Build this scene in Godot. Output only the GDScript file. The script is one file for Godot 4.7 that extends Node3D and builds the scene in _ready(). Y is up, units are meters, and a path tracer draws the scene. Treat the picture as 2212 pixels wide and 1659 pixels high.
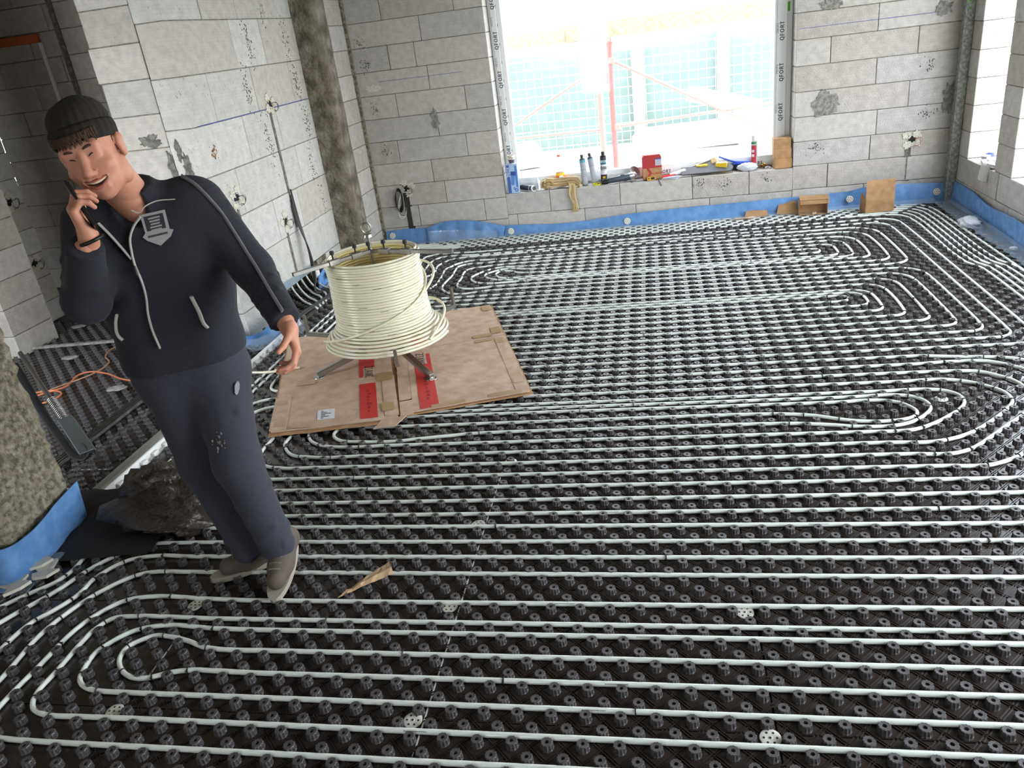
extends Node3D
# A new house on a building site: underfloor heating pipes laid on studded panels.
# x runs along the window wall, z comes towards the camera, y is up, metres.

var M := {}
var used := {}
var cbox_cache := {}
var rng := RandomNumberGenerator.new()

func _ready() -> void:
	rng.seed = 7
	set_camera_and_light()
	make_materials()
	build_shell()
	build_window()
	build_outside()
	build_floor()
	build_pipes()
	build_edge_strips()
	build_wall_details()
	build_cardboard()
	build_coil()
	build_sill_things()
	build_floor_things()
	build_left_things()
	build_person()

func set_camera_and_light() -> void:
	var cam := Camera3D.new()
	cam.name = "camera"
	cam.fov = 52.604
	cam.near = 0.05
	cam.far = 120.0
	cam.rotation_order = EULER_ORDER_YXZ
	cam.rotation_degrees = Vector3(-24.368, 12.061, -7.501)
	cam.position = Vector3(-0.292, 1.818, 1.960)
	add_child(cam)
	cam.current = true
	var sky_mat := ProceduralSkyMaterial.new()
	sky_mat.sky_top_color = Color(0.90, 0.95, 1.0)
	sky_mat.sky_horizon_color = Color(1.0, 0.99, 0.97)
	sky_mat.sky_curve = 0.15
	sky_mat.ground_bottom_color = Color(0.62, 0.60, 0.57)
	sky_mat.ground_horizon_color = Color(0.80, 0.79, 0.77)
	sky_mat.sun_angle_max = 0.0
	sky_mat.energy_multiplier = 1.0
	var sky := Sky.new()
	sky.sky_material = sky_mat
	var env := Environment.new()
	env.background_mode = Environment.BG_SKY
	env.sky = sky
	env.ambient_light_source = Environment.AMBIENT_SOURCE_DISABLED
	env.tonemap_mode = Environment.TONE_MAPPER_LINEAR
	env.tonemap_exposure = EXPOSURE
	env.sdfgi_enabled = true
	env.ssao_enabled = true
	env.ssil_enabled = true
	var we := WorldEnvironment.new()
	we.name = "world_environment"
	we.environment = env
	add_child(we)

const EXPOSURE := 12.3

# ---------------------------------------------------------------- naming
func numbered(called: String) -> String:
	var n: int = used.get(called, 0)
	used[called] = n + 1
	return called if n == 0 else "%s_%03d" % [called, n]

func thing(called: String, label: String, category: String, at := Vector3.ZERO, turn := 0.0, group := "") -> Node3D:
	var o := Node3D.new()
	o.name = numbered(called)
	add_child(o)
	o.position = at
	o.rotation.y = turn
	tag(o, label, category, group)
	return o

func tag(o: Node, label: String, category: String, group := "", kind := "") -> Node:
	if label != "": o.set_meta("label", label)
	if category != "": o.set_meta("category", category)
	if group != "": o.set_meta("group", group)
	if kind != "": o.set_meta("kind", kind)
	return o

func part(called: String, mesh: Mesh, mat: Material, parent: Node3D, xf := Transform3D()) -> MeshInstance3D:
	var o := MeshInstance3D.new()
	o.name = called
	o.mesh = mesh
	o.material_override = mat
	o.transform = xf
	parent.add_child(o, true)
	return o

func solo(called: String, label: String, category: String, mesh: Mesh, mat: Material, xf := Transform3D(), group := "") -> MeshInstance3D:
	var o := MeshInstance3D.new()
	o.name = numbered(called)
	o.mesh = mesh
	o.material_override = mat
	o.transform = xf
	add_child(o)
	tag(o, label, category, group)
	return o

func structure(called: String) -> Node3D:
	var o := Node3D.new()
	o.name = called
	add_child(o)
	o.set_meta("kind", "structure")
	return o

# ---------------------------------------------------------------- mesh helpers
func start() -> SurfaceTool:
	var st := SurfaceTool.new()
	st.begin(Mesh.PRIMITIVE_TRIANGLES)
	return st

func done(st: SurfaceTool) -> ArrayMesh:
	st.generate_normals()
	return st.commit()

func tri(st: SurfaceTool, a: Vector3, b: Vector3, c: Vector3) -> void:
	st.add_vertex(a); st.add_vertex(c); st.add_vertex(b)

# counter-clockwise seen from outside
func quad(st: SurfaceTool, a: Vector3, b: Vector3, c: Vector3, d: Vector3) -> void:
	tri(st, a, b, c); tri(st, a, c, d)

func uvquad(st: SurfaceTool, a: Vector3, b: Vector3, c: Vector3, d: Vector3) -> void:
	# a bottom left, b bottom right, c top right, d top left
	var ps := [a, b, c, d]
	var us := [Vector2(0, 1), Vector2(1, 1), Vector2(1, 0), Vector2(0, 0)]
	for i in [0, 2, 1, 0, 3, 2]:
		st.set_uv(us[i]); st.add_vertex(ps[i])

func put_box(st: SurfaceTool, lo: Vector3, hi: Vector3, xf := Transform3D(), c := 0.0) -> void:
	var m := (lo + hi) * 0.5
	var h := (hi - lo).abs() * 0.5
	c = minf(c, minf(h.x, minf(h.y, h.z)) * 0.9)
	st.set_smooth_group(-1)
	var p := func(sx: int, sy: int, sz: int, ax: int) -> Vector3:
		var v := Vector3(sx * (h.x - (0.0 if ax == 0 else c)), sy * (h.y - (0.0 if ax == 1 else c)), sz * (h.z - (0.0 if ax == 2 else c)))
		return xf * (m + v)
	for s in [-1, 1]:
		var f0 := [p.call(s, -1, -1, 0), p.call(s, 1, -1, 0), p.call(s, 1, 1, 0), p.call(s, -1, 1, 0)]
		var f1 := [p.call(-1, s, -1, 1), p.call(-1, s, 1, 1), p.call(1, s, 1, 1), p.call(1, s, -1, 1)]
		var f2 := [p.call(-1, -1, s, 2), p.call(1, -1, s, 2), p.call(1, 1, s, 2), p.call(-1, 1, s, 2)]
		for f in [f0, f1, f2]:
			if s == 1: quad(st, f[0], f[1], f[2], f[3])
			else: quad(st, f[3], f[2], f[1], f[0])
	if c <= 0.0: return
	for s in [-1, 1]:
		for t in [-1, 1]:
			var flip: bool = s * t < 0
			# edges along x (faces y=s, z=t), along y (faces z=s, x=t), along z (faces x=s, y=t)
			var ex := [p.call(-1, s, t, 1), p.call(-1, s, t, 2), p.call(1, s, t, 2), p.call(1, s, t, 1)]
			var ey := [p.call(t, -1, s, 2), p.call(t, -1, s, 0), p.call(t, 1, s, 0), p.call(t, 1, s, 2)]
			var ez := [p.call(s, t, -1, 0), p.call(s, t, -1, 1), p.call(s, t, 1, 1), p.call(s, t, 1, 0)]
			for e in [ex, ey, ez]:
				if flip: quad(st, e[0], e[1], e[2], e[3])
				else: quad(st, e[3], e[2], e[1], e[0])
			for u in [-1, 1]:
				var a: Vector3 = p.call(s, t, u, 0)
				var b: Vector3 = p.call(s, t, u, 1)
				var d: Vector3 = p.call(s, t, u, 2)
				if s * t * u > 0: tri(st, a, b, d)
				else: tri(st, a, d, b)

func cbox(size: Vector3, c := 0.004) -> ArrayMesh:
	var key := "%.4f_%.4f_%.4f_%.4f" % [size.x, size.y, size.z, c]
	if not cbox_cache.has(key):
		var st := start()
		put_box(st, -size * 0.5, size * 0.5, Transform3D(), c)
		cbox_cache[key] = done(st)
	return cbox_cache[key]

func frame_of(dir: Vector3, hint := Vector3.UP) -> Basis:
	var z := dir.normalized()
	if absf(z.dot(hint)) > 0.98: hint = Vector3.RIGHT if absf(z.x) < 0.9 else Vector3.FORWARD
	var x := hint.cross(z).normalized()
	return Basis(x, z.cross(x), z)

# a tube along points; radius may be a float or an array, one for each point
func put_tube(st: SurfaceTool, pts: PackedVector3Array, radius, sides := 8, caps := true, flat := Vector2.ONE) -> void:
	var n := pts.size()
	if n < 2: return
	st.set_smooth_group(0)
	var rings := []
	var prev := Basis()
	for i in n:
		var d: Vector3
		if i == 0: d = pts[1] - pts[0]
		elif i == n - 1: d = pts[n - 1] - pts[n - 2]
		else: d = (pts[i + 1] - pts[i]).normalized() + (pts[i] - pts[i - 1]).normalized()
		if d.length() < 1e-9: d = prev.z
		d = d.normalized()
		var b: Basis
		if i == 0: b = frame_of(d)
		else:
			var x := prev.x - d * prev.x.dot(d)
			if x.length() < 1e-6: x = frame_of(d).x
			x = x.normalized()
			b = Basis(x, d.cross(x), d)
		prev = b
		var r: float = radius[i] if radius is Array or radius is PackedFloat32Array else radius
		var ring := PackedVector3Array()
		for k in sides:
			var t := TAU * k / sides
			ring.append(pts[i] + (b.x * cos(t) * flat.x + b.y * sin(t) * flat.y) * r)
		rings.append(ring)
	for i in n - 1:
		var a: PackedVector3Array = rings[i]
		var b2: PackedVector3Array = rings[i + 1]
		for k in sides:
			var k2 := (k + 1) % sides
			quad(st, a[k], a[k2], b2[k2], b2[k])
	if caps:
		st.set_smooth_group(-1)
		for k in range(1, sides - 1):
			tri(st, rings[0][0], rings[0][k + 1], rings[0][k])
			tri(st, rings[n - 1][0], rings[n - 1][k], rings[n - 1][k + 1])

func tube(pts: PackedVector3Array, radius, sides := 8, caps := true, flat := Vector2.ONE) -> ArrayMesh:
	var st := start()
	put_tube(st, pts, radius, sides, caps, flat)
	return done(st)

# profile of Vector2(radius, height); turned about y
func put_lathe(st: SurfaceTool, prof: PackedVector2Array, sides := 24, xf := Transform3D(), creases := false) -> void:
	for i in prof.size() - 1:
		st.set_smooth_group(i if creases else 0)
		for k in sides:
			var t0 := TAU * k / sides
			var t1 := TAU * (k + 1) / sides
			var a := xf * Vector3(prof[i].x * cos(t0), prof[i].y, prof[i].x * sin(t0))
			var b := xf * Vector3(prof[i].x * cos(t1), prof[i].y, prof[i].x * sin(t1))
			var c := xf * Vector3(prof[i + 1].x * cos(t1), prof[i + 1].y, prof[i + 1].x * sin(t1))
			var d := xf * Vector3(prof[i + 1].x * cos(t0), prof[i + 1].y, prof[i + 1].x * sin(t0))
			if prof[i].x > 1e-6: tri(st, a, c, b)
			if prof[i + 1].x > 1e-6: tri(st, a, d, c)

func lathe(prof: PackedVector2Array, sides := 24, creases := true) -> ArrayMesh:
	var st := start()
	put_lathe(st, prof, sides, Transform3D(), creases)
	return done(st)

# polygon (in x, y) with thickness along z
func put_prism(st: SurfaceTool, poly: PackedVector2Array, z0: float, z1: float, xf := Transform3D()) -> void:
	var p := poly
	if Geometry2D.is_polygon_clockwise(p): p.reverse()
	st.set_smooth_group(-1)
	var idx := Geometry2D.triangulate_polygon(p)
	for i in range(0, idx.size(), 3):
		var a := p[idx[i]]
		var b := p[idx[i + 1]]
		var c := p[idx[i + 2]]
		if (b - a).cross(c - a) < 0.0:
			var t := b
			b = c
			c = t
		tri(st, xf * Vector3(a.x, a.y, z1), xf * Vector3(b.x, b.y, z1), xf * Vector3(c.x, c.y, z1))
		tri(st, xf * Vector3(a.x, a.y, z0), xf * Vector3(c.x, c.y, z0), xf * Vector3(b.x, b.y, z0))
	for i in p.size():
		var a := p[i]
		var b := p[(i + 1) % p.size()]
		quad(st, xf * Vector3(a.x, a.y, z0), xf * Vector3(b.x, b.y, z0), xf * Vector3(b.x, b.y, z1), xf * Vector3(a.x, a.y, z1))

func prism(poly: PackedVector2Array, z0: float, z1: float) -> ArrayMesh:
	var st := start()
	put_prism(st, poly, z0, z1)
	return done(st)

# a smooth curve through points that does not overshoot
func smooth_path(pts: PackedVector3Array, steps := 5, closed := false) -> PackedVector3Array:
	var n := pts.size()
	var tan := PackedVector3Array()
	for i in n:
		var d := Vector3.ZERO
		if i > 0 or closed: d += (pts[i] - pts[(i - 1 + n) % n]).normalized()
		if i < n - 1 or closed: d += (pts[(i + 1) % n] - pts[i]).normalized()
		tan.append(d.normalized())
	var out := PackedVector3Array()
	for i in (n if closed else n - 1):
		var a := pts[i]
		var b := pts[(i + 1) % n]
		var l := a.distance_to(b)
		var dir := (b - a).normalized()
		out.append(a)
		var ta := tan[i]
		var tb := tan[(i + 1) % n]
		if ta.dot(dir) > 0.9995 and tb.dot(dir) > 0.9995: continue
		var ll := minf(l, 0.5)
		if l > 0.55:
			# a long run: bend only near its ends
			for s in [0.12, 0.28]:
				out.append(a + dir * s + (ta - dir * ta.dot(dir)) * (s * (1.0 - s / 0.5) * 0.6))
			for s in [0.28, 0.12]:
				out.append(b - dir * s - (tb - dir * tb.dot(dir)) * (s * (1.0 - s / 0.5) * 0.6))
			continue
		for k in range(1, steps):
			var t := float(k) / steps
			var t2 := t * t
			var t3 := t2 * t
			out.append(a * (2 * t3 - 3 * t2 + 1) + ta * ll * (t3 - 2 * t2 + t) + b * (-2 * t3 + 3 * t2) + tb * ll * (t3 - t2))
	if not closed: out.append(pts[n - 1])
	return out

func at(o: Vector3, b := Basis()) -> Transform3D:
	return Transform3D(b, o)

func turned(o: Vector3, deg: Vector3) -> Transform3D:
	return Transform3D(Basis.from_euler(deg * PI / 180.0), o)

# raised or flat lettering, as a mesh in the x-y plane
func lettering(text: String, height: float, depth := 0.0006, font_name := "Droid Sans", bold := false) -> TextMesh:
	var t := TextMesh.new()
	var f := SystemFont.new()
	f.font_names = PackedStringArray([font_name])
	if bold: f.font_weight = 700
	t.font = f
	t.text = text
	t.font_size = 32
	t.pixel_size = height / 23.0
	t.depth = depth
	t.curve_step = 2.0
	return t

# ---------------------------------------------------------------- materials
func mat(col: Color, rough := 0.7, metal := 0.0) -> StandardMaterial3D:
	var m := StandardMaterial3D.new()
	m.albedo_color = col
	m.roughness = rough
	m.metallic = metal
	return m

func ramp_texture(size: int, freq: float, octaves: int, cols: Array, stops: Array, seed_: int, kind := FastNoiseLite.TYPE_SIMPLEX_SMOOTH) -> ImageTexture:
	var n := FastNoiseLite.new()
	n.seed = seed_
	n.noise_type = kind
	n.frequency = freq
	n.fractal_octaves = octaves
	var src := n.get_seamless_image(size, size)
	var img := Image.create(size, size, true, Image.FORMAT_RGB8)
	var lut := []
	for i in 256:
		var t := i / 255.0
		var c: Color = cols[0]
		for k in range(1, cols.size()):
			if t >= stops[k - 1]:
				var u := clampf((t - stops[k - 1]) / maxf(stops[k] - stops[k - 1], 0.001), 0, 1)
				c = (cols[k - 1] as Color).lerp(cols[k], u)
		lut.append(c)
	var data := src.get_data()
	src.convert(Image.FORMAT_L8)
	data = src.get_data()
	for y in size:
		for x in size:
			img.set_pixel(x, y, lut[data[y * size + x]])
	img.generate_mipmaps()
	return ImageTexture.create_from_image(img)

func bump_texture(size: int, freq: float, octaves: int, strength: float, seed_: int, kind := FastNoiseLite.TYPE_SIMPLEX_SMOOTH) -> ImageTexture:
	var n := FastNoiseLite.new()
	n.seed = seed_
	n.noise_type = kind
	n.frequency = freq
	n.fractal_octaves = octaves
	var img := n.get_seamless_image(size, size)
	img.convert(Image.FORMAT_RGBA8)
	img.bump_map_to_normal_map(strength)
	img.generate_mipmaps()
	return ImageTexture.create_from_image(img)

# pale aerated concrete: fine saw grain, small open pores
func pore_texture(size: int, seed_: int, base: Color, dirt: Color, pores: int, specks: int) -> ImageTexture:
	var n := FastNoiseLite.new()
	n.seed = seed_
	n.frequency = 0.02
	n.fractal_octaves = 4
	var src := n.get_seamless_image(size, size)
	src.convert(Image.FORMAT_L8)
	var data := src.get_data()
	var img := Image.create(size, size, true, Image.FORMAT_RGB8)
	var r := RandomNumberGenerator.new()
	r.seed = seed_
	for y in size:
		var saw := sin(y * 0.55 + sin(y * 0.07) * 2.0) * 0.008
		for x in size:
			var v := (data[y * size + x] / 255.0 - 0.5) * 0.09 + saw + r.randf_range(-0.012, 0.012)
			img.set_pixel(x, y, Color(base.r + v, base.g + v, base.b + v))
	for i in pores:
		var x := r.randi() % size
		var y := r.randi() % size
		img.set_pixel(x, y, dirt)
		if r.randf() < 0.35: img.set_pixel((x + 1) % size, y, dirt)
		if r.randf() < 0.3: img.set_pixel(x, (y + 1) % size, dirt.lerp(base, 0.3))
	for i in specks:
		var x := r.randi() % size
		var y := r.randi() % size
		var w := r.randi_range(1, 2)
		var h := r.randi_range(3, 9)
		for k in h:
			for j in w: img.set_pixel((x + j + int(k * 0.25)) % size, (y + k) % size, dirt.lerp(base, r.randf_range(0.1, 0.5)))
	img.generate_mipmaps()
	return ImageTexture.create_from_image(img)

func tri_mat(tex: Texture2D, scale: float, rough: float, nrm: Texture2D = null, nscale := 0.5, col := Color.WHITE) -> StandardMaterial3D:
	var m := mat(col, rough)
	m.albedo_texture = tex
	m.uv1_triplanar = true
	m.uv1_world_triplanar = true
	m.uv1_scale = Vector3.ONE * scale
	if nrm:
		m.normal_enabled = true
		m.normal_texture = nrm
		m.normal_scale = nscale
	return m

func make_materials() -> void:
	var pit := bump_texture(512, 0.11, 3, 3.0, 3, FastNoiseLite.TYPE_SIMPLEX)
	var rough_n := bump_texture(512, 0.045, 5, 6.0, 5, FastNoiseLite.TYPE_SIMPLEX)
	var soft_n := bump_texture(256, 0.03, 3, 3.0, 9)
	var b1 := pore_texture(512, 11, Color(0.735, 0.715, 0.69), Color(0.43, 0.46, 0.44), 500, 10)
	var b2 := pore_texture(512, 12, Color(0.70, 0.675, 0.645), Color(0.42, 0.41, 0.39), 700, 20)
	var b3 := pore_texture(512, 13, Color(0.78, 0.775, 0.76), Color(0.36, 0.36, 0.35), 500, 170)
	M.block = [tri_mat(b1, 1.3, 0.92, pit, 0.35), tri_mat(b2, 1.1, 0.92, pit, 0.4), tri_mat(b1, 1.0, 0.92, pit, 0.4, Color(0.96, 0.97, 0.98))]
	M.block_specked = [tri_mat(b3, 1.1, 0.92, pit, 0.35), tri_mat(b3, 0.9, 0.92, pit, 0.35, Color(0.97, 0.97, 0.96)), tri_mat(b1, 1.2, 0.92, pit, 0.35, Color(1.0, 1.0, 0.99))]
	M.mortar = tri_mat(ramp_texture(256, 0.05, 4, [Color(0.36, 0.35, 0.33), Color(0.52, 0.51, 0.48)], [0.2, 0.8], 21), 1.5, 0.95, rough_n, 0.8)
	M.smear = tri_mat(ramp_texture(256, 0.03, 4, [Color(0.45, 0.44, 0.42), Color(0.60, 0.59, 0.56)], [0.25, 0.75], 22), 3.0, 0.9, rough_n, 0.7)
	M.foam_plaster = tri_mat(ramp_texture(256, 0.04, 4, [Color(0.78, 0.76, 0.70), Color(0.86, 0.85, 0.80)], [0.2, 0.8], 23), 4.0, 0.9, rough_n, 0.8)
	M.soot = mat(Color(0.33, 0.33, 0.31), 0.95)
	M.concrete = tri_mat(ramp_texture(512, 0.012, 5, [Color(0.36, 0.33, 0.28), Color(0.50, 0.47, 0.41), Color(0.58, 0.56, 0.51)], [0.2, 0.5, 0.8], 24), 0.8, 0.92, rough_n, 1.0)
	M.concrete_rough = tri_mat(ramp_texture(512, 0.03, 5, [Color(0.38, 0.36, 0.30), Color(0.52, 0.49, 0.42), Color(0.62, 0.60, 0.53)], [0.25, 0.5, 0.8], 25), 1.4, 0.95, rough_n, 1.6)
	M.slab = tri_mat(ramp_texture(256, 0.02, 4, [Color(0.42, 0.41, 0.39), Color(0.55, 0.54, 0.52)], [0.2, 0.8], 26), 0.7, 0.95, rough_n, 0.6)
	M.board = mat(Color(0.205, 0.168, 0.15), 0.24)  # black plastic lifted to brown, veiling glare put into the colour
	M.board.normal_enabled = true
	M.board.normal_texture = soft_n
	M.board.normal_scale = 0.15
	M.board.uv1_triplanar = true
	M.board.uv1_world_triplanar = true
	M.board.uv1_scale = Vector3.ONE * 14.0
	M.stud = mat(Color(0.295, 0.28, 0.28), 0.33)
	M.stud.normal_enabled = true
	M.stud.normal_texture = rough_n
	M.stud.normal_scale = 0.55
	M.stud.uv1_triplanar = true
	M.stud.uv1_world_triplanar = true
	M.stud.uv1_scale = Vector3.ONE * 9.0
	M.pipe = mat(Color(0.90, 0.915, 0.88), 0.20)
	M.clip = mat(Color(0.07, 0.065, 0.06), 0.45)
	M.washer = mat(Color(0.86, 0.85, 0.80), 0.45)
	M.ink = mat(Color(0.12, 0.12, 0.13), 0.6)
	M.foam_blue = tri_mat(ramp_texture(256, 0.02, 3, [Color(0.31, 0.49, 0.70), Color(0.41, 0.59, 0.79)], [0.2, 0.8], 31), 2.0, 0.5, soft_n, 0.3)
	M.film = mat(Color(0.85, 0.92, 0.98, 0.16), 0.12)
	M.film.transparency = BaseMaterial3D.TRANSPARENCY_ALPHA
	M.film.cull_mode = BaseMaterial3D.CULL_DISABLED
	M.steel = mat(Color(0.62, 0.61, 0.59), 0.32, 1.0)
	M.galv = tri_mat(ramp_texture(256, 0.04, 4, [Color(0.50, 0.51, 0.49), Color(0.70, 0.71, 0.69)], [0.2, 0.8], 32), 2.5, 0.5, null)
	M.galv.metallic = 0.6
	M.black = mat(Color(0.06, 0.06, 0.062), 0.45)
	M.grey_cable = mat(Color(0.20, 0.20, 0.20), 0.5)
	M.pvc = mat(Color(0.90, 0.91, 0.91), 0.25)
	M.card = tri_mat(ramp_texture(256, 0.02, 5, [Color(0.72, 0.60, 0.51), Color(0.79, 0.685, 0.59)], [0.2, 0.8], 33), 1.5, 0.85, soft_n, 0.3)
	M.card_dark = tri_mat(ramp_texture(256, 0.02, 5, [Color(0.62, 0.47, 0.32), Color(0.70, 0.55, 0.39)], [0.2, 0.8], 34), 2.0, 0.85, soft_n, 0.2)
	M.tape = mat(Color(0.66, 0.54, 0.38), 0.3)
	M.red = mat(Color(0.76, 0.17, 0.15), 0.6)
	M.white = mat(Color(0.88, 0.88, 0.87), 0.5)
	M.glass = mat(Color(0.93, 0.97, 0.96, 0.06), 0.03)
	M.glass.transparency = BaseMaterial3D.TRANSPARENCY_ALPHA
	M.rough_n = rough_n
	M.soft_n = soft_n
# ---------------------------------------------------------------- the shell
const WALL_FAR := -5.42
const WALL_LEFT := -3.20
const WALL_RIGHT := 2.25
const CEIL := 2.75

# One course of blocks. along: unit vector of the wall, out: unit vector into the room, base: point at along=0 on the wall face.
func course(wall: Node3D, mats: Array, base: Vector3, along: Vector3, out: Vector3, thick: float, y0: float, y1: float, ends: Array) -> void:
	for k in ends.size() - 1:
		var a: float = ends[k]
		var b: float = ends[k + 1]
		if b - a < 0.03 or y1 - y0 < 0.02: continue
		var g0 := 0.0025 if k > 0 else 0.0
		var g1 := 0.0025 if k < ends.size() - 2 else 0.0
		var size := Vector3(b - a - g0 - g1, y1 - y0 - 0.005, thick)
		var proud := rng.randf_range(-0.0025, 0.0025)
		var mid := base + along * ((a + g0 + b - g1) * 0.5) + Vector3.UP * ((y0 + y1) * 0.5) - out * (thick * 0.5 - proud)
		var bs := Basis(along, Vector3.UP, along.cross(Vector3.UP))
		var tilt := Basis(Vector3.UP, rng.randf_range(-0.002, 0.002))
		var o := MeshInstance3D.new()
		o.name = "block"
		o.mesh = cbox(size.snapped(Vector3.ONE * 0.001), 0.004)
		o.material_override = mats[rng.randi() % mats.size()]
		o.transform = Transform3D(bs * tilt, mid)
		wall.add_child(o, true)

func core(wall: Node3D, lo: Vector3, hi: Vector3, m: Material, called := "mortar_core") -> void:
	var st := start()
	put_box(st, lo, hi)
	part(called, done(st), m, wall)

func stagger(a: float, b: float, k: int, length := 0.64) -> Array:
	var r := [a]
	var x := a + (length if k % 2 == 0 else length * 0.5) * (0.85 + 0.3 * fposmod(k * 0.377, 1.0))
	while x < b - 0.12:
		r.append(x)
		x += length
	r.append(b)
	return r

func build_shell() -> void:
	# floor slab and ceiling
	var fl := structure("floor")
	core(fl, Vector3(-8.0, -0.25, -5.72), Vector3(2.5, -0.03, -0.25), M.slab, "slab")
	core(fl, Vector3(-3.6, -0.25, -0.25), Vector3(2.5, -0.03, 4.3), M.slab, "slab")
	core(fl, Vector3(-8.0, -0.25, -7.2), Vector3(-2.97, -0.03, -5.72), M.slab, "slab")
	var ce := structure("ceiling")
	core(ce, Vector3(-8.0, CEIL, -5.72), Vector3(2.5, CEIL + 0.22, -0.25), M.concrete, "slab")
	core(ce, Vector3(-3.6, CEIL, -0.25), Vector3(2.5, CEIL + 0.22, 4.3), M.concrete, "slab")
	core(ce, Vector3(-8.0, CEIL, -7.2), Vector3(-2.97, CEIL + 0.22, -5.72), M.concrete, "slab")

	# window wall
	var wf := structure("wall_far")
	var X := Vector3.RIGHT
	var Zp := Vector3.BACK
	var fb := Vector3(0, 0, WALL_FAR)
	var left_rows := [[-2.57, -1.91], [-2.65, -2.27], [-2.37], [-2.67, -2.0], [-2.25], [-2.61, -1.95], [-2.27], [-2.61, -2.36], [-2.28], [-2.62, -1.95], [-2.3], [-2.6, -1.95]]
	course(wf, M.block, fb, X, Zp, 0.3, 0.0, 0.165, [-2.97, -2.35, -1.69])
	for k in left_rows.size():
		var y0 := 0.165 + 0.207 * k
		course(wf, M.block, fb, X, Zp, 0.3, y0, minf(y0 + 0.207, CEIL), [-2.97] + left_rows[k] + [-1.69])
	var right_rows := [[0.90, 1.53], [1.22, 1.87], [1.56], [1.6], [1.17, 1.84], [1.57], [1.2, 1.88], [1.56], [1.25, 1.9], [1.6], [1.2, 1.85], [1.55], [1.2], [1.6]]
	for k in right_rows.size():
		var y0 := 0.206 * k if k < 2 else 0.413 + 0.207 * (k - 2)
		var y1 := 0.206 if k == 0 else 0.413 + 0.207 * (k - 1)
		course(wf, M.block, fb, X, Zp, 0.3, y0, minf(y1, CEIL), [0.925] + right_rows[k].filter(func(v): return v > 0.95) + [WALL_RIGHT])
	course(wf, M.block, fb, X, Zp, 0.3, 0.0, 0.2, [-1.69, -1.6, -0.95, -0.47, 0.2, 0.925])
	course(wf, M.block, fb, X, Zp, 0.3, 0.2, 0.403, [-1.69, -1.27, -0.61, 0.05, 0.55, 0.925])
	core(wf, Vector3(-2.95, 0, WALL_FAR - 0.294), Vector3(-1.70, CEIL, WALL_FAR - 0.006), M.mortar)
	core(wf, Vector3(0.935, 0, WALL_FAR - 0.294), Vector3(WALL_RIGHT + 0.25, CEIL, WALL_FAR - 0.006), M.mortar)
	core(wf, Vector3(-1.70, 0, WALL_FAR - 0.294), Vector3(0.935, 0.396, WALL_FAR - 0.006), M.mortar)
	core(wf, Vector3(-1.69, 2.36, WALL_FAR - 0.3), Vector3(0.925, CEIL, WALL_FAR), M.concrete, "lintel")
	core(wf, Vector3(-2.985, 0.0, WALL_FAR - 0.02), Vector3(-2.945, CEIL, WALL_FAR + 0.035), M.concrete_rough, "corner_mortar")

	# the wall on the left, of larger blocks, with the thinner wall that stands against it
	var wl := structure("wall_left")
	var Zm := Vector3.FORWARD
	var lb := Vector3(WALL_LEFT, 0, 0)
	var lrows := [[], [-4.48], [-3.72, -4.18], [-3.29, -4.34], [-3.58, -4.14], [-3.23, -3.87, -4.55], [-3.71, -4.19], [-3.37, -3.87, -4.54], [-3.5, -4.1]]
	var ly := [0.0, 0.206, 0.525, 0.84, 1.16, 1.483, 1.795, 2.12, 2.44, CEIL]
	for k in lrows.size():
		var e = [2.9] + lrows[k].map(func(v): return -v) + [4.83]
		if k == 0: e = [2.9, 3.55]
		course(wl, M.block_specked, lb, Zm, X, 0.2, ly[k], ly[k + 1], e)
	course(wl, M.block_specked, lb, Zm, X, 0.2, 0.0, 0.206, [4.47, 4.83])
	core(wl, Vector3(-3.394, 0.21, -4.83), Vector3(-3.206, CEIL, -2.906), M.mortar)
	core(wl, Vector3(-3.39, 0.0, -4.45), Vector3(-3.19, 0.206, -4.24), M.concrete, "concrete_stub")
	for k in 14:
		var y0 := 0.117 + 0.2115 * (k - 1)
		course(wl, M.block, Vector3(0, 0, -2.9), X, Zp, 0.6, maxf(y0, 0.0), minf(y0 + 0.2115, CEIL), [-3.755 + rng.randf_range(-0.012, 0.012), -3.405])
	core(wl, Vector3(-3.745, 0.0, -4.75), Vector3(-3.41, CEIL, -2.907), M.mortar)
	# concrete column at the end of that wall, and the narrow return to the window wall
	var co := structure("trim_1")
	co.set_meta("label", "grey cast concrete column in the corner")
	var cs := start()
	rough_column(cs, Vector2(-3.40, -5.02), Vector2(-2.97, -4.83), 0.0, CEIL, 0.006, 3)
	part("column", done(cs), M.concrete, co)
	var wr := structure("wall_return")
	for k in 13:
		var y0 := 0.165 + 0.207 * (k - 1)
		course(wr, M.block, Vector3(-2.97, 0, 0), Zm, X, 0.22, maxf(y0, 0.0), minf(y0 + 0.207, CEIL), [5.03, 5.385])
	core(wr, Vector3(-3.18, 0, -5.42), Vector3(-2.978, CEIL, -5.02), M.mortar)

	# right wall with its openings
	var wri := structure("wall_right")
	var rb := Vector3(WALL_RIGHT, 0, 0)
	var Xm := Vector3.LEFT
	var spans := [[-5.42, -5.13], [-4.57, -4.27], [-2.4, -1.35], [1.5, 4.0]]
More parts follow.
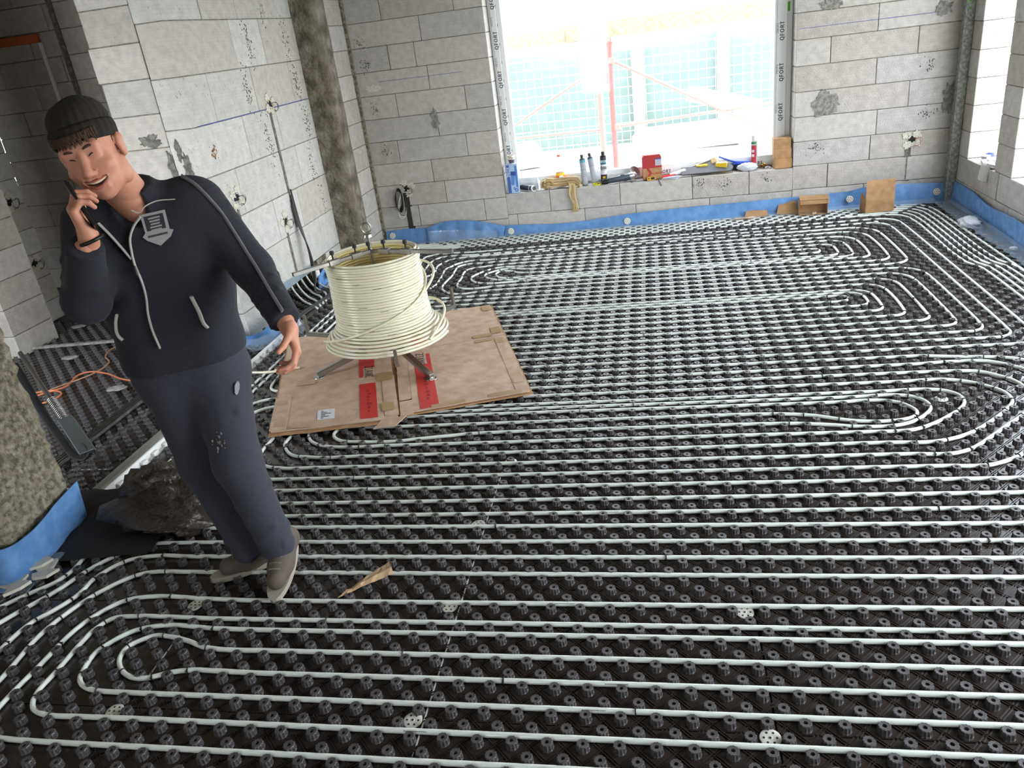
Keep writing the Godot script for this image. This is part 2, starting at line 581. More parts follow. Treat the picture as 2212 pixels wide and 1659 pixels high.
	for k in 13:
		var y0 := 0.2 * k if k < 2 else 0.405 + 0.2075 * (k - 2)
		var y1 := 0.2 if k == 0 else 0.405 + 0.2075 * (k - 1)
		y1 = minf(y1, CEIL)
		if k < 2:
			course(wri, M.block, rb, Vector3.BACK, Xm, 0.25, y0, y1, stagger(-5.42, -1.35, k))
			course(wri, M.block, rb, Vector3.BACK, Xm, 0.25, y0, y1, stagger(1.5, 4.0, k))
		else:
			for s in spans: course(wri, M.block, rb, Vector3.BACK, Xm, 0.25, y0, y1, stagger(s[0], s[1], k) if s[1] - s[0] > 0.5 else s)
	for s in spans: core(wri, Vector3(WALL_RIGHT + 0.006, 0.0, s[0] + 0.006), Vector3(WALL_RIGHT + 0.244, CEIL, s[1] - 0.006), M.mortar)
	core(wri, Vector3(WALL_RIGHT + 0.006, 0.0, -5.42), Vector3(WALL_RIGHT + 0.244, 0.397, -1.36), M.mortar)
	core(wri, Vector3(WALL_RIGHT, 2.36, -5.42), Vector3(WALL_RIGHT + 0.25, CEIL, 4.0), M.concrete, "lintel")

	# walls of the room behind, seen past the wall end
	var wb := structure("wall_back_room")
	for k in 14:
		var y0 := 2.075 - 0.209 * 10 + 0.209 * k
		var e := stagger(-7.6, -3.75, k)
		if y0 > 0.9 and y0 < 1.7: e = stagger(-6.27, -3.75, k)
		course(wb, M.block, Vector3(0, 0, -4.75), X, Zp, 0.2, maxf(y0, 0.0), minf(y0 + 0.209, CEIL), e)
	core(wb, Vector3(-6.26, 0, -4.944), Vector3(-3.75, CEIL, -4.756), M.mortar)
	core(wb, Vector3(-7.6, 1.85, -4.944), Vector3(-6.26, CEIL, -4.756), M.mortar)
	core(wb, Vector3(-7.6, 0, -4.944), Vector3(-6.26, 0.98, -4.756), M.mortar)
	core(wb, Vector3(-5.335, 1.2, -4.77), Vector3(-5.285, CEIL, -4.738), M.mortar, "filled_chase")
	var st := start()
	put_box(st, Vector3(-6.7, 2.205, -4.80), Vector3(-5.51, 2.275, -4.715), Transform3D(), 0.004)
	part("timber_lintel", done(st), mat(Color(0.78, 0.40, 0.22), 0.8), wb)
	var ed := start()
	put_box(ed, Vector3(-5.535, 1.45, -4.76), Vector3(-5.50, 2.205, -4.735), Transform3D(), 0.004)
	part("white_edge", done(ed), M.white, wb)  # thin white strip laid on the wall face
	var wp := structure("wall_side_room")
	for k in 14:
		var y0 := 0.175 + 0.2045 * (k - 1)
		course(wp, M.block_specked, Vector3(-5.45, 0, 0), Zm, X, 0.25, maxf(y0, 0.0), minf(y0 + 0.2045, CEIL), [3.2, 3.3 if k % 2 == 0 else 3.45, 3.84 + rng.randf_range(-0.008, 0.008)])
		course(wp, M.block, Vector3(0, 0, -2.8), X, Zp, 0.42, maxf(y0, 0.0), minf(y0 + 0.2045, CEIL), [-5.7, -5.05])
	core(wp, Vector3(-5.69, 0, -3.83), Vector3(-5.456, CEIL, -2.81), M.mortar)
	core(wp, Vector3(-5.69, 0, -3.21), Vector3(-5.056, CEIL, -2.806), M.mortar)

	# the rest of the envelope, outside the picture
	var we := structure("wall_outer")
	core(we, Vector3(-8.0, 0, -7.2), Vector3(-2.97, CEIL, -6.95), M.block[1], "rear_leaf")
	core(we, Vector3(-8.0, 0, -5.4), Vector3(-7.6, CEIL, -0.25), M.block[1], "side_leaf")
	core(we, Vector3(-8.0, 0, -6.95), Vector3(-7.6, 0.9, -5.4), M.block[1], "side_leaf")
	core(we, Vector3(-8.0, 2.3, -6.95), Vector3(-7.6, CEIL, -5.4), M.block[1], "side_leaf")
	core(we, Vector3(-3.2, 0, -6.95), Vector3(-2.97, CEIL, -5.42), M.block[1], "side_leaf")
	core(we, Vector3(-3.6, 0, -0.25), Vector3(-3.35, CEIL, 4.3), M.block[1], "side_leaf")
	core(we, Vector3(-3.6, 0, 4.0), Vector3(-1.7, CEIL, 4.3), M.block[1], "near_leaf")
	core(we, Vector3(-1.1, 0, 4.0), Vector3(2.5, CEIL, 4.3), M.block[1], "near_leaf")
	core(we, Vector3(-1.7, 0, 4.0), Vector3(-1.1, 0.4, 4.3), M.block[1], "near_leaf")
	core(we, Vector3(-1.7, 2.36, 4.0), Vector3(-1.1, CEIL, 4.3), M.block[1], "near_leaf")  # gap between the near leaves is an unseen opening, added for light
	# concrete column in front, at the side of the wide opening
	var cf := structure("trim_2")
	cf.set_meta("label", "rough concrete column beside the wide opening")
	var fs := start()
	rough_column(fs, Vector2(-3.35, -0.62), Vector2(-2.905, -0.22), 0.0, CEIL, 0.012, 5)
	part("column", done(fs), M.concrete_rough, cf)
	core(we, Vector3(-8.0, 0, -0.55), Vector3(-5.4, CEIL, -0.25), M.block[1], "cross_leaf")
	core(we, Vector3(-3.6, 0, -0.55), Vector3(-3.34, CEIL, -0.25), M.block[1], "cross_leaf")
	core(we, Vector3(-5.4, 0, -0.55), Vector3(-3.6, 0.4, -0.25), M.block[1], "cross_leaf")
	core(we, Vector3(-5.4, 2.36, -0.55), Vector3(-3.6, CEIL, -0.25), M.block[1], "cross_leaf")  # gap left here is an unseen opening, added to brighten the left room

# a cast column with uneven faces and crumbled corners
func rough_column(st: SurfaceTool, lo: Vector2, hi: Vector2, y0: float, y1: float, amp: float, seed_: int) -> void:
	var n := FastNoiseLite.new()
	n.seed = seed_
	n.frequency = 9.0
	n.fractal_octaves = 3
	var ring := PackedVector2Array()
	var per := 7
	var cs := [Vector2(lo.x, lo.y), Vector2(hi.x, lo.y), Vector2(hi.x, hi.y), Vector2(lo.x, hi.y)]
	for i in 4:
		for k in per: ring.append((cs[i] as Vector2).lerp(cs[(i + 1) % 4], float(k) / per))
	var mid := (lo + hi) * 0.5
	var rows := 90
	st.set_smooth_group(0)
	var grid := []
	for j in rows + 1:
		var y := lerpf(y0, y1, float(j) / rows)
		var row := PackedVector3Array()
		for i in ring.size():
			var p := ring[i]
			var d := n.get_noise_3d(p.x, y, p.y) * amp
			var corner := i % per == 0
			if corner: d = -absf(n.get_noise_2d(y * 3.0, i * 7.0)) * amp * 3.2
			var q := p + (p - mid).normalized() * d
			row.append(Vector3(q.x, y, q.y))
		grid.append(row)
	for j in rows:
		for i in ring.size():
			var i2 := (i + 1) % ring.size()
			quad(st, grid[j][i2], grid[j][i], grid[j + 1][i], grid[j + 1][i2])

# ---------------------------------------------------------------- window
func build_window() -> void:
	var w := structure("window_1")
	var x0 := -1.685
	var x1 := 0.92
	var zf := WALL_FAR - 0.18
	var zb := zf - 0.075
	for s in [[x0, x0 + 0.115, 0.405, 2.36], [x1 - 0.145, x1, 0.405, 2.36]]:
		var st := start()
		put_box(st, Vector3(s[0], s[2], zb), Vector3(s[1], s[3], zf), Transform3D(), 0.003)
		put_box(st, Vector3(s[0] + 0.02, s[2], zf), Vector3(s[1] - 0.045, s[3], zf + 0.012), Transform3D(), 0.003)
		part("jamb", done(st), M.pvc, w)
	var bt := start()
	put_box(bt, Vector3(x0 + 0.115, 0.42, zb), Vector3(x1 - 0.145, 0.505, zf), Transform3D(), 0.003)
	put_box(bt, Vector3(x0 + 0.115, 0.42, zf), Vector3(x1 - 0.145, 0.47, zf + 0.012), Transform3D(), 0.003)
	part("bottom_rail", done(bt), M.pvc, w)
	var tp := start()
	put_box(tp, Vector3(x0 + 0.115, 2.27, zb), Vector3(x1 - 0.145, 2.36, zf), Transform3D(), 0.003)
	part("top_rail", done(tp), M.pvc, w)
	var gl := start()
	put_box(gl, Vector3(x0 + 0.1, 0.5, zb + 0.03), Vector3(x1 - 0.13, 2.28, zb + 0.036))
	part("pane", done(gl), M.glass, w)
	# the lettering of the protective film runs down the jambs
	var dark := mat(Color(0.25, 0.27, 0.30), 0.6)
	var txt := lettering("QFORT", 0.034, 0.0004, "Droid Sans", true)
	for s in [[x0 + 0.046, 1], [x1 - 0.085, -1]]:
		for y in [0.75, 1.08, 1.41, 1.74, 2.07]:
			part("print", txt, dark, w, Transform3D(Basis(Vector3.BACK, (1 if s[1] > 0 else 1) * PI / 2), Vector3(s[0], y + (0.0 if s[1] > 0 else 0.12), zf + 0.0125)))
	var small := lettering("PROFIL", 0.018, 0.0004)
	for s in [[x0 + 0.028, 0], [x1 - 0.12, 1]]:
		for y in [0.9, 1.23, 1.56, 1.9]:
			part("print", small, dark, w, Transform3D(Basis(Vector3.BACK, PI / 2), Vector3(s[0] , y, (zf + 0.0125) if s[1] == 0 else zf + 0.0125)))
	for k in 24:
		for sx in [x0 + 0.075, x1 - 0.045]:
			var d := start()
			put_box(d, Vector3(-0.002, -0.012, 0), Vector3(0.002, 0.012, 0.0006))
			part("print", done(d) if k == 0 else dash_mesh(), dark, w, at(Vector3(sx - 0.008 * (k % 2), 0.46 + 0.078 * k, zf + (0.0 if sx > 0 else 0.0))))
	for k in 2:
		var g := start()
		put_box(g, Vector3(-0.028, -0.036, 0), Vector3(0.028, 0.036, 0.001))
		part("sticker", done(g), mat(Color(0.36, 0.72, 0.10), 0.5), w, at(Vector3(x1 - 0.052, 1.80 - 0.085 * k, zf + 0.0005)))
	for s in [[-0.2, "QFORT"], [0.62, "QFORT"]]:
		part("print", lettering("QFORT", 0.03, 0.0004, "Droid Sans", true), dark, w, at(Vector3(s[0], 0.445, zf + 0.0125)))
	# foam joint round the frame
	var fj := start()
	put_box(fj, Vector3(x0 - 0.004, 0.40, zb), Vector3(x1 + 0.004, 0.421, zf - 0.01))
	part("foam_joint", done(fj), M.foam_plaster, w)

var _dash: ArrayMesh
func dash_mesh() -> ArrayMesh:
	if _dash == null:
		var d := start()
		put_box(d, Vector3(-0.002, -0.012, 0), Vector3(0.002, 0.012, 0.0006))
		_dash = done(d)
	return _dash

# ---------------------------------------------------------------- studded panels
const STUD_H := 0.022

func stud_mesh() -> ArrayMesh:
	var st := start()
	var n := 22
	var rings := []
	for lv in [[0.0, 1.06, 1.0], [0.004, 1.0, 0.84], [0.0195, 0.95, 0.79], [0.022, 0.86, 0.76]]:
		var ring := PackedVector3Array()
		for k in n:
			var r: float = 0.0188 * (lv[1] if k % 2 == 0 else lv[2])
			ring.append(Vector3(r * cos(TAU * k / n), lv[0], r * sin(TAU * k / n)))
		rings.append(ring)
	var hole := PackedVector3Array()
	var hole2 := PackedVector3Array()
	for k in n:
		hole.append(Vector3(0.0062 * cos(TAU * k / n), 0.0215, 0.0062 * sin(TAU * k / n)))
		hole2.append(Vector3(0.0048 * cos(TAU * k / n), 0.012, 0.0048 * sin(TAU * k / n)))
	rings.append(hole)
	rings.append(hole2)
	for j in rings.size() - 1:
		st.set_smooth_group(-1 if j < 2 else j)
		for k in n:
			var k2 := (k + 1) % n
			quad(st, rings[j][k2], rings[j][k], rings[j + 1][k], rings[j + 1][k2])
	st.set_smooth_group(-1)
	for k in range(1, n - 1): tri(st, hole2[0], hole2[k + 1], hole2[k])
	return done(st)

# low ribs that run diagonally between the studs; panel-local, x 0..w, z 0..d
func rib_mesh(w: float, d: float) -> ArrayMesh:
	var st := start()
	for sgn in [1, -1]:
		for k in range(-20, 40):
			# line x - sgn*z = c
			var c := 0.1 * k + (0.05 if sgn == 1 else 0.0)
			var a := Vector2(c, 0.0) if sgn == 1 else Vector2(c, 0.0)
			var b := Vector2(c + sgn * d, d)
			var seg := clip_x(a, b, 0.0, w)
			if seg.size() < 2: continue
			for off in [-0.0052, 0.0052]:
				var p := Vector3(seg[0].x + off, 0, seg[0].y)
				var q := Vector3(seg[1].x + off, 0, seg[1].y)
				var dir := (q - p).normalized()
				var l := p.distance_to(q)
				var xf := Transform3D(frame_of(dir), (p + q) * 0.5)
				put_box(st, Vector3(-0.0016, -0.001, -l * 0.5), Vector3(0.0016, 0.0034, l * 0.5), xf)
	return done(st)

func clip_x(a: Vector2, b: Vector2, x0: float, x1: float) -> PackedVector2Array:
	var r := PackedVector2Array()
	var p := a
	var q := b
	if p.x > q.x:
		var t := p
		p = q
		q = t
	if q.x <= x0 or p.x >= x1: return r
	if p.x < x0: p = p.lerp(q, (x0 - p.x) / (q.x - p.x))
	if q.x > x1: q = p.lerp(q, (x1 - p.x) / (q.x - p.x))
	r.append(p)
	r.append(q)
	return r

var pipe_cells := {}

func near_pipe(x: float, z: float, limit: float) -> bool:
	var cx := floori(x / 0.05)
	var cz := floori(z / 0.05)
	for i in range(cx - 1, cx + 2):
		for j in range(cz - 1, cz + 2):
			for p in pipe_cells.get(Vector2i(i, j), []):
				if (p - Vector2(x, z)).length() < limit: return true
	return false

func build_floor() -> void:
	trace_pipes()
	var stud := stud_mesh()
	var w := 0.997
	var d := 0.497
	var ribs := rib_mesh(w, d)
	var plate_st := start()
	put_box(plate_st, Vector3(0, -0.03, 0), Vector3(w, 0.0, d), Transform3D(), 0.002)
	var plate := done(plate_st)
	for room in [0, 1]:
		for kx in (range(-3, 3) if room == 0 else range(-6, -3)):
			for kz in (range(-11, 2) if room == 0 else range(-10, -1)):
				var x0: float = kx - 0.025
				var z0: float = kz * 0.5 - 0.125
				var x_lo: float = -2.93 if room == 0 else -5.4
				var x_hi: float = 2.11 if room == 0 else -2.99
				var z_lo: float = -5.33 if room == 0 else -4.70
				var xa := maxf(x0, x_lo)
				var xb := minf(x0 + w, x_hi)
				var za := maxf(z0, z_lo)
				var zb := z0 + d
				if xb - xa < 0.1 or zb - za < 0.03: continue
				var p := thing("studded_mat", "black studded underfloor heating panel, one of the grid under the white pipes" if room == 0 else "black studded panel without pipes in the room behind the man", "floor panel", Vector3(x0, 0, z0), 0.0, "studded panels under the pipes" if room == 0 else "studded panels in the back room")
				if xb - xa > w - 0.01 and zb - za > d - 0.01:
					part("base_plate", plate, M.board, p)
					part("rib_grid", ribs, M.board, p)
				else:
					var st := start()
					put_box(st, Vector3(xa - x0, -0.03, za - z0), Vector3(xb - x0, 0.0, zb - z0), Transform3D(), 0.002)
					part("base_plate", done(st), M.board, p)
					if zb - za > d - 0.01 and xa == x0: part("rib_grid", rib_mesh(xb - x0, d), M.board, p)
				var spots := PackedVector3Array()
				for r in range(-120, 30):
					var z := 0.05 * r
					if z < za + 0.012 or z > zb: continue
					for c in range(-70, 30):
						var x := 0.1 * c + (0.05 if posmod(r, 2) == 1 else 0.0)
						if x < xa + 0.012 or x > xb: continue
						if near_pipe(x, z, 0.0125): continue
						spots.append(Vector3(x - x0, 0, z - z0))
				var single: bool = room == 0 and z0 > SINGLE_STUDS
				if single:
					for s in spots:
						var o := MeshInstance3D.new()
						o.name = "stud"
						o.mesh = stud
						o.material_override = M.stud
						o.position = s
						o.rotation.y = fposmod(s.x * 91.7 + s.z * 37.3, 0.31)
						p.add_child(o, true)
				else:
					var mm := MultiMesh.new()
					mm.transform_format = MultiMesh.TRANSFORM_3D
					mm.mesh = stud
					mm.instance_count = spots.size()
					for i in spots.size():
						mm.set_instance_transform(i, Transform3D(Basis(Vector3.UP, fposmod(spots[i].x * 91.7, 0.31)), spots[i]))
					var mi := MultiMeshInstance3D.new()
					mi.name = "studs"
					mi.multimesh = mm
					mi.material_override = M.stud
					mi.set_meta("kind", "stuff")
					p.add_child(mi, true)
	# grooved edge board along the right wall
	var st := start()
	put_box(st, Vector3(2.12, -0.03, -5.33), Vector3(2.235, -0.002, 1.0), Transform3D(), 0.002)
	for k in 5: put_box(st, Vector3(2.125 + 0.022 * k, -0.004, -5.33), Vector3(2.137 + 0.022 * k, 0.006, 1.0), Transform3D(), 0.002)
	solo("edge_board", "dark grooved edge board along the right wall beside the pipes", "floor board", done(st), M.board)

const SINGLE_STUDS := -2.7
# ---------------------------------------------------------------- pipes
# centre lines of the heating pipes on the floor: x, z in pairs
const LOOPS := {
	"front": [-2.686, 0.366, -2.681, 0.203, -2.682, 0.101, -2.666, 0.011, -2.625, -0.052, -2.587, -0.133, -2.582, -0.172, -2.581, -0.241, -2.517, -0.35, -2.449, -0.381, -2.36, -0.393, -2.244, -0.387, 1.6, -0.375, 1.77, -0.375, 1.847, -0.363, 1.917, -0.327, 1.972, -0.272, 2.008, -0.202, 2.02, -0.125, 2.02, 0.275, 2.008, 0.352, 1.972, 0.422, 1.917, 0.477, 1.847, 0.513, 1.77, 0.525, 1.6, 0.525, -2.182, 0.525, -2.352, 0.521, -2.412, 0.515, -2.46, 0.493, -2.467, 0.453, -2.471, 0.348, -2.464, 0.231, -2.453, 0.046, -2.416, -0.045, -2.362, -0.109, -2.275, -0.138, -2.015, -0.131, -1.845, -0.125, 1.51, -0.125, 1.68, -0.125, 1.733, -0.117, 1.78, -0.093, 1.818, -0.055, 1.842, -0.008, 1.85, 0.045, 1.85, 0.155, 1.842, 0.208, 1.818, 0.255, 1.78, 0.293, 1.733, 0.317, 1.68, 0.325, 1.51, 0.325, -1.933, 0.325, -2.103, 0.324, -2.177, 0.32, -2.232, 0.302, -2.264, 0.274, -2.282, 0.224, -2.289, 0.154, -2.26, 0.098, -2.216, 0.049, -2.136, 0.019, -2.072, 0.012, -1.902, 0.025, 1.38, 0.025, 1.55, 0.025, 1.579, 0.035, 1.598, 0.06, 1.598, 0.09, 1.579, 0.115, 1.55, 0.125, 1.38, 0.125, -1.645, 0.125, -1.815, 0.125, -1.893, 0.115, -1.966, 0.089, -2.052, 0.069, -2.107, 0.066, -2.151, 0.09, -2.182, 0.123, -2.181, 0.168, -2.162, 0.203, -2.116, 0.243, -2.067, 0.262, -2.012, 0.26, -1.956, 0.237, -1.888, 0.222, -1.82, 0.22, -1.65, 0.225, 1.46, 0.225, 1.63, 0.225, 1.667, 0.219, 1.701, 0.202, 1.727, 0.176, 1.744, 0.142, 1.75, 0.105, 1.744, 0.058, 1.727, 0.024, 1.701, -0.002, 1.667, -0.019, 1.63, -0.025, 1.46, -0.025, -1.943, -0.025, -2.113, -0.031, -2.269, -0.03, -2.339, -0.016, -2.375, 0.044, -2.38, 0.101, -2.378, 0.245, -2.379, 0.336, -2.365, 0.375, -2.338, 0.405, -2.28, 0.425, -2.167, 0.427, -1.997, 0.425, 1.56, 0.425, 1.73, 0.425, 1.798, 0.414, 1.859, 0.383, 1.908, 0.334, 1.939, 0.273, 1.95, 0.205, 1.95, -0.055, 1.939, -0.123, 1.908, -0.184, 1.859, -0.233, 1.798, -0.264, 1.73, -0.275, 1.56, -0.275, -2.186, -0.288, -2.352, -0.284, -2.418, -0.254, -2.499, -0.162, -2.543, -0.074, -2.579, 0.078, -2.568, 0.235, -2.563, 0.328, -2.575, 0.484],
	"entry": [-2.851, 0.19, -2.819, 0.055, -2.774, -0.038, -2.701, -0.159, -2.637, -0.318, -2.55, -0.425, -2.471, -0.471, -2.342, -0.48, 1.68, -0.475, 1.85, -0.475, 1.896, -0.482, 1.938, -0.504, 1.971, -0.537, 1.993, -0.579, 2, -0.625, 1.993, -0.671, 1.971, -0.713, 1.938, -0.746, 1.896, -0.768, 1.85, -0.775, 1.68, -0.775, -2.5, -0.775, -2.68, -0.815, -2.74, -0.935, -2.74, -3.6, -3.1, -4.3],
	"entry2": [-2.966, 0.069, -2.9, -0.036, -2.812, -0.146, -2.745, -0.216, -2.721, -0.287, -2.723, -0.4, -2.664, -0.485, -2.532, -0.566, -2.33, -0.582, 1.68, -0.575, 1.85, -0.575, 1.879, -0.585, 1.898, -0.61, 1.898, -0.64, 1.879, -0.665, 1.85, -0.675, 1.68, -0.675, -2.55, -0.675, -2.73, -0.715, -2.79, -0.835, -2.79, -3.6, -3.1, -4.33],
	"middle": [-3.1, -4.1, -2.72, -4.05, -2.66, -3.95, -2.66, -2.095, -2.625, -2.01, -2.54, -1.975, 0.993, -1.975, 1.163, -1.987, 1.324, -1.975, 1.396, -1.923, 1.452, -1.86, 1.476, -1.768, 1.467, -1.613, 1.404, -1.44, 1.303, -1.261, 1.14, -1.062, 1.057, -1.006, 0.972, -0.973, 0.802, -0.975, -2.33, -0.975, -2.5, -0.975, -2.537, -0.981, -2.571, -0.998, -2.597, -1.024, -2.614, -1.058, -2.62, -1.095, -2.62, -1.615, -2.612, -1.664, -2.589, -1.709, -2.554, -1.744, -2.509, -1.767, -2.46, -1.775, -2.29, -1.775, 0.88, -1.775, 1.05, -1.782, 1.154, -1.747, 1.226, -1.687, 1.272, -1.619, 1.275, -1.533, 1.234, -1.465, 1.095, -1.318, 0.968, -1.22, 0.833, -1.172, 0.663, -1.175, -1.779, -1.175, -1.949, -1.168, -2.028, -1.178, -2.132, -1.2, -2.198, -1.262, -2.232, -1.324, -2.232, -1.399, -2.21, -1.52, -2.12, -1.605, -1.95, -1.625, 0.615, -1.625, 0.785, -1.631, 0.872, -1.605, 0.913, -1.551, 0.915, -1.485, 0.894, -1.445, 0.807, -1.36, 0.714, -1.324, 0.567, -1.326, 0.447, -1.351, 0.277, -1.375, -1.203, -1.375, -1.373, -1.354, -1.492, -1.337, -1.634, -1.315, -1.824, -1.32, -1.926, -1.338, -1.982, -1.384, -1.995, -1.436, -1.965, -1.479, -1.795, -1.475, 0.218, -1.475, 0.388, -1.448, 0.531, -1.391, 0.603, -1.374, 0.687, -1.368, 0.769, -1.379, 0.82, -1.404, 0.844, -1.437, 0.844, -1.472, 0.794, -1.549, 0.704, -1.581, 0.534, -1.575, -1.926, -1.575, -2.096, -1.541, -2.142, -1.471, -2.124, -1.387, -2.077, -1.328, -1.996, -1.287, -1.836, -1.267, -1.666, -1.275, 0.605, -1.275, 0.775, -1.28, 0.858, -1.318, 0.959, -1.394, 1.045, -1.48, 1.075, -1.537, 1.075, -1.599, 1.031, -1.654, 0.94, -1.679, 0.77, -1.675, -2.03, -1.675, -2.2, -1.655, -2.31, -1.55, -2.327, -1.386, -2.324, -1.233, -2.296, -1.162, -2.249, -1.109, -2.133, -1.076, -1.963, -1.075, 0.704, -1.075, 0.874, -1.071, 0.951, -1.101, 1.06, -1.194, 1.16, -1.292, 1.274, -1.404, 1.354, -1.538, 1.377, -1.647, 1.358, -1.74, 1.305, -1.806, 1.249, -1.854, 1.153, -1.871, 0.983, -1.875, -2.37, -1.875, -2.54, -1.875, -2.589, -1.867, -2.634, -1.844, -2.669, -1.809, -2.692, -1.764, -2.7, -1.715, -2.7, -0.995, -2.694, -0.958, -2.677, -0.924, -2.651, -0.898, -2.617, -0.881, -2.58, -0.875, -2.41, -0.875, 1.15, -0.875, 1.32, -0.875, 1.413, -0.89, 1.496, -0.932, 1.563, -0.999, 1.605, -1.082, 1.62, -1.175, 1.62, -1.725, 1.605, -1.818, 1.563, -1.901, 1.496, -1.968, 1.413, -2.01, 1.2, -2.045, 1.05, -2.075, 0.88, -2.075, -2.48, -2.075, -2.565, -2.11, -2.6, -2.195, -2.6, -3.99, -2.66, -4.09, -3.1, -4.14],
	"rear": [-3.1, -4.17, -2.46, -4.12, -2.4, -4.02, -2.4, -3.695, -2.365, -3.61, -2.28, -3.575, 1.122, -3.575, 1.292, -3.575, 1.347, -3.566, 1.398, -3.541, 1.437, -3.501, 1.463, -3.451, 1.472, -3.395, 1.472, -2.465, 1.467, -2.437, 1.455, -2.412, 1.435, -2.392, 1.41, -2.379, 1.382, -2.375, 1.212, -2.375, -2.22, -2.375, -2.39, -2.375, -2.439, -2.383, -2.484, -2.406, -2.519, -2.441, -2.542, -2.486, -2.55, -2.535, -2.55, -3.215, -2.542, -3.264, -2.519, -3.309, -2.484, -3.344, -2.439, -3.367, -2.39, -3.375, -2.22, -3.375, 0.925, -3.375, 1.095, -3.375, 1.145, -3.367, 1.189, -3.344, 1.225, -3.309, 1.248, -3.264, 1.255, -3.215, 1.255, -2.655, 1.252, -2.63, 1.24, -2.608, 1.222, -2.59, 1.2, -2.579, 1.175, -2.575, 1.005, -2.575, -2.06, -2.575, -2.23, -2.575, -2.267, -2.581, -2.301, -2.598, -2.327, -2.624, -2.344, -2.658, -2.35, -2.695, -2.35, -3.055, -2.344, -3.092, -2.327, -3.126, -2.301, -3.152, -2.267, -3.169, -2.23, -3.175, -2.06, -3.175, 0.75, -3.175, 0.92, -3.175, 0.96, -3.169, 0.996, -3.15, 1.025, -3.121, 1.043, -3.085, 1.05, -3.045, 1.05, -2.845, 1.046, -2.823, 1.036, -2.804, 1.021, -2.788, 1.001, -2.778, 0.98, -2.775, 0.81, -2.775, -1.9, -2.775, -2.07, -2.775, -2.095, -2.779, -2.117, -2.79, -2.135, -2.808, -2.146, -2.83, -2.15, -2.855, -2.15, -2.995, -2.146, -3.02, -2.135, -3.042, -2.117, -3.06, -2.095, -3.071, -2.07, -3.075, -1.9, -3.075, 0.672, -3.075, 0.842, -3.075, 0.871, -3.065, 0.889, -3.04, 0.889, -3.01, 0.871, -2.985, 0.842, -2.975, 0.672, -2.975, -1.83, -2.975, -2, -2.975, -2.029, -2.965, -2.048, -2.94, -2.048, -2.91, -2.029, -2.885, -2, -2.875, -1.83, -2.875, 0.751, -2.875, 0.921, -2.875, 0.942, -2.878, 0.962, -2.888, 0.977, -2.904, 0.987, -2.923, 0.991, -2.945, 0.991, -3.035, 0.986, -3.063, 0.974, -3.088, 0.954, -3.108, 0.929, -3.121, 0.901, -3.125, 0.731, -3.125, -1.98, -3.125, -2.15, -3.125, -2.181, -3.12, -2.209, -3.106, -2.231, -3.084, -2.245, -3.056, -2.25, -3.025, -2.25, -2.775, -2.245, -2.744, -2.231, -2.716, -2.209, -2.694, -2.181, -2.68, -2.15, -2.675, -1.98, -2.675, 0.901, -2.675, 1.071, -2.675, 1.095, -2.679, 1.118, -2.69, 1.135, -2.708, 1.147, -2.73, 1.151, -2.755, 1.151, -3.125, 1.143, -3.171, 1.122, -3.213, 1.089, -3.246, 1.047, -3.268, 1.001, -3.275, 0.831, -3.275, -2.14, -3.275, -2.31, -3.275, -2.353, -3.268, -2.392, -3.248, -2.423, -3.217, -2.443, -3.178, -2.45, -3.135, -2.45, -2.615, -2.443, -2.572, -2.423, -2.533, -2.392, -2.502, -2.353, -2.482, -2.31, -2.475, -2.14, -2.475, 1.118, -2.475, 1.288, -2.475, 1.312, -2.479, 1.335, -2.49, 1.352, -2.508, 1.364, -2.53, 1.368, -2.555, 1.368, -3.305, 1.359, -3.358, 1.335, -3.405, 1.298, -3.443, 1.25, -3.467, 1.198, -3.475, 1.028, -3.475, -2.3, -3.475, -2.47, -3.475, -2.526, -3.466, -2.576, -3.441, -2.616, -3.401, -2.641, -3.351, -2.65, -3.295, -2.65, -2.455, -2.641, -2.399, -2.616, -2.349, -2.576, -2.309, -2.526, -2.284, -2.47, -2.275, -2.3, -2.275, 1.315, -2.275, 1.485, -2.275, 1.513, -2.279, 1.538, -2.292, 1.558, -2.312, 1.571, -2.337, 1.575, -2.365, 1.575, -4.655, 1.567, -4.704, 1.544, -4.749, 1.509, -4.784, 1.464, -4.807, 1.415, -4.815, 1.245, -4.815, -1.868, -4.748, -2.212, -4.757, -2.266, -4.691, -2.291, -4.579, -2.285, -4.425, -2.293, -4.262, -2.6, -4.2, -3.1, -4.4],
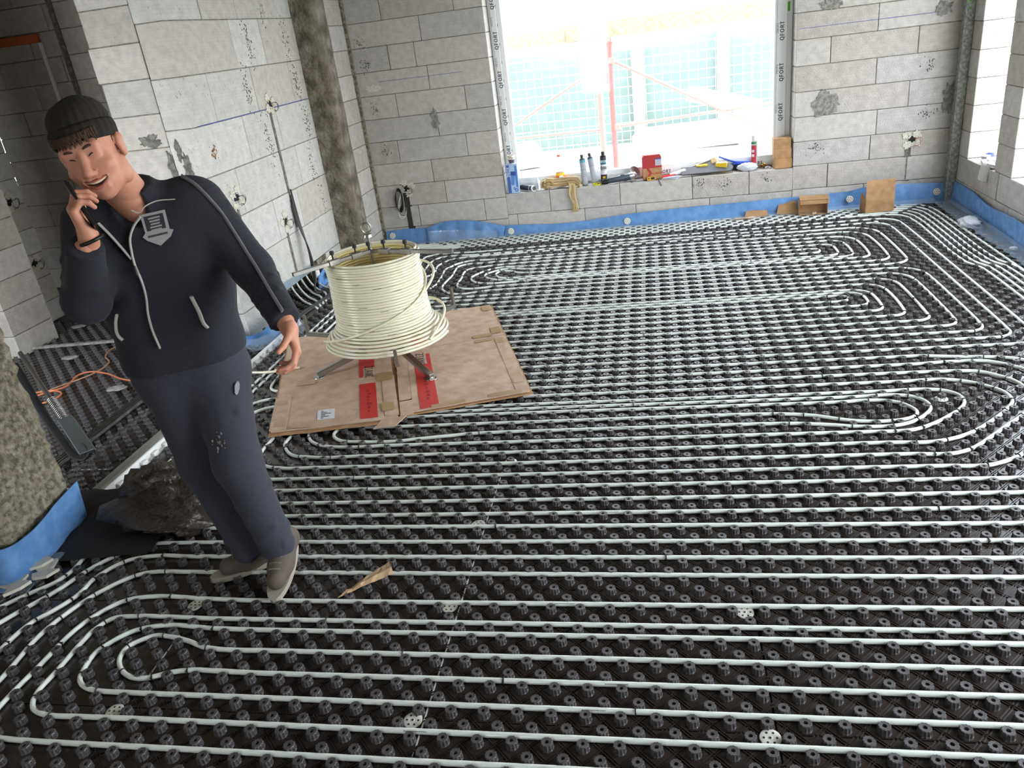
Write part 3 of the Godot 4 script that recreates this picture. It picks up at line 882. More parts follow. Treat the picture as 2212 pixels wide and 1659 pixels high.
	"window": [-3.1, -4.36, -2.5, -4, -2.122, -3.806, -2.077, -3.876, -2.072, -4.066, -2.076, -4.187, -2.089, -4.346, -2.063, -4.404, -2.028, -4.483, -1.925, -4.557, -1.68, -4.551, 0.982, -4.595, 1.152, -4.595, 1.214, -4.585, 1.269, -4.557, 1.314, -4.513, 1.342, -4.457, 1.352, -4.395, 1.352, -3.875, 1.347, -3.844, 1.333, -3.816, 1.311, -3.794, 1.283, -3.78, 1.252, -3.775, 1.082, -3.775, -1.545, -3.775, -1.715, -3.754, -1.808, -3.773, -1.86, -3.821, -1.882, -3.89, -1.884, -4.063, -1.892, -4.247, -1.854, -4.311, -1.74, -4.347, -1.57, -4.375, 0.838, -4.375, 1.008, -4.375, 1.048, -4.369, 1.084, -4.35, 1.113, -4.321, 1.131, -4.285, 1.138, -4.245, 1.138, -4.005, 1.134, -3.98, 1.122, -3.958, 1.105, -3.94, 1.082, -3.929, 1.058, -3.925, 0.888, -3.925, -1.285, -3.925, -1.455, -3.92, -1.554, -3.942, -1.629, -3.987, -1.687, -4.069, -1.686, -4.128, -1.655, -4.161, -1.572, -4.223, -1.48, -4.233, -1.31, -4.175, 0.706, -4.175, 0.876, -4.175, 0.905, -4.165, 0.924, -4.14, 0.924, -4.11, 0.905, -4.085, 0.876, -4.075, 0.706, -4.075, -1.245, -4.075, -1.415, -4.105, -1.475, -4.16, -1.563, -4.17, -1.595, -4.137, -1.596, -4.078, -1.568, -4.022, -1.513, -3.981, -1.463, -3.97, -1.293, -3.975, 0.793, -3.975, 0.963, -3.975, 0.987, -3.979, 1.01, -3.99, 1.027, -4.008, 1.039, -4.03, 1.043, -4.055, 1.043, -4.195, 1.039, -4.22, 1.027, -4.242, 1.01, -4.26, 0.987, -4.271, 0.963, -4.275, 0.793, -4.275, -1.382, -4.275, -1.552, -4.291, -1.643, -4.271, -1.724, -4.198, -1.773, -4.128, -1.797, -4.064, -1.785, -3.993, -1.73, -3.914, -1.63, -3.864, -1.481, -3.86, -1.311, -3.875, 0.982, -3.875, 1.152, -3.875, 1.18, -3.879, 1.205, -3.892, 1.225, -3.912, 1.237, -3.937, 1.242, -3.965, 1.242, -4.305, 1.233, -4.358, 1.209, -4.405, 1.172, -4.443, 1.124, -4.467, 1.072, -4.475, 0.902, -4.475, -1.605, -4.475, -1.775, -4.464, -1.906, -4.463, -1.981, -4.416, -1.991, -4.291, -1.984, -4.146, -1.998, -3.991, -2, -3.859, -1.967, -3.76, -1.886, -3.673, -1.79, -3.636, -1.62, -3.675, 1.152, -3.675, 1.322, -3.675, 1.362, -3.681, 1.398, -3.7, 1.427, -3.729, 1.446, -3.765, 1.452, -3.805, 1.452, -4.485, 1.441, -4.553, 1.41, -4.614, 1.361, -4.663, 1.3, -4.694, 1.232, -4.705, 1.062, -4.705, -1.742, -4.695, -2.084, -4.664, -2.152, -4.583, -2.19, -4.477, -2.173, -4.253, -2.214, -4.174, -2.55, -4.1, -3.1, -4.38],
	"edge": [-3.1, -4.2, -2.56, -4.15, -2.5, -4.05, -2.5, -2.295, -2.465, -2.21, -2.38, -2.175, 1.385, -2.175, 1.555, -2.175, 1.592, -2.181, 1.626, -2.198, 1.652, -2.224, 1.669, -2.258, 1.675, -2.295, 1.675, -4.765, 1.667, -4.814, 1.644, -4.859, 1.609, -4.894, 1.564, -4.917, 1.515, -4.925, 1.345, -4.925, -1.948, -4.852, -2.251, -4.871, -2.385, -4.802, -2.389, -4.682, -2.387, -4.544, -2.62, -4.3, -3.1, -4.42],
	"transit0": [-3.1, -4.5, -2.75, -4.6, -2.6, -5.005, -2.4, -5.045, 1.605, -5.045, 1.725, -4.995, 1.775, -4.875, 1.775, -3.62, 1.787, -3.57, 1.813, -3.5, 1.825, -3.45, 1.825, 0.9],
	"transit1": [-3.1, -4.53, -2.75, -4.65, -2.6, -5.06, -2.4, -5.1, 1.655, -5.1, 1.775, -5.05, 1.825, -4.93, 1.825, -3.62, 1.837, -3.57, 1.863, -3.5, 1.875, -3.45, 1.875, 0.9],
	"transit2": [-3.1, -4.56, -2.75, -4.7, -2.6, -5.115, -2.4, -5.155, 1.705, -5.155, 1.825, -5.105, 1.875, -4.985, 1.875, -3.62, 1.887, -3.57, 1.913, -3.5, 1.925, -3.45, 1.925, 0.9],
	"transit3": [-3.1, -4.59, -2.75, -4.75, -2.6, -5.17, -2.4, -5.21, 1.755, -5.21, 1.875, -5.16, 1.925, -5.04, 1.925, -3.62, 1.937, -3.57, 1.963, -3.5, 1.975, -3.45, 1.975, 0.9],
	"transit4": [-3.1, -4.62, -2.75, -4.8, -2.6, -5.225, -2.4, -5.265, 1.805, -5.265, 1.925, -5.215, 1.975, -5.095, 1.975, -3.62, 1.987, -3.57, 2.013, -3.5, 2.025, -3.45, 2.025, 0.9],
	"transit5": [-3.1, -4.65, -2.75, -4.85, -2.6, -5.28, -2.4, -5.32, 1.855, -5.32, 1.975, -5.27, 2.025, -5.15, 2.025, 0.9],
}
const LOOP_LABELS := {
	"front": "white heating pipe wound in a spiral across the front of the floor",
	"entry": "white pipe run just behind the front spiral, bending away under the black sheet",
	"entry2": "white pipe beside the black sheet, second behind the front spiral",
	"middle": "white heating pipe spiral whose tight end curl lies beside the cardboard",
	"rear": "white heating pipe spiral behind the coil, with seven nested right-hand bends",
	"window": "white heating pipe spiral nearest the window with a bright glare stripe",
	"edge": "white pipe looping round outside the two far spirals",
	"transit0": "white straight pipe along the right wall, innermost of the six",
	"transit1": "white pipe along the right wall, second innermost of the six",
	"transit2": "white pipe along the right wall, third of the six from inside",
	"transit3": "white pipe along the right wall, third of the six from outside",
	"transit4": "white pipe along the right wall, second outermost of the six",
	"transit5": "white straight pipe closest to the blue strip by the right wall",
}
var loop_paths := {}

func trace_pipes() -> void:
	for k in LOOPS:
		var a: Array = LOOPS[k]
		var pts := PackedVector3Array()
		for i in range(0, a.size(), 2): pts.append(Vector3(a[i], 0.0105, a[i + 1]))
		var path := smooth_path(pts, 5)
		loop_paths[k] = path
		for i in path.size() - 1:
			var l := path[i].distance_to(path[i + 1])
			if l > 0.3: continue
			var n := maxi(1, int(l / 0.01))
			for j in n:
				var q := path[i].lerp(path[i + 1], float(j) / n)
				var c := Vector2i(floori(q.x / 0.05), floori(q.z / 0.05))
				if not pipe_cells.has(c): pipe_cells[c] = []
				pipe_cells[c].append(Vector2(q.x, q.z))

func clip_mesh() -> ArrayMesh:
	var st := start()
	var pts := PackedVector3Array()
	for i in 11:
		var t := PI * i / 10.0
		pts.append(Vector3(cos(t) * 0.0098, 0.0105 + sin(t) * 0.0098, 0))
	pts.insert(0, Vector3(0.0098, -0.001, 0))
	pts.append(Vector3(-0.0098, -0.001, 0))
	put_tube(st, pts, 0.0021, 5, true, Vector2(1.0, 1.6))
	put_box(st, Vector3(-0.0155, 0.0165, -0.0026), Vector3(-0.006, 0.0205, 0.0026))
	return done(st)

func build_pipes() -> void:
	var group := {}
	for k in LOOPS:
		var path: PackedVector3Array = loop_paths[k]
		var t := thing("heating_pipe", LOOP_LABELS[k], "pipe")
		part("pipe", tube(path, 0.0087, 10), M.pipe, t)
		# printed marks along the pipe
		var n := 0
		var run := 0.0
		for i in path.size() - 1:
			var l := path[i].distance_to(path[i + 1])
			run += l
			if l > 0.9 and n < 9:
				var dir := (path[i + 1] - path[i]).normalized()
				if dir.x < 0: dir = -dir
				var f := fposmod(run * 0.731, 0.6) + 0.2
				var q := path[i].lerp(path[i + 1], f)
				if q.z > -2.2 and absf(dir.x) > 0.9:
					part("print", mark_mesh(), M.ink, t, Transform3D(Basis(dir, Vector3.UP, dir.cross(Vector3.UP)), q))
					n += 1
	place_clips()

var _mark: ArrayMesh
func mark_mesh() -> ArrayMesh:
	if _mark: return _mark
	var st := start()
	var r := RandomNumberGenerator.new()
	r.seed = 4
	var x := -0.035
	while x < 0.035:
		var w := r.randf_range(0.0015, 0.004)
		var yy := 0.00815 * sin(0.75)
		var zz := 0.00815 * cos(0.75)
		var xf := Transform3D(Basis(Vector3.RIGHT, -0.75 + PI * 0.0), Vector3(x, 0, 0))
		put_box(st, Vector3(0, -0.0012, 0.0080), Vector3(w, 0.0012, 0.0086), xf)
		x += w + 0.0012
	_mark = done(st)
	return _mark

# small black ties that hold the pipe down, mostly in the bends
func place_clips() -> void:
	var cm := clip_mesh()
	var group := "pipe ties"
	var count := 0
	for k in LOOPS:
		var path: PackedVector3Array = loop_paths[k]
		var since := 0.05
		for i in range(1, path.size() - 1):
			var l := path[i].distance_to(path[i - 1])
			var d0 := (path[i] - path[i - 1]).normalized()
			var d1 := (path[i + 1] - path[i]).normalized()
			var bend := d0.angle_to(d1)
			if l > 1.2:
				# a stray tie or two on the straight
				for f in [fposmod(i * 0.377, 0.8) + 0.1]:
					var q := path[i - 1].lerp(path[i], f)
					if count < 290 and in_sight(q) and fposmod(i * 0.61, 1.0) < 0.75:
						add_clip(cm, q, d0, group)
						count += 1
				since = 0.06
				continue
			since += l
			if bend > 0.045 and since > 0.105 + 0.05 * fposmod(i * 0.618, 1.0) and in_sight(path[i]) and count < 290:
				add_clip(cm, path[i], (d0 + d1).normalized(), group)
				count += 1
				since = 0.0

func in_sight(q: Vector3) -> bool:
	if q.z > 0.62 or q.z < -5.3 or q.x < -2.85: return false
	if q.x > -2.75 and q.x < -0.98 and q.z < -1.38 and q.z > -3.2 and q.x < -0.5 * (q.z + 1.39) * -0.0 - 1.0: return false
	return q.x - 0.55 < (0.445 - q.z) * 0.62

func add_clip(cm: Mesh, q: Vector3, dir: Vector3, group: String) -> void:
	var z := dir
	var x := Vector3.UP.cross(z).normalized()
	solo("pipe_tie", "small black tie holding a white heating pipe to the studded floor", "tie", cm, M.clip, Transform3D(Basis(x, Vector3.UP, z), Vector3(q.x, 0.0, q.z)), group)
# ---------------------------------------------------------------- on the walls
func blob(rx: float, ry: float, seed_: int, rag := 0.35, thick := 0.003) -> ArrayMesh:
	var n := FastNoiseLite.new()
	n.seed = seed_
	n.frequency = 1.0
	var p := PackedVector2Array()
	for i in 36:
		var t := TAU * i / 36
		var r := 1.0 + rag * n.get_noise_2d(cos(t) * 1.7, sin(t) * 1.7) + rag * 0.5 * n.get_noise_2d(cos(t) * 6.0, sin(t) * 6.0)
		p.append(Vector2(cos(t) * rx, sin(t) * ry) * r)
	return prism(p, -0.002, thick)

func specks(count: int, w: float, h: float, seed_: int, big := 0.008) -> ArrayMesh:
	var r := RandomNumberGenerator.new()
	r.seed = seed_
	var st := start()
	for i in count:
		var c := Vector2(r.randfn(0, w * 0.4), r.randfn(0, h * 0.4))
		var s := big * r.randf_range(0.15, 0.7)
		var p := PackedVector2Array()
		for k in 6: p.append(c + Vector2(cos(TAU * k / 6), sin(TAU * k / 6) * r.randf_range(1.0, 2.2)) * s * r.randf_range(0.7, 1.1))
		put_prism(st, p, -0.001, 0.0012)
	return done(st)

func wire(parent: Node3D, pts: Array, r: float, m: Material, called := "cable") -> MeshInstance3D:
	return part(called, tube(smooth_path(PackedVector3Array(pts), 6), r, 7), m, parent)

func build_wall_details() -> void:
	var wf: Node3D = get_node("wall_far")
	var wl: Node3D = get_node("wall_left")
	var zf := WALL_FAR + 0.003
	part("mortar_smear", blob(0.105, 0.10, 3, 0.5), M.smear, wf, at(Vector3(1.17, 0.925, zf)))
	part("mortar_smear", blob(0.085, 0.05, 5, 0.6), M.smear, wf, at(Vector3(1.19, 1.70, zf)))
	part("mortar_smear", blob(0.035, 0.085, 6, 0.7), M.smear, wf, at(Vector3(-2.265, 1.14, zf)))
	part("mortar_smear", blob(0.05, 0.12, 8, 0.6), M.smear, wf, at(Vector3(2.16, 0.86, zf)))
	part("mortar_smear", blob(0.06, 0.05, 9, 0.6), M.smear, wf, at(Vector3(2.05, 1.56, zf)))
	part("plaster_patch", blob(0.075, 0.03, 10, 0.7), M.foam_plaster, wf, at(Vector3(-2.80, 1.47, zf)))
	for q in [[-2.85, 1.86, 11], [-2.83, 1.66, 12], [-2.82, 1.28, 13], [-2.80, 0.9, 14], [1.98, 1.14, 15], [2.0, 0.76, 16], [0.35, 0.32, 17], [0.12, 0.34, 18], [0.7, 0.33, 19], [1.1, 0.56, 20]]:
		part("soot_specks", specks(30, 0.07, 0.07, q[2]), M.soot, wf, at(Vector3(q[0], q[1], zf - 0.001)))
	var chalk := mat(Color(0.25, 0.33, 0.62), 0.9)
	for q in [[-2.75, -1.95, 1.524], [0.95, 2.0, 1.535]]:
		var st := start()
		put_box(st, Vector3(q[0], q[2] - 0.0015, zf - 0.002), Vector3(q[1], q[2] + 0.0015, zf + 0.0006))
		part("chalk_line", done(st), chalk, wf)
	# left wall
	var yr := Basis(Vector3.UP, PI / 2)
	var xl := WALL_LEFT + 0.003
	var st2 := start()
	put_box(st2, Vector3(xl - 0.002, 1.4835, -4.8), Vector3(xl + 0.0012, 1.4875, -2.95))
	part("chalk_line", done(st2), chalk, wl)
	for q in [[-4.62, 1.95, 31, 50], [-4.65, 1.62, 32, 60], [-4.68, 1.3, 33, 60], [-4.6, 0.98, 34, 50], [-4.66, 0.66, 35, 40], [-3.95, 1.95, 36, 70], [-3.75, 1.65, 37, 70], [-3.9, 1.3, 38, 60], [-4.3, 2.2, 39, 50]]:
		part("soot_specks", specks(q[3], 0.08, 0.22, q[2], 0.007), M.soot, wl, Transform3D(yr, Vector3(xl - 0.001, q[1], q[0])))
	part("rust_stain", specks(26, 0.05, 0.06, 50, 0.01), mat(Color(0.62, 0.42, 0.24), 0.9), wl, Transform3D(yr, Vector3(xl - 0.001, 1.30, -3.08)))
	# end of the wall: grout smears
	for q in [[-3.52, 1.43, 0.07, 0.04, 51], [-3.42, 1.27, 0.025, 0.09, 52], [-3.345, 1.36, 0.02, 0.06, 53], [-3.31, 1.22, 0.028, 0.10, 54]]:
		part("grout_smear", blob(q[2], q[3], q[4], 0.7), M.mortar, wl, at(Vector3(q[0], q[1], -2.896)))
	# chases cut for cables, filled grey
	for q in [[-4.055, -4.02, 0.55, 1.49], [-3.20, -3.165, 0.55, 0.95], [-3.86, -3.825, 0.22, 0.62]]:
		var sc := start()
		put_box(sc, Vector3(xl - 0.02, q[2], q[0]), Vector3(xl - 0.0005, q[3], q[1]))
		part("filled_chase", done(sc), M.mortar, wl)
	for q in [[1.845, 1.905, 0.02, 0.51], [-2.70, -2.63, 0.02, 0.50]]:
		var sc := start()
		put_box(sc, Vector3(q[0], q[2], zf - 0.03), Vector3(q[1], q[3], zf - 0.0015))
		part("filled_chase", done(sc), mat(Color(0.22, 0.20, 0.19), 0.9) if q[0] < 0 else M.mortar, wf)
	# back boxes for sockets
	socket("blue mortared socket box above the man's shoulder on the white wall", Transform3D(yr, Vector3(xl, 0.97, -3.20)), mat(Color(0.14, 0.20, 0.55), 0.5), 1)
	socket("yellow socket box high on the white wall, wires hanging out", Transform3D(yr, Vector3(xl, 1.512, -4.06)), mat(Color(0.72, 0.58, 0.18), 0.5), 2)
	socket("dark socket box low on the white wall beside the cables", Transform3D(yr, Vector3(xl, 0.64, -3.85)), mat(Color(0.22, 0.23, 0.25), 0.5), 3)
	socket("white socket box with copper wires, right of the window", at(Vector3(1.897, 0.553, zf)), mat(Color(0.80, 0.79, 0.75), 0.5), 4)
	socket("grey socket box with a coiled black cable, left of the window", at(Vector3(-2.655, 0.545, zf)), mat(Color(0.5, 0.49, 0.46), 0.6), 5)
	socket("dark socket box high on the sunlit side wall behind the column", Transform3D(yr, Vector3(-5.447, 1.03, -3.67)), mat(Color(0.22, 0.23, 0.25), 0.5), 6)
	socket("dark socket box low on the side wall, loose wire beside it", Transform3D(yr, Vector3(-5.447, 0.51, -3.69)), mat(Color(0.25, 0.26, 0.28), 0.5), 7)
	var cb := thing("cable_coil", "coiled black cable hanging from the box left of the window", "cable", Vector3(-2.69, 0.50, zf + 0.012))
	for k in 6:
		var pts := []
		for i in 13:
			var t := TAU * i / 12
			pts.append(Vector3(-0.06 + cos(t) * 0.035 + 0.004 * k, -0.06 + sin(t) * (0.085 + 0.006 * k) + cos(t) * 0.02, 0.006 * k))
		wire(cb, pts, 0.004, M.black if k % 3 != 2 else M.grey_cable)
	for k in 3: wire(cb, [Vector3(0.02, 0.06, 0), Vector3(-0.02, 0.0, 0.02), Vector3(-0.075 + 0.01 * k, -0.11, 0.02), Vector3(-0.06, -0.20 - 0.02 * k, 0.01), Vector3(-0.01, -0.21, 0.01), Vector3(0.01, -0.14, 0.0)], 0.0025, M.white if k > 0 else M.grey_cable)
	# steel post in the far right corner
	var sp := thing("steel_post", "galvanised square steel post standing in the far right corner", "post", Vector3(2.213, 0.0, -5.345))
	part("tube", cbox(Vector3(0.07, 2.7, 0.07), 0.004), M.galv, sp, at(Vector3(0, 1.35, 0)))
	part("base_plate", cbox(Vector3(0.10, 0.012, 0.10), 0.003), M.galv, sp, at(Vector3(0, 0.006, 0)))
	part("paint_mark", blob(0.013, 0.016, 61, 0.4, 0.001), mat(Color(0.38, 0.66, 0.24), 0.7), sp, at(Vector3(-0.005, 1.60, 0.0353)))
	part("paint_mark", blob(0.009, 0.010, 62, 0.4, 0.001), mat(Color(0.38, 0.66, 0.24), 0.7), sp, at(Vector3(-0.006, 1.535, 0.0353)))
	part("mud_splash", specks(24, 0.03, 0.25, 63, 0.006), M.mortar, sp, at(Vector3(0.0, 1.38, 0.0345)))
	part("mud_splash", specks(24, 0.03, 0.25, 64, 0.006), M.mortar, sp, at(Vector3(0.0, 0.45, 0.0345)))
	# cables that come down the chase in the left wall and sweep over the floor
	var cd := thing("cable_bundle", "bundle of dark cables coming down the white wall onto the floor", "cable", Vector3(-3.17, 0, -4.04))
	for k in 4:
		var dz := 0.014 * k
		wire(cd, [Vector3(-0.012, 0.86 - 0.04 * k, dz), Vector3(0.0, 0.6, dz), Vector3(0.03 + 0.01 * k, 0.35, 0.02 + dz), Vector3(0.05 + 0.012 * k, 0.14, 0.08 + dz), Vector3(0.10, 0.045, 0.16 + dz), Vector3(0.17, 0.035, 0.10 + 0.02 * k), Vector3(0.22 + 0.01 * k, 0.035, 0.22), Vector3(0.19 + 0.014 * k, 0.035, 0.5), Vector3(0.16 + 0.016 * k, 0.035, 0.8), Vector3(0.20 + 0.02 * k, 0.034, 1.05)], 0.0065, M.grey_cable if k % 2 else M.black)
	var ms := thing("manifold_pipes", "white pipe ends and sleeves coming through the hole under the wall", "pipes", Vector3(-3.24, 0.0, -3.9))
	for k in 5:
		wire(ms, [Vector3(0.0, 0.17, -0.25 + 0.1 * k), Vector3(0.04, 0.10, -0.22 + 0.1 * k), Vector3(0.13, 0.04, -0.15 + 0.1 * k), Vector3(0.24, 0.032, -0.05 + 0.1 * k), Vector3(0.33, 0.03, 0.2 + 0.06 * k)], 0.0085, M.pipe, "pipe")
	part("sleeve", lathe([Vector2(0, 0.06), Vector2(0.03, 0.06), Vector2(0.034, 0.05), Vector2(0.034, 0.0), Vector2(0, 0)], 18), M.white, ms, at(Vector3(0.08, 0.10, -0.2)))
	part("back_plate", cbox(Vector3(0.008, 0.07, 0.55), 0.001), mat(Color(0.60, 0.66, 0.70), 0.4, 0.3), ms, at(Vector3(0.035, 0.185, 0.05)))

func socket(label: String, xf: Transform3D, m: Material, seed_: int) -> void:
	var t := thing("socket_box", label, "socket box")
	t.transform = xf
	var st := start()
	var w := 0.034
	for s in [[-w, -w, w, -w + 0.003], [-w, w - 0.003, w, w], [-w, -w, -w + 0.003, w], [w - 0.003, -w, w, w]]:
		put_box(st, Vector3(s[0], s[1], -0.03), Vector3(s[2], s[3], 0.004))
	put_box(st, Vector3(-w, -w, -0.004), Vector3(w, w, -0.0015))
	part("box", done(st), m, t)
	var hole := start()
	put_box(hole, Vector3(-w + 0.004, -w + 0.004, -0.0012), Vector3(w - 0.004, w - 0.004, 0.0006))
	part("interior_shade", done(hole), mat(Color(0.07, 0.06, 0.06), 0.8), t)  # flat dark plate painted for the shade inside the box
	for k in 4:
		var a := TAU * k / 4 + seed_
		part("plaster", blob(0.035, 0.03, seed_ * 10 + k, 0.7, 0.003 + 0.001 * (k % 2)), M.foam_plaster, t, at(Vector3(cos(a) * 0.055, sin(a) * 0.055, 0.0)))
	var r := RandomNumberGenerator.new()
	r.seed = seed_
	for k in 3:
		wire(t, [Vector3(0, 0, 0), Vector3(0.02, 0.01, 0.03), Vector3(0.05 + 0.01 * k, r.randf_range(-0.03, 0.02), 0.035), Vector3(0.045, -0.05, 0.03), Vector3(0.01, -0.04 - 0.01 * k, 0.02)], 0.0016, M.grey_cable if seed_ != 4 else mat(Color(0.60, 0.33, 0.25), 0.5), "wire")
# ---------------------------------------------------------------- outside the window
func build_outside() -> void:
	var g := structure("ground")
	var yard := mat(Color(0.83, 0.82, 0.80), 0.95)
	core(g, Vector3(-40, -0.1, -40), Vector3(2.5, 0.26, -5.80), yard, "yard")
	core(g, Vector3(2.6, -0.6, -40), Vector3(40, -0.15, 30), yard, "yard")
	core(g, Vector3(-40, -0.6, 4.4), Vector3(2.6, -0.15, 30), yard, "yard")
	core(g, Vector3(-40, -0.6, -0.2), Vector3(-3.65, -0.15, 4.4), yard, "yard")
	core(g, Vector3(-40, -0.6, -7.2), Vector3(-8.05, -0.15, -0.2), yard, "yard")
	# green shade net on a white wire mesh
	var f := thing("mesh_fence", "green shade net behind a white wire mesh fence outside the window", "fence", Vector3(0, 0.26, -8.85))
	var st := start()
	st.set_smooth_group(0)
	var nz := FastNoiseLite.new()
	nz.seed = 3
	nz.frequency = 1.1
	var nx := 60
	var ny := 14
	var p := func(i: int, j: int) -> Vector3:
		var x := lerpf(-4.2, 3.6, float(i) / nx)
		var top := 1.20 + 0.05 * sin(x * 2.1) - 0.03 * absf(sin(x * 1.3 + 0.6)) + (0.06 if x > 0.6 else 0.0)
		var y := top * j / ny
		return Vector3(x, y, -0.06 + 0.05 * nz.get_noise_2d(x * 1.2, y * 2.0) + 0.02 * sin(y * 17.0 + x) * clampf(y - 0.7, 0, 1))
	for i in nx:
		for j in ny: quad(st, p.call(i, j), p.call(i + 1, j), p.call(i + 1, j + 1), p.call(i, j + 1))
	var net := mat(Color(0.47, 0.55, 0.525), 0.9)  # paler than the cloth: backlight and haze are put into this colour
	net.cull_mode = BaseMaterial3D.CULL_DISABLED
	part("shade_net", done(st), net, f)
	var wr := start()
	for k in 70: put_box(wr, Vector3(-4.2 + 0.11 * k - 0.004, 0, -0.004), Vector3(-4.2 + 0.11 * k + 0.004, 1.17, 0.004))
	for k in 11: put_box(wr, Vector3(-4.2, 0.05 + 0.11 * k - 0.004, 0.001), Vector3(3.6, 0.05 + 0.11 * k + 0.004, 0.009))
	var wm := part("wire_mesh", done(wr), mat(Color(0.88, 0.90, 0.88), 0.6), f)
	wm.set_meta("kind", "stuff")
	for x in [-2.6, -0.44, 0.62, 2.4]:
		var ps := start()
		put_box(ps, Vector3(x - 0.075, 0, 0.01), Vector3(x + 0.075, 1.30, 0.09), Transform3D(), 0.006)
		part("post", done(ps), mat(Color(0.90, 0.90, 0.88), 0.8), f)
	# scaffold
	var red := mat(Color(0.72, 0.36, 0.34), 0.6)
	var rust := mat(Color(0.66, 0.52, 0.48), 0.7)
	var zs := -7.05
	var sc := thing("scaffold", "red painted scaffold frame with crossing braces outside the window", "scaffold", Vector3(0, 0.26, zs))
	part("standard", tube([Vector3(-0.70, 0, 0), Vector3(-0.70, 1.36, 0)], 0.03, 10), red, sc)
	part("standard", tube([Vector3(-0.84, 0, -0.05), Vector3(-0.84, 2.6, -0.05)], 0.028, 10), rust, sc)
	part("standard", tube([Vector3(-0.75, 0.9, -0.05), Vector3(-0.68, 1.32, 0.03)], 0.022, 10), red, sc)
	part("brace", tube([Vector3(-0.68, 1.13, 0), Vector3(0.98, 0.22, 0)], 0.017, 8), rust, sc)
	part("brace", tube([Vector3(-0.86, 1.06, -0.05), Vector3(-1.98, 0.48, -0.05)], 0.015, 8), rust, sc)
	part("ledger", tube([Vector3(-0.66, 0.45, 0), Vector3(1.6, 0.56, 0)], 0.016, 8), rust, sc)
	part("ledger", tube([Vector3(-0.86, 0.43, -0.05), Vector3(-2.4, 0.43, -0.05)], 0.016, 8), rust, sc)
	for q in [Vector3(-0.68, 1.13, 0), Vector3(-0.66, 0.45, 0), Vector3(-0.85, 1.06, -0.05), Vector3(-0.72, 1.34, 0)]:
		part("coupler", cbox(Vector3(0.07, 0.07, 0.07), 0.012), rust, sc, at(q))
	var pl := thing("scaffold_plank", "weathered brown timber plank across the scaffold outside the window", "plank", Vector3(0, 1.70, -7.14))
	part("board", cbox(Vector3(3.2, 0.16, 0.045), 0.004), tri_mat(ramp_texture(256, 0.03, 4, [Color(0.66, 0.53, 0.42), Color(0.78, 0.66, 0.54)], [0.2, 0.8], 41), 2.0, 0.85), pl, at(Vector3(0.45, 0, 0)))
	part("board", cbox(Vector3(1.9, 0.14, 0.045), 0.004), tri_mat(ramp_texture(256, 0.03, 4, [Color(0.70, 0.58, 0.46), Color(0.80, 0.70, 0.58)], [0.2, 0.8], 42), 2.0, 0.85), pl, at(Vector3(-1.75, -0.02, -0.05)))
	# white insulation boards lying about in the yard
	var foam := mat(Color(0.92, 0.92, 0.91), 0.85)
	var k := 0
	for b in [[Vector3(-2.3, 0.36, -7.8), Vector3(1.3, 0.2, 0.8), 12.0, "white foam insulation board lying by the fence at the window's left"], [Vector3(0.15, 0.38, -8.2), Vector3(1.3, 0.24, 0.6), -7.0, "white foam insulation boards lying in front of the pale fence posts"], [Vector3(1.3, 0.44, -7.9), Vector3(1.2, 0.36, 0.7), 5.0, "tallest stack of white foam boards, outside near the spray can"]]:
		solo("foam_board", b[3], "insulation board", cbox(b[1], 0.02), foam, turned(b[0], Vector3(0, b[2], 2.0)), "foam boards in the yard")
	solo("foam_roll", "white foam roll leaning on the boards outside the window", "insulation roll", tube([Vector3(0.15, 0.86, -8.3), Vector3(1.0, 0.62, -8.2)], 0.09, 16), foam)
# ---------------------------------------------------------------- blue edge strips
# ribbon: base points (x,z), top points (x,z), top heights
func ribbon(base: Array, top: Array, heights: Array, thick: float, inward: Vector2) -> ArrayMesh:
	var n := base.size()
	var b := PackedVector3Array()
	var t := PackedVector3Array()
	for i in n:
		b.append(Vector3(base[i][0], 0.0, base[i][1]))
		t.append(Vector3(top[i][0], heights[i], top[i][1]))
	var bb := smooth_path(b, 6)
	var tt := PackedVector3Array()
	# sample the top at the same parameters
	var ts := smooth_path(t, 6)
	var m := 8
	var cnt := 0
	var cols := []
	var total := 90
	for i in total + 1:
		var f := float(i) / total
		cols.append([along(bb, f), along(ts, f)])
	var st := start()
	st.set_smooth_group(0)
	var rows := 5
	var off := Vector3(inward.x, 0, inward.y) * thick
	var pt := func(i: int, j: int, side: float) -> Vector3:
		var a: Vector3 = cols[i][0]
		var c: Vector3 = cols[i][1]
		var v := float(j) / rows
		var q := a.lerp(c, v)
		q += Vector3(inward.x, 0, inward.y) * (0.012 * sin(v * PI) * sin(i * 0.31))
		return q + off * side
	for i in total:
		for j in rows:
			quad(st, pt.call(i, j, 1), pt.call(i + 1, j, 1), pt.call(i + 1, j + 1, 1), pt.call(i, j + 1, 1))
			quad(st, pt.call(i + 1, j, 0), pt.call(i, j, 0), pt.call(i, j + 1, 0), pt.call(i + 1, j + 1, 0))
		st.set_smooth_group(-1)
		quad(st, pt.call(i, rows, 1), pt.call(i + 1, rows, 1), pt.call(i + 1, rows, 0), pt.call(i, rows, 0))
		st.set_smooth_group(0)
	return done(st)

func along(path: PackedVector3Array, f: float) -> Vector3:
	var total := 0.0
	for i in path.size() - 1: total += path[i].distance_to(path[i + 1])
	var want := total * clampf(f, 0, 1)
	for i in path.size() - 1:
		var l := path[i].distance_to(path[i + 1])
		if want <= l or i == path.size() - 2: return path[i].lerp(path[i + 1], clampf(want / maxf(l, 1e-6), 0, 1))
		want -= l
	return path[path.size() - 1]

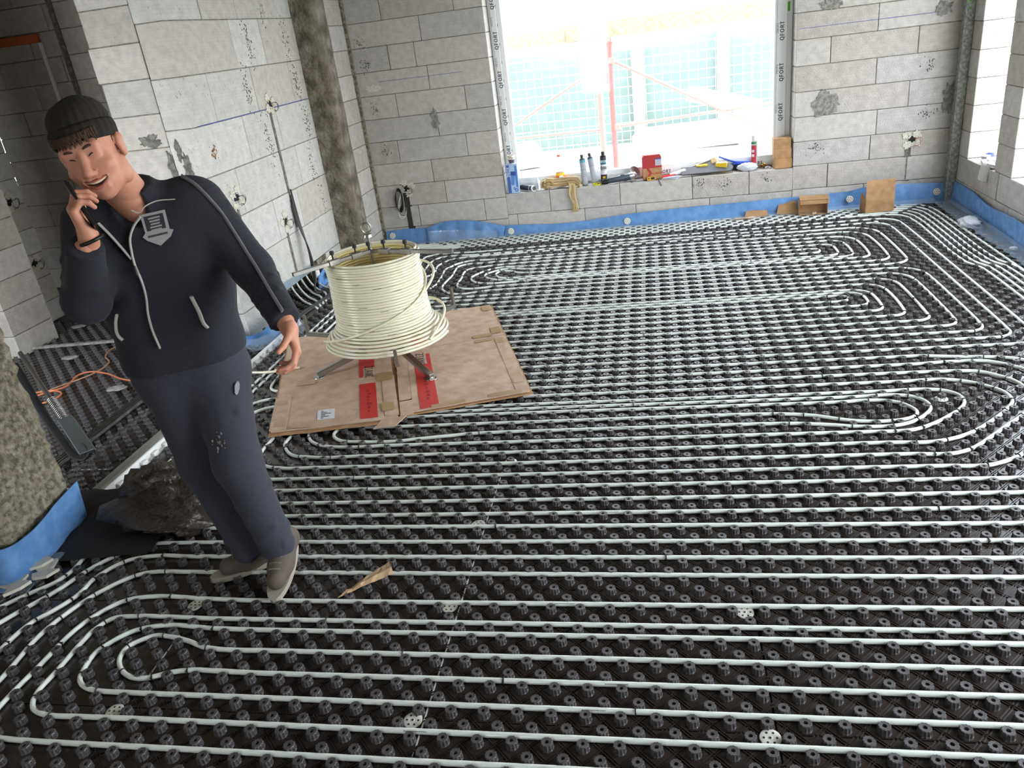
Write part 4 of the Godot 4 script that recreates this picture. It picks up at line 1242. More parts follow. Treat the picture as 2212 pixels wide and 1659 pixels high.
# crinkled clear apron that hangs off a strip onto the panels
func apron(edge: Array, reach: Vector2, seed_: int) -> ArrayMesh:
	var n := FastNoiseLite.new()
	n.seed = seed_
	n.frequency = 6.0
	var st := start()
	st.set_smooth_group(0)
	var pts := PackedVector3Array()
	for e in edge: pts.append(Vector3(e[0], e[1], e[2]))
	var m := 70
	var p := func(i: int, j: int) -> Vector3:
		var a := along(pts, float(i) / m)
		var v := j / 6.0
		var q := a + Vector3(reach.x, 0, reach.y) * v * (1.0 + 0.3 * n.get_noise_1d(i * 0.11))
		q.y = lerpf(a.y, 0.027, sqrt(v)) + 0.012 * n.get_noise_2d(i * 0.06, j * 0.2) * (0.3 + v)
		q.y = maxf(q.y, 0.024)
		return q
	for i in m:
		for j in 6: quad(st, p.call(i, j), p.call(i + 1, j), p.call(i + 1, j + 1), p.call(i, j + 1))
	return done(st)

func washer_mesh(r := 0.03) -> ArrayMesh:
	var st := start()
	put_lathe(st, [Vector2(0.0, 0.0026), Vector2(0.0035, 0.0026), Vector2(0.0036, 0.0015), Vector2(r * 0.3, 0.0024), Vector2(r * 0.92, 0.0022), Vector2(r, 0.0012), Vector2(r, 0.0)], 28)
	return done(st)

func washer(label: String, xf: Transform3D, r := 0.03) -> void:
	var t := thing("insulation_washer", label, "washer")
	t.transform = xf
	part("disc", washer_mesh(r), M.washer, t)
	var dot := lathe([Vector2(0, 0.0029), Vector2(r * 0.12, 0.0029), Vector2(r * 0.12, 0.0018)], 10)
	part("hole", dot, M.ink, t)
	for k in 6: part("hole", dot, M.ink, t, at(Vector3(cos(TAU * k / 6) * r * 0.6, -0.0003, sin(TAU * k / 6) * r * 0.6)))

func build_edge_strips() -> void:
	var tops := [[-2.93, 0.149], [-2.702, 0.156], [-2.486, 0.15], [-2.315, 0.14], [-2.085, 0.125], [-1.864, 0.115], [-1.569, 0.105], [-1.234, 0.085], [-0.923, 0.092], [-0.551, 0.122], [0.062, 0.139], [0.474, 0.142], [0.876, 0.149], [1.269, 0.155], [1.404, 0.16], [1.536, 0.185], [2.029, 0.176], [2.19, 0.167]]
	var base := []
	var top := []
	var hs := []
	for t in tops:
		base.append([t[0], -5.352])
		top.append([t[0], -5.388])
		hs.append(t[1])
	var s := thing("edge_strip", "long wavy blue foam edge strip along the foot of the window wall", "edge strip", Vector3.ZERO, 0.0, "blue edge strips")
	part("foam", ribbon(base, top, hs, 0.006, Vector2(0, 1)), M.foam_blue, s)
	part("film", apron([[-2.9, 0.04, -5.34], [0.0, 0.03, -5.34], [2.1, 0.05, -5.34]], Vector2(0, 0.10), 4), M.film, s)
	var s2 := thing("edge_strip", "short blue edge strip piece lapping high over the strip under the sill", "edge strip", Vector3.ZERO, 0.0, "blue edge strips")
	part("foam", ribbon([[-2.50, -5.335], [-2.3, -5.333], [-2.0, -5.333], [-1.75, -5.335]], [[-2.50, -5.36], [-2.3, -5.352], [-2.0, -5.352], [-1.72, -5.362]], [0.155, 0.205, 0.185, 0.11], 0.006, Vector2(0, 1)), M.foam_blue, s2)
	part("film", apron([[-2.48, 0.13, -5.325], [-2.2, 0.12, -5.325], [-1.8, 0.08, -5.325]], Vector2(0.02, 0.07), 8), M.film, s2)
	var s3 := thing("edge_strip", "blue edge strip bulging off the right wall beyond the steel post", "edge strip", Vector3.ZERO, 0.0, "blue edge strips")
	part("foam", ribbon([[2.225, -5.30], [2.222, -4.9], [2.222, -4.5], [2.21, -4.1], [2.20, -3.7], [2.2, -3.0], [2.21, -1.5], [2.21, 0.9]], [[2.243, -5.30], [2.235, -4.9], [2.21, -4.45], [2.195, -4.1], [2.20, -3.8], [2.22, -3.0], [2.235, -1.5], [2.235, 0.9]], [0.19, 0.19, 0.165, 0.185, 0.18, 0.15, 0.15, 0.15], 0.006, Vector2(-1, 0)), M.foam_blue, s3)
	part("film", apron([[2.2, 0.06, -5.28], [2.19, 0.05, -4.2], [2.19, 0.04, -3.0]], Vector2(-0.13, 0), 6), M.film, s3)
	var s4 := thing("edge_strip", "blue edge strip curling away from the white wall end behind the man's hand", "edge strip", Vector3.ZERO, 0.0, "blue edge strips")
	part("foam", ribbon([[-3.30, -2.84], [-3.15, -2.78], [-3.05, -2.80], [-3.01, -2.95], [-3.0, -3.14], [-3.02, -3.26]], [[-3.30, -2.84], [-3.14, -2.74], [-3.04, -2.74], [-2.985, -2.90], [-2.965, -3.06], [-2.95, -3.16]], [0.12, 0.10, 0.115, 0.15, 0.165, 0.17], 0.006, Vector2(0.7, 0.7)), M.foam_blue, s4)
	part("film", apron([[-3.2, 0.07, -2.74], [-3.05, 0.08, -2.72], [-2.96, 0.09, -2.95], [-2.93, 0.1, -3.15]], Vector2(0.13, 0.10), 12), M.film, s4)
	var s5 := thing("edge_strip", "short blue edge strip at the wall foot beside the black cables", "edge strip", Vector3.ZERO, 0.0, "blue edge strips")
	part("foam", ribbon([[-3.15, -4.06], [-3.12, -4.25], [-3.10, -4.5], [-3.08, -4.78]], [[-3.13, -4.06], [-3.12, -4.22], [-3.12, -4.5], [-3.1, -4.78]], [0.11, 0.155, 0.15, 0.14], 0.006, Vector2(1, 0)), M.foam_blue, s5)
	var s6 := thing("edge_strip", "blue edge strip wrapped round the foot of the rough concrete column", "edge strip", Vector3.ZERO, 0.0, "blue edge strips")
	part("foam", ribbon([[-2.895, -0.64], [-2.88, -0.5], [-2.88, -0.3], [-2.90, -0.19], [-3.1, -0.175], [-3.36, -0.18]], [[-2.89, -0.66], [-2.875, -0.52], [-2.87, -0.3], [-2.89, -0.18], [-3.1, -0.165], [-3.36, -0.17]], [0.22, 0.215, 0.185, 0.20, 0.23, 0.23], 0.007, Vector2(0.6, 0.6)), M.foam_blue, s6)
	# washers that pin the strips
	var up := Basis(Vector3.RIGHT, PI / 2)
	var n := ["white perforated washer pinning the blue strip at the corner column", "white perforated washer on the blue strip below the hemp hank", "white perforated washer on the blue strip below the foam cans", "white perforated washer on the blue strip between the two floor boxes", "white perforated washer on the blue strip next to the steel post"]
	var spots := [Vector3(-2.86, 0.105, -5.356), Vector3(-1.662, 0.062, -5.326), Vector3(-0.554, 0.063, -5.35), Vector3(1.406, 0.096, -5.356), Vector3(2.12, 0.099, -5.356)]
	for i in 5: washer(n[i], Transform3D(Basis(Vector3.RIGHT, PI / 2 - 0.25), spots[i]))
	washer("white perforated washer on the blue strip end under the cables", Transform3D(Basis(Vector3(0, 0, 1), -1.4), Vector3(-3.098, 0.085, -4.2)))
	washer("white perforated washer on the blue strip behind the man's hand", Transform3D(Basis(Vector3(0.1, 0, 1).normalized(), -1.35), Vector3(-2.974, 0.10, -3.05)))
	# washers that pin the panels, at their corners
	var fn := ["white washer pinning the panels below the pipe bend behind the shoes", "white washer pinning the panels just below the torn paper strip", "white washer pinning the panels, centre of the front row", "white washer on the panel seam at the front, nearest the seam line", "white washer on the panels beside the front spiral's inner bend", "white washer pinning the panels at the bottom edge, furthest forward", "white washer on the seam behind the torn paper", "white washer on the seam in front of the cardboard", "white washer inside the bends of the middle pipe spiral"]
	var fs := [[-2.049, -0.101], [-1.062, -0.111], [-0.06, -0.102], [-1.06, 0.382], [-2.05, 0.396], [-0.047, 0.391], [-1.056, -0.603], [-0.999, -1.096], [0.992, -1.583]]
	for i in 9: washer(fn[i], Transform3D(Basis(Vector3.RIGHT, 0.05), Vector3(fs[i][0], 0.004, fs[i][1])), 0.029)
	# a seam between panels where the white foam shows
	for q in [[-1.027, -1.02, 0.47], [-2.027, 0.05, 0.30]]:
		var st := start()
		put_box(st, Vector3(q[0] - 0.0022, -0.02, q[1]), Vector3(q[0] + 0.0022, 0.0012, q[2]))
		solo("joint_foam", "white foam showing in the panel joint in front of the paper scrap" if q[0] > -1.5 else "white foam showing in the panel joint inside the front pipe curl", "foam", done(st), M.white)
# ---------------------------------------------------------------- flattened boxes
var _card_noise: FastNoiseLite

func card_point(q: Array, u: float, v: float, lift: float) -> Vector3:
	# q: front left, front right, back right, back left
	var a: Vector3 = (q[0] as Vector3).lerp(q[1], u)
	var b: Vector3 = (q[3] as Vector3).lerp(q[2], u)
	var p := a.lerp(b, v)
	p.y += lift + 0.006 * _card_noise.get_noise_2d(p.x * 2.0, p.z * 2.0) + 0.0022 * _card_noise.get_noise_2d(p.x * 9.0, p.z * 9.0)
	return p

func card_patch(q: Array, u0: float, u1: float, v0: float, v1: float, lift: float, thick: float, nu := 10, nv := 14) -> ArrayMesh:
	var st := start()
	var f := func(i: int, j: int, top: bool) -> Vector3:
		return card_point(q, lerpf(u0, u1, float(i) / nu), lerpf(v0, v1, float(j) / nv), lift if top else lift - thick)
	st.set_smooth_group(0)
	for i in nu:
		for j in nv:
			quad(st, f.call(i, j, true), f.call(i + 1, j, true), f.call(i + 1, j + 1, true), f.call(i, j + 1, true))
	st.set_smooth_group(1)
	for i in nu:
		for j in nv:
			quad(st, f.call(i + 1, j, false), f.call(i, j, false), f.call(i, j + 1, false), f.call(i + 1, j + 1, false))
	st.set_smooth_group(-1)
	for i in nu:
		quad(st, f.call(i, 0, false), f.call(i + 1, 0, false), f.call(i + 1, 0, true), f.call(i, 0, true))
		quad(st, f.call(i + 1, nv, false), f.call(i, nv, false), f.call(i, nv, true), f.call(i + 1, nv, true))
	for j in nv:
		quad(st, f.call(0, j + 1, false), f.call(0, j, false), f.call(0, j, true), f.call(0, j + 1, true))
		quad(st, f.call(nu, j, false), f.call(nu, j + 1, false), f.call(nu, j + 1, true), f.call(nu, j, true))
	return done(st)

func card_text(parent: Node3D, q: Array, u: float, v: float, text: String, h: float, m: Material, flip: bool) -> void:
	var o := card_point(q, u, v, 0.0172)
	var along_v := (card_point(q, u, v + 0.1, 0.0165) - card_point(q, u, v - 0.1, 0.0165)).normalized()
	if flip: along_v = -along_v
	var up := Vector3.UP
	var yv := up.cross(along_v).normalized()
	part("print", lettering(text, h, 0.0005, "Droid Sans Mono", true), m, parent, Transform3D(Basis(along_v, yv, along_v.cross(yv)), o))

func build_cardboard() -> void:
	_card_noise = FastNoiseLite.new()
	_card_noise.seed = 5
	_card_noise.frequency = 1.0
	var y := 0.032
	var ink := mat(Color(0.20, 0.16, 0.14), 0.8)
	var dark_red := mat(Color(0.55, 0.10, 0.10), 0.7)
	var L := [Vector3(-2.335, y, -1.39), Vector3(-1.665, y, -1.515), Vector3(-2.17, y, -2.92), Vector3(-2.845, y, -2.79)]
	var a := thing("flattened_box", "flattened brown carton with a white sticker and red stripe, left under the coil", "cardboard", Vector3.ZERO, 0.0, "flattened cartons under the coil")
	part("lower_layer", card_patch(L, -0.02, 1.03, -0.02, 1.0, 0.004, 0.006), M.card_dark, a)
	part("front_panel", card_patch(L, 0.0, 1.0, 0.0, 0.40, 0.0145, 0.008), M.card, a)
	part("rear_panel", card_patch(L, 0.0, 1.0, 0.403, 1.0, 0.0135, 0.008), M.card, a)
	part("end_flap", card_patch(L, -0.012, 0.12, 0.005, 0.30, 0.0185, 0.004, 4, 8), M.card, a)
	part("end_flap", card_patch(L, 0.90, 1.01, 0.02, 0.38, 0.0175, 0.004, 4, 8), M.card, a)
	part("red_stripe", card_patch(L, 0.705, 0.845, 0.02, 0.335, 0.0164, 0.0012), M.red, a)
	part("red_stripe", card_patch(L, 0.705, 0.845, 0.50, 0.66, 0.0155, 0.0012), M.red, a)
	part("red_stripe", card_patch(L, 0.705, 0.74, 0.405, 0.50, 0.0155, 0.0012, 2, 5), M.red, a)
	card_text(a, L, 0.79, 0.455, "ZIAMC", 0.046, ink, true)
	for k in 7: part("print", card_patch(L, 0.765 + 0.006 * (k % 2), 0.785 + 0.008 * (k % 3), 0.07 + 0.03 * k, 0.088 + 0.03 * k, 0.0172, 0.0006, 1, 1), dark_red, a)
	part("sticker", card_patch(L, 0.36, 0.50, 0.055, 0.135, 0.0163, 0.0012, 4, 4), mat(Color(0.83, 0.83, 0.85), 0.5), a)
	for k in 6: part("print", card_patch(L, 0.39, 0.41 + 0.015 * ((k * 3) % 5), 0.064 + 0.011 * k, 0.068 + 0.011 * k, 0.0172, 0.0006, 1, 1), ink, a)
	for s in [[0.02, 0.12, 0.03, 0.07], [0.16, 0.30, 0.0, 0.025], [0.88, 0.98, 0.06, 0.13], [0.15, 0.32, 0.39, 0.42], [0.86, 0.99, 0.34, 0.42], [0.02, 0.1, 0.22, 0.26]]:
		part("tape", card_patch(L, s[0], s[1], s[2], s[3], 0.0198, 0.0008, 3, 3), M.tape, a)
	var R := [Vector3(-1.655, y, -1.525), Vector3(-0.985, y + 0.004, -1.735), Vector3(-1.49, y, -3.245), Vector3(-2.16, y, -3.03)]
	var b := thing("flattened_box", "flattened brown carton with a long red stripe, its corner nearest the room's middle", "cardboard", Vector3.ZERO, 0.0, "flattened cartons under the coil")
	part("lower_layer", card_patch(R, 0.04, 1.02, 0.012, 1.0, 0.002, 0.008), M.card_dark, b)
	part("front_panel", card_patch(R, 0.10, 1.0, 0.02, 0.585, 0.0145, 0.009), M.card, b)
	part("rear_panel", card_patch(R, 0.0, 1.0, 0.59, 1.0, 0.0135, 0.009), M.card, b)
	part("end_flap", card_patch(R, 0.0, 0.098, 0.13, 0.56, 0.0145, 0.007, 4, 10), M.card, b)
	part("end_flap", card_patch(R, 0.0, 0.10, 0.0, 0.115, 0.0150, 0.007, 4, 6), M.card, b)
	part("end_flap", card_patch(R, 0.90, 1.005, 0.04, 0.56, 0.0165, 0.004, 4, 10), M.card, b)
	part("red_stripe", card_patch(R, 0.155, 0.30, 0.025, 0.42, 0.0164, 0.0012, 6, 14), M.red, b)
	part("red_stripe", card_patch(R, 0.27, 0.30, 0.42, 0.52, 0.0164, 0.0012, 2, 6), M.red, b)
	part("red_stripe", card_patch(R, 0.155, 0.30, 0.60, 0.70, 0.0154, 0.0012, 6, 6), M.red, b)
	card_text(b, R, 0.21, 0.475, "ZIAMC", 0.046, ink, true)
	for k in 7: part("print", card_patch(R, 0.215 + 0.006 * (k % 2), 0.235 + 0.008 * (k % 3), 0.09 + 0.03 * k, 0.108 + 0.03 * k, 0.0172, 0.0006, 1, 1), dark_red, b)
	for s in [[0.91, 0.99, 0.10, 0.19], [0.90, 0.98, 0.50, 0.56], [0.9, 0.99, 0.62, 0.69], [0.72, 0.88, 0.545, 0.575], [0.72, 0.9, 0.60, 0.63], [0.68, 0.94, 0.018, 0.045], [0.24, 0.5, 0.018, 0.04], [0.9, 0.99, 0.92, 0.98]]:
		part("tape", card_patch(R, s[0], s[1], s[2], s[3], 0.0178, 0.0008, 3, 3), M.tape, b)
	# torn scrap between the two
	var scrap := [Vector3(-1.78, 0.024, -1.43), Vector3(-1.66, 0.03, -1.45), Vector3(-1.62, 0.045, -1.52), Vector3(-1.75, 0.04, -1.51)]
	solo("cardboard_scrap", "small torn scrap of brown cardboard poking out between the flattened cartons", "cardboard", card_patch(scrap, 0, 1, 0, 1, 0.004, 0.004, 5, 5), M.card)
	# crumpled strip of packing paper near the shoes
	var paper := [Vector3(-1.485, 0.026, -0.125), Vector3(-1.30, 0.05, -0.235), Vector3(-1.335, 0.055, -0.295), Vector3(-1.47, 0.028, -0.145)]
	var st := start()
	st.set_smooth_group(-1)
	var pn := FastNoiseLite.new()
	pn.seed = 9
	pn.frequency = 25.0
	var pp := func(i: int, j: int) -> Vector3:
		var u := i / 12.0
		var v := j / 3.0
		var q: Vector3 = (paper[0] as Vector3).lerp(paper[1], u).lerp((paper[3] as Vector3).lerp(paper[2], u), v)
		q.y += 0.012 * absf(pn.get_noise_2d(q.x, q.z)) + (0.012 if j == 1 else 0.0) * u
		return q
	for i in 12:
		for j in 3:
			quad(st, pp.call(i, j), pp.call(i + 1, j), pp.call(i + 1, j + 1), pp.call(i, j + 1))
			quad(st, pp.call(i, j) - Vector3(0, 0.002, 0), pp.call(i, j + 1) - Vector3(0, 0.002, 0), pp.call(i + 1, j + 1) - Vector3(0, 0.002, 0), pp.call(i + 1, j) - Vector3(0, 0.002, 0))
	solo("paper_strip", "crumpled strip of tan packing paper lying on the pipes by the shoes", "paper", done(st), mat(Color(0.76, 0.63, 0.49), 0.85))

# ---------------------------------------------------------------- coil on its stand
const COIL_AT := Vector3(-1.95, 0.0, -2.33)

func coil_radius(y: float) -> float:
	var t := clampf((y - 0.20) / 0.52, 0, 1)
	return lerpf(0.285, 0.268, t) + 0.095 * exp(-pow((y - 0.20) / 0.075, 2.0)) + 0.012 * exp(-pow((y - 0.70) / 0.03, 2.0))

func build_coil() -> void:
	var s := thing("uncoiler_stand", "grey steel uncoiler stand with feet and clamp bars carrying the coil", "stand", COIL_AT)
	var foot := lathe([Vector2(0, 0.014), Vector2(0.012, 0.014), Vector2(0.014, 0.006), Vector2(0.034, 0.004), Vector2(0.036, 0.0), Vector2(0, 0)], 24)
	var steel: Material = M.steel
	# three sloping legs with disc feet
	for d in [148.0, 45.0, 268.0]:
		var dir := Vector3(cos(deg_to_rad(d)), 0, sin(deg_to_rad(d)))
		var l := 0.50 if d < 100 else 0.47
		var e := dir * l + Vector3(0, 0.062, 0)
		var r := dir * 0.06 + Vector3(0, 0.165, 0)
		var leg := part("leg", cbox(Vector3(0.034, 0.034, e.distance_to(r)), 0.003), steel, s, Transform3D(frame_of(e - r), (e + r) * 0.5))
		part("foot", foot, steel, leg, (Transform3D(frame_of(e - r), (e + r) * 0.5)).affine_inverse() * at(dir * (l - 0.01) + Vector3(0, 0.047, 0)))
	# three carrying arms with upright stops
	for d in [196.0, 298.0, 66.0]:
		var dir := Vector3(cos(deg_to_rad(d)), 0, sin(deg_to_rad(d)))
		var l := 0.64 if d != 66.0 else 0.46
		part("arm", cbox(Vector3(0.026, 0.026, l), 0.003), steel, s, Transform3D(frame_of(dir), dir * l * 0.5 + Vector3(0, 0.175, 0)))
		part("stop", cbox(Vector3(0.020, 0.12 if d != 66.0 else 0.08, 0.020), 0.003), steel, s, Transform3D(Basis(Vector3.UP, -deg_to_rad(d)), dir * (l - 0.012) + Vector3(0, 0.245 if d != 66.0 else 0.225, 0)))
	part("hub", cbox(Vector3(0.10, 0.05, 0.10), 0.005), steel, s, at(Vector3(0, 0.17, 0)))
	part("rod", tube([Vector3(0, 0.18, 0), Vector3(0, 0.83, 0)], 0.013, 12), steel, s)
	var ring := PackedVector3Array()
	for i in 24: ring.append(Vector3(cos(TAU * i / 24) * 0.027, 0.872 + sin(TAU * i / 24) * 0.030, 0.0))
	ring.append(ring[0])
	ring.append(ring[1])
	part("lifting_ring", tube(ring, 0.0045, 8), M.steel, s, Transform3D(Basis(Vector3.UP, 0.5), Vector3.ZERO))
	part("collar", lathe([Vector2(0.0, 0.015), Vector2(0.026, 0.015), Vector2(0.028, 0.0), Vector2(0.014, 0), Vector2(0.0, 0.0)], 18), steel, s, at(Vector3(0, 0.82, 0)))
	var knob := lathe([Vector2(0, 0.05), Vector2(0.011, 0.05), Vector2(0.013, 0.045), Vector2(0.013, 0.03), Vector2(0.005, 0.026), Vector2(0.004, 0.0), Vector2(0, 0)], 12)
	# top bars
	var hub_y := 0.735
	for b in [Vector3(-0.322, 0, 0.395), Vector3(0.538, 0, 0.154)]:
		var l: float = b.length()
		var dir: Vector3 = b.normalized()
		var bar := part("clamp_bar", cbox(Vector3(0.022, 0.022, l), 0.002), steel, s, Transform3D(frame_of(dir), b * 0.5 + Vector3(0, hub_y, 0)))
		var inv := (Transform3D(frame_of(dir), b * 0.5 + Vector3(0, hub_y, 0))).affine_inverse()
		for f in [0.10, 0.25]:
			var c: Vector3 = dir * f + Vector3(0, hub_y, 0)
			part("slider", cbox(Vector3(0.034, 0.034, 0.07), 0.003), steel, bar, inv * Transform3D(frame_of(dir), c))
			part("knob", knob, M.black, bar, inv * at(c + Vector3(0, 0.016, 0)))
			if f > 0.2: part("clamp_pin", tube([Vector3(0, 0, 0), Vector3(0, -0.09, 0)], 0.010, 10), steel, bar, inv * at(c))
	part("knob", knob, M.black, s, at(Vector3(0.0, hub_y + 0.01, 0.02)))
	# the coil itself
	var cream := mat(Color(0.87, 0.855, 0.755), 0.16)
	cream.subsurf_scatter_enabled = true
	cream.subsurf_scatter_strength = 0.12
	cream.clearcoat_enabled = true
	cream.clearcoat = 0.4
	cream.clearcoat_roughness = 0.12
	var c := thing("pipe_coil", "large cream coil of plastic heating pipe standing on the steel stand", "pipe coil", COIL_AT)
	var pts := PackedVector3Array()
	var turns := 31
	var n := FastNoiseLite.new()
	n.seed = 2
	n.frequency = 0.6
	for i in turns * 44 + 1:
		var t := float(i) / 44.0
		var ang := TAU * t
		var y := 0.205 + 0.0164 * t
		var r := coil_radius(y) + 0.004 * n.get_noise_2d(cos(ang) * 1.2 + floorf(t) * 3.1, sin(ang) * 1.2)
		pts.append(Vector3(cos(ang) * r + 0.012 * (0.5 - (y - 0.2)), y + 0.002 * n.get_noise_2d(ang, 5.0), sin(ang) * r))
	part("outer_layer", tube(pts, 0.0088, 8), cream, c)
	var inner := PackedVector3Array()
	for i in 30 * 36 + 1:
		var t := float(i) / 36.0
		var y := 0.215 + 0.0164 * t
		var r := coil_radius(maxf(y, 0.4)) - 0.034
		inner.append(Vector3(cos(TAU * t) * r, y, sin(TAU * t) * r))
	part("inner_layer", tube(inner, 0.0083, 7), mat(Color(0.86, 0.80, 0.55), 0.25), c)
	var mid := PackedVector3Array()
	for i in 36 * 4 + 1:
		var t := float(i) / 36.0
		var r := coil_radius(0.70) - 0.017
		mid.append(Vector3(cos(TAU * t) * r, 0.665 + 0.0150 * t, sin(TAU * t) * r))
	part("middle_layer", tube(mid, 0.0083, 7), cream, c)
	# strand that crosses the front, and two loose loops on the right
	var strand := PackedVector3Array()
	for i in 25:
		var f := i / 24.0
		var ang := deg_to_rad(lerpf(-40.0, 165.0, f))
		var y := lerpf(0.585, 0.225, pow(f, 0.85))
		var r := coil_radius(y) + 0.018
		strand.append(Vector3(cos(ang) * r, y, sin(ang) * r))
	part("loose_strand", tube(smooth_path(strand, 2), 0.0083, 8), cream, c)
	for q in [[0.60, 0.06, -58.0, 6.0], [0.36, 0.075, -50.0, 30.0]]:
		var lp := PackedVector3Array()
		for i in 17:
			var f := i / 16.0
			var ang := deg_to_rad(lerpf(q[2], q[3], f))
			var y: float = q[0] - 0.13 * f * f
			var r: float = coil_radius(y) + 0.016 + q[1] * sin(f * PI)
			lp.append(Vector3(cos(ang) * r, y, sin(ang) * r))
		part("loose_loop", tube(smooth_path(lp, 2), 0.0083, 8), cream, c)
	# printed text marks on the turns
	for k in 12:
		var a0 := deg_to_rad(35.0 + 24.0 * (k % 4) + 3.0 * (k / 4))
		var y := 0.27 + 0.0345 * k
		var r := coil_radius(y) + 0.0088
		var arc := PackedVector3Array()
		for i in 7:
			var aa := a0 + 0.028 * i
			arc.append(Vector3(cos(aa) * r, y, sin(aa) * r))
		part("print", tube(arc, 0.0012, 4), M.ink, c)
	solo("loose_pipe", "loose cream pipe end reaching from the doorway towards the cartons", "pipe", tube(smooth_path(PackedVector3Array([Vector3(-3.25, 0.035, -2.30), Vector3(-2.95, 0.05, -2.22), Vector3(-2.72, 0.055, -2.18), Vector3(-2.52, 0.06, -2.22)]), 6), 0.0082, 8), cream)
# ---------------------------------------------------------------- things on the window sill
const SILL := 0.405

func can(label: String, at_: Vector3, r: float, h: float, bands: Array, lean := Vector3.ZERO, cap := Color(0.30, 0.31, 0.33)) -> Node3D:
	var t := thing("foam_can", label, "can")
	t.transform = turned(at_, lean)
	var y := 0.0
	for b in bands:
		var h1: float = b[0] * h
		part(b[2] if b.size() > 2 else "body_band", lathe([Vector2(0, y), Vector2(r, y), Vector2(r, y + h1), Vector2(0, y + h1)], 20), mat(b[1], 0.35), t)
		y += h1
	part("shoulder", lathe([Vector2(r, y), Vector2(r * 0.92, y + 0.008), Vector2(r * 0.5, y + 0.018), Vector2(0, y + 0.018)], 20, false), mat(cap, 0.35, 0.5), t)
	part("nozzle_cap", lathe([Vector2(r * 0.48, y + 0.016), Vector2(r * 0.52, y + 0.040), Vector2(r * 0.40, y + 0.046), Vector2(0, y + 0.046)], 16), mat(cap.darkened(0.3), 0.5), t)
	return t

func text_on(parent: Node3D, text: String, h: float, col: Color, o: Vector3, deg := Vector3.ZERO, bold := true) -> void:
	part("print", lettering(text, h, 0.0005, "Droid Sans", bold), mat(col, 0.6), parent, turned(o, deg))

func slab_print(parent: Node3D, w: float, h: float, col: Color, o: Vector3, deg := Vector3.ZERO, called := "print") -> void:
	part(called, cbox(Vector3(w, h, 0.0008), 0.0), mat(col, 0.6), parent, turned(o, deg))

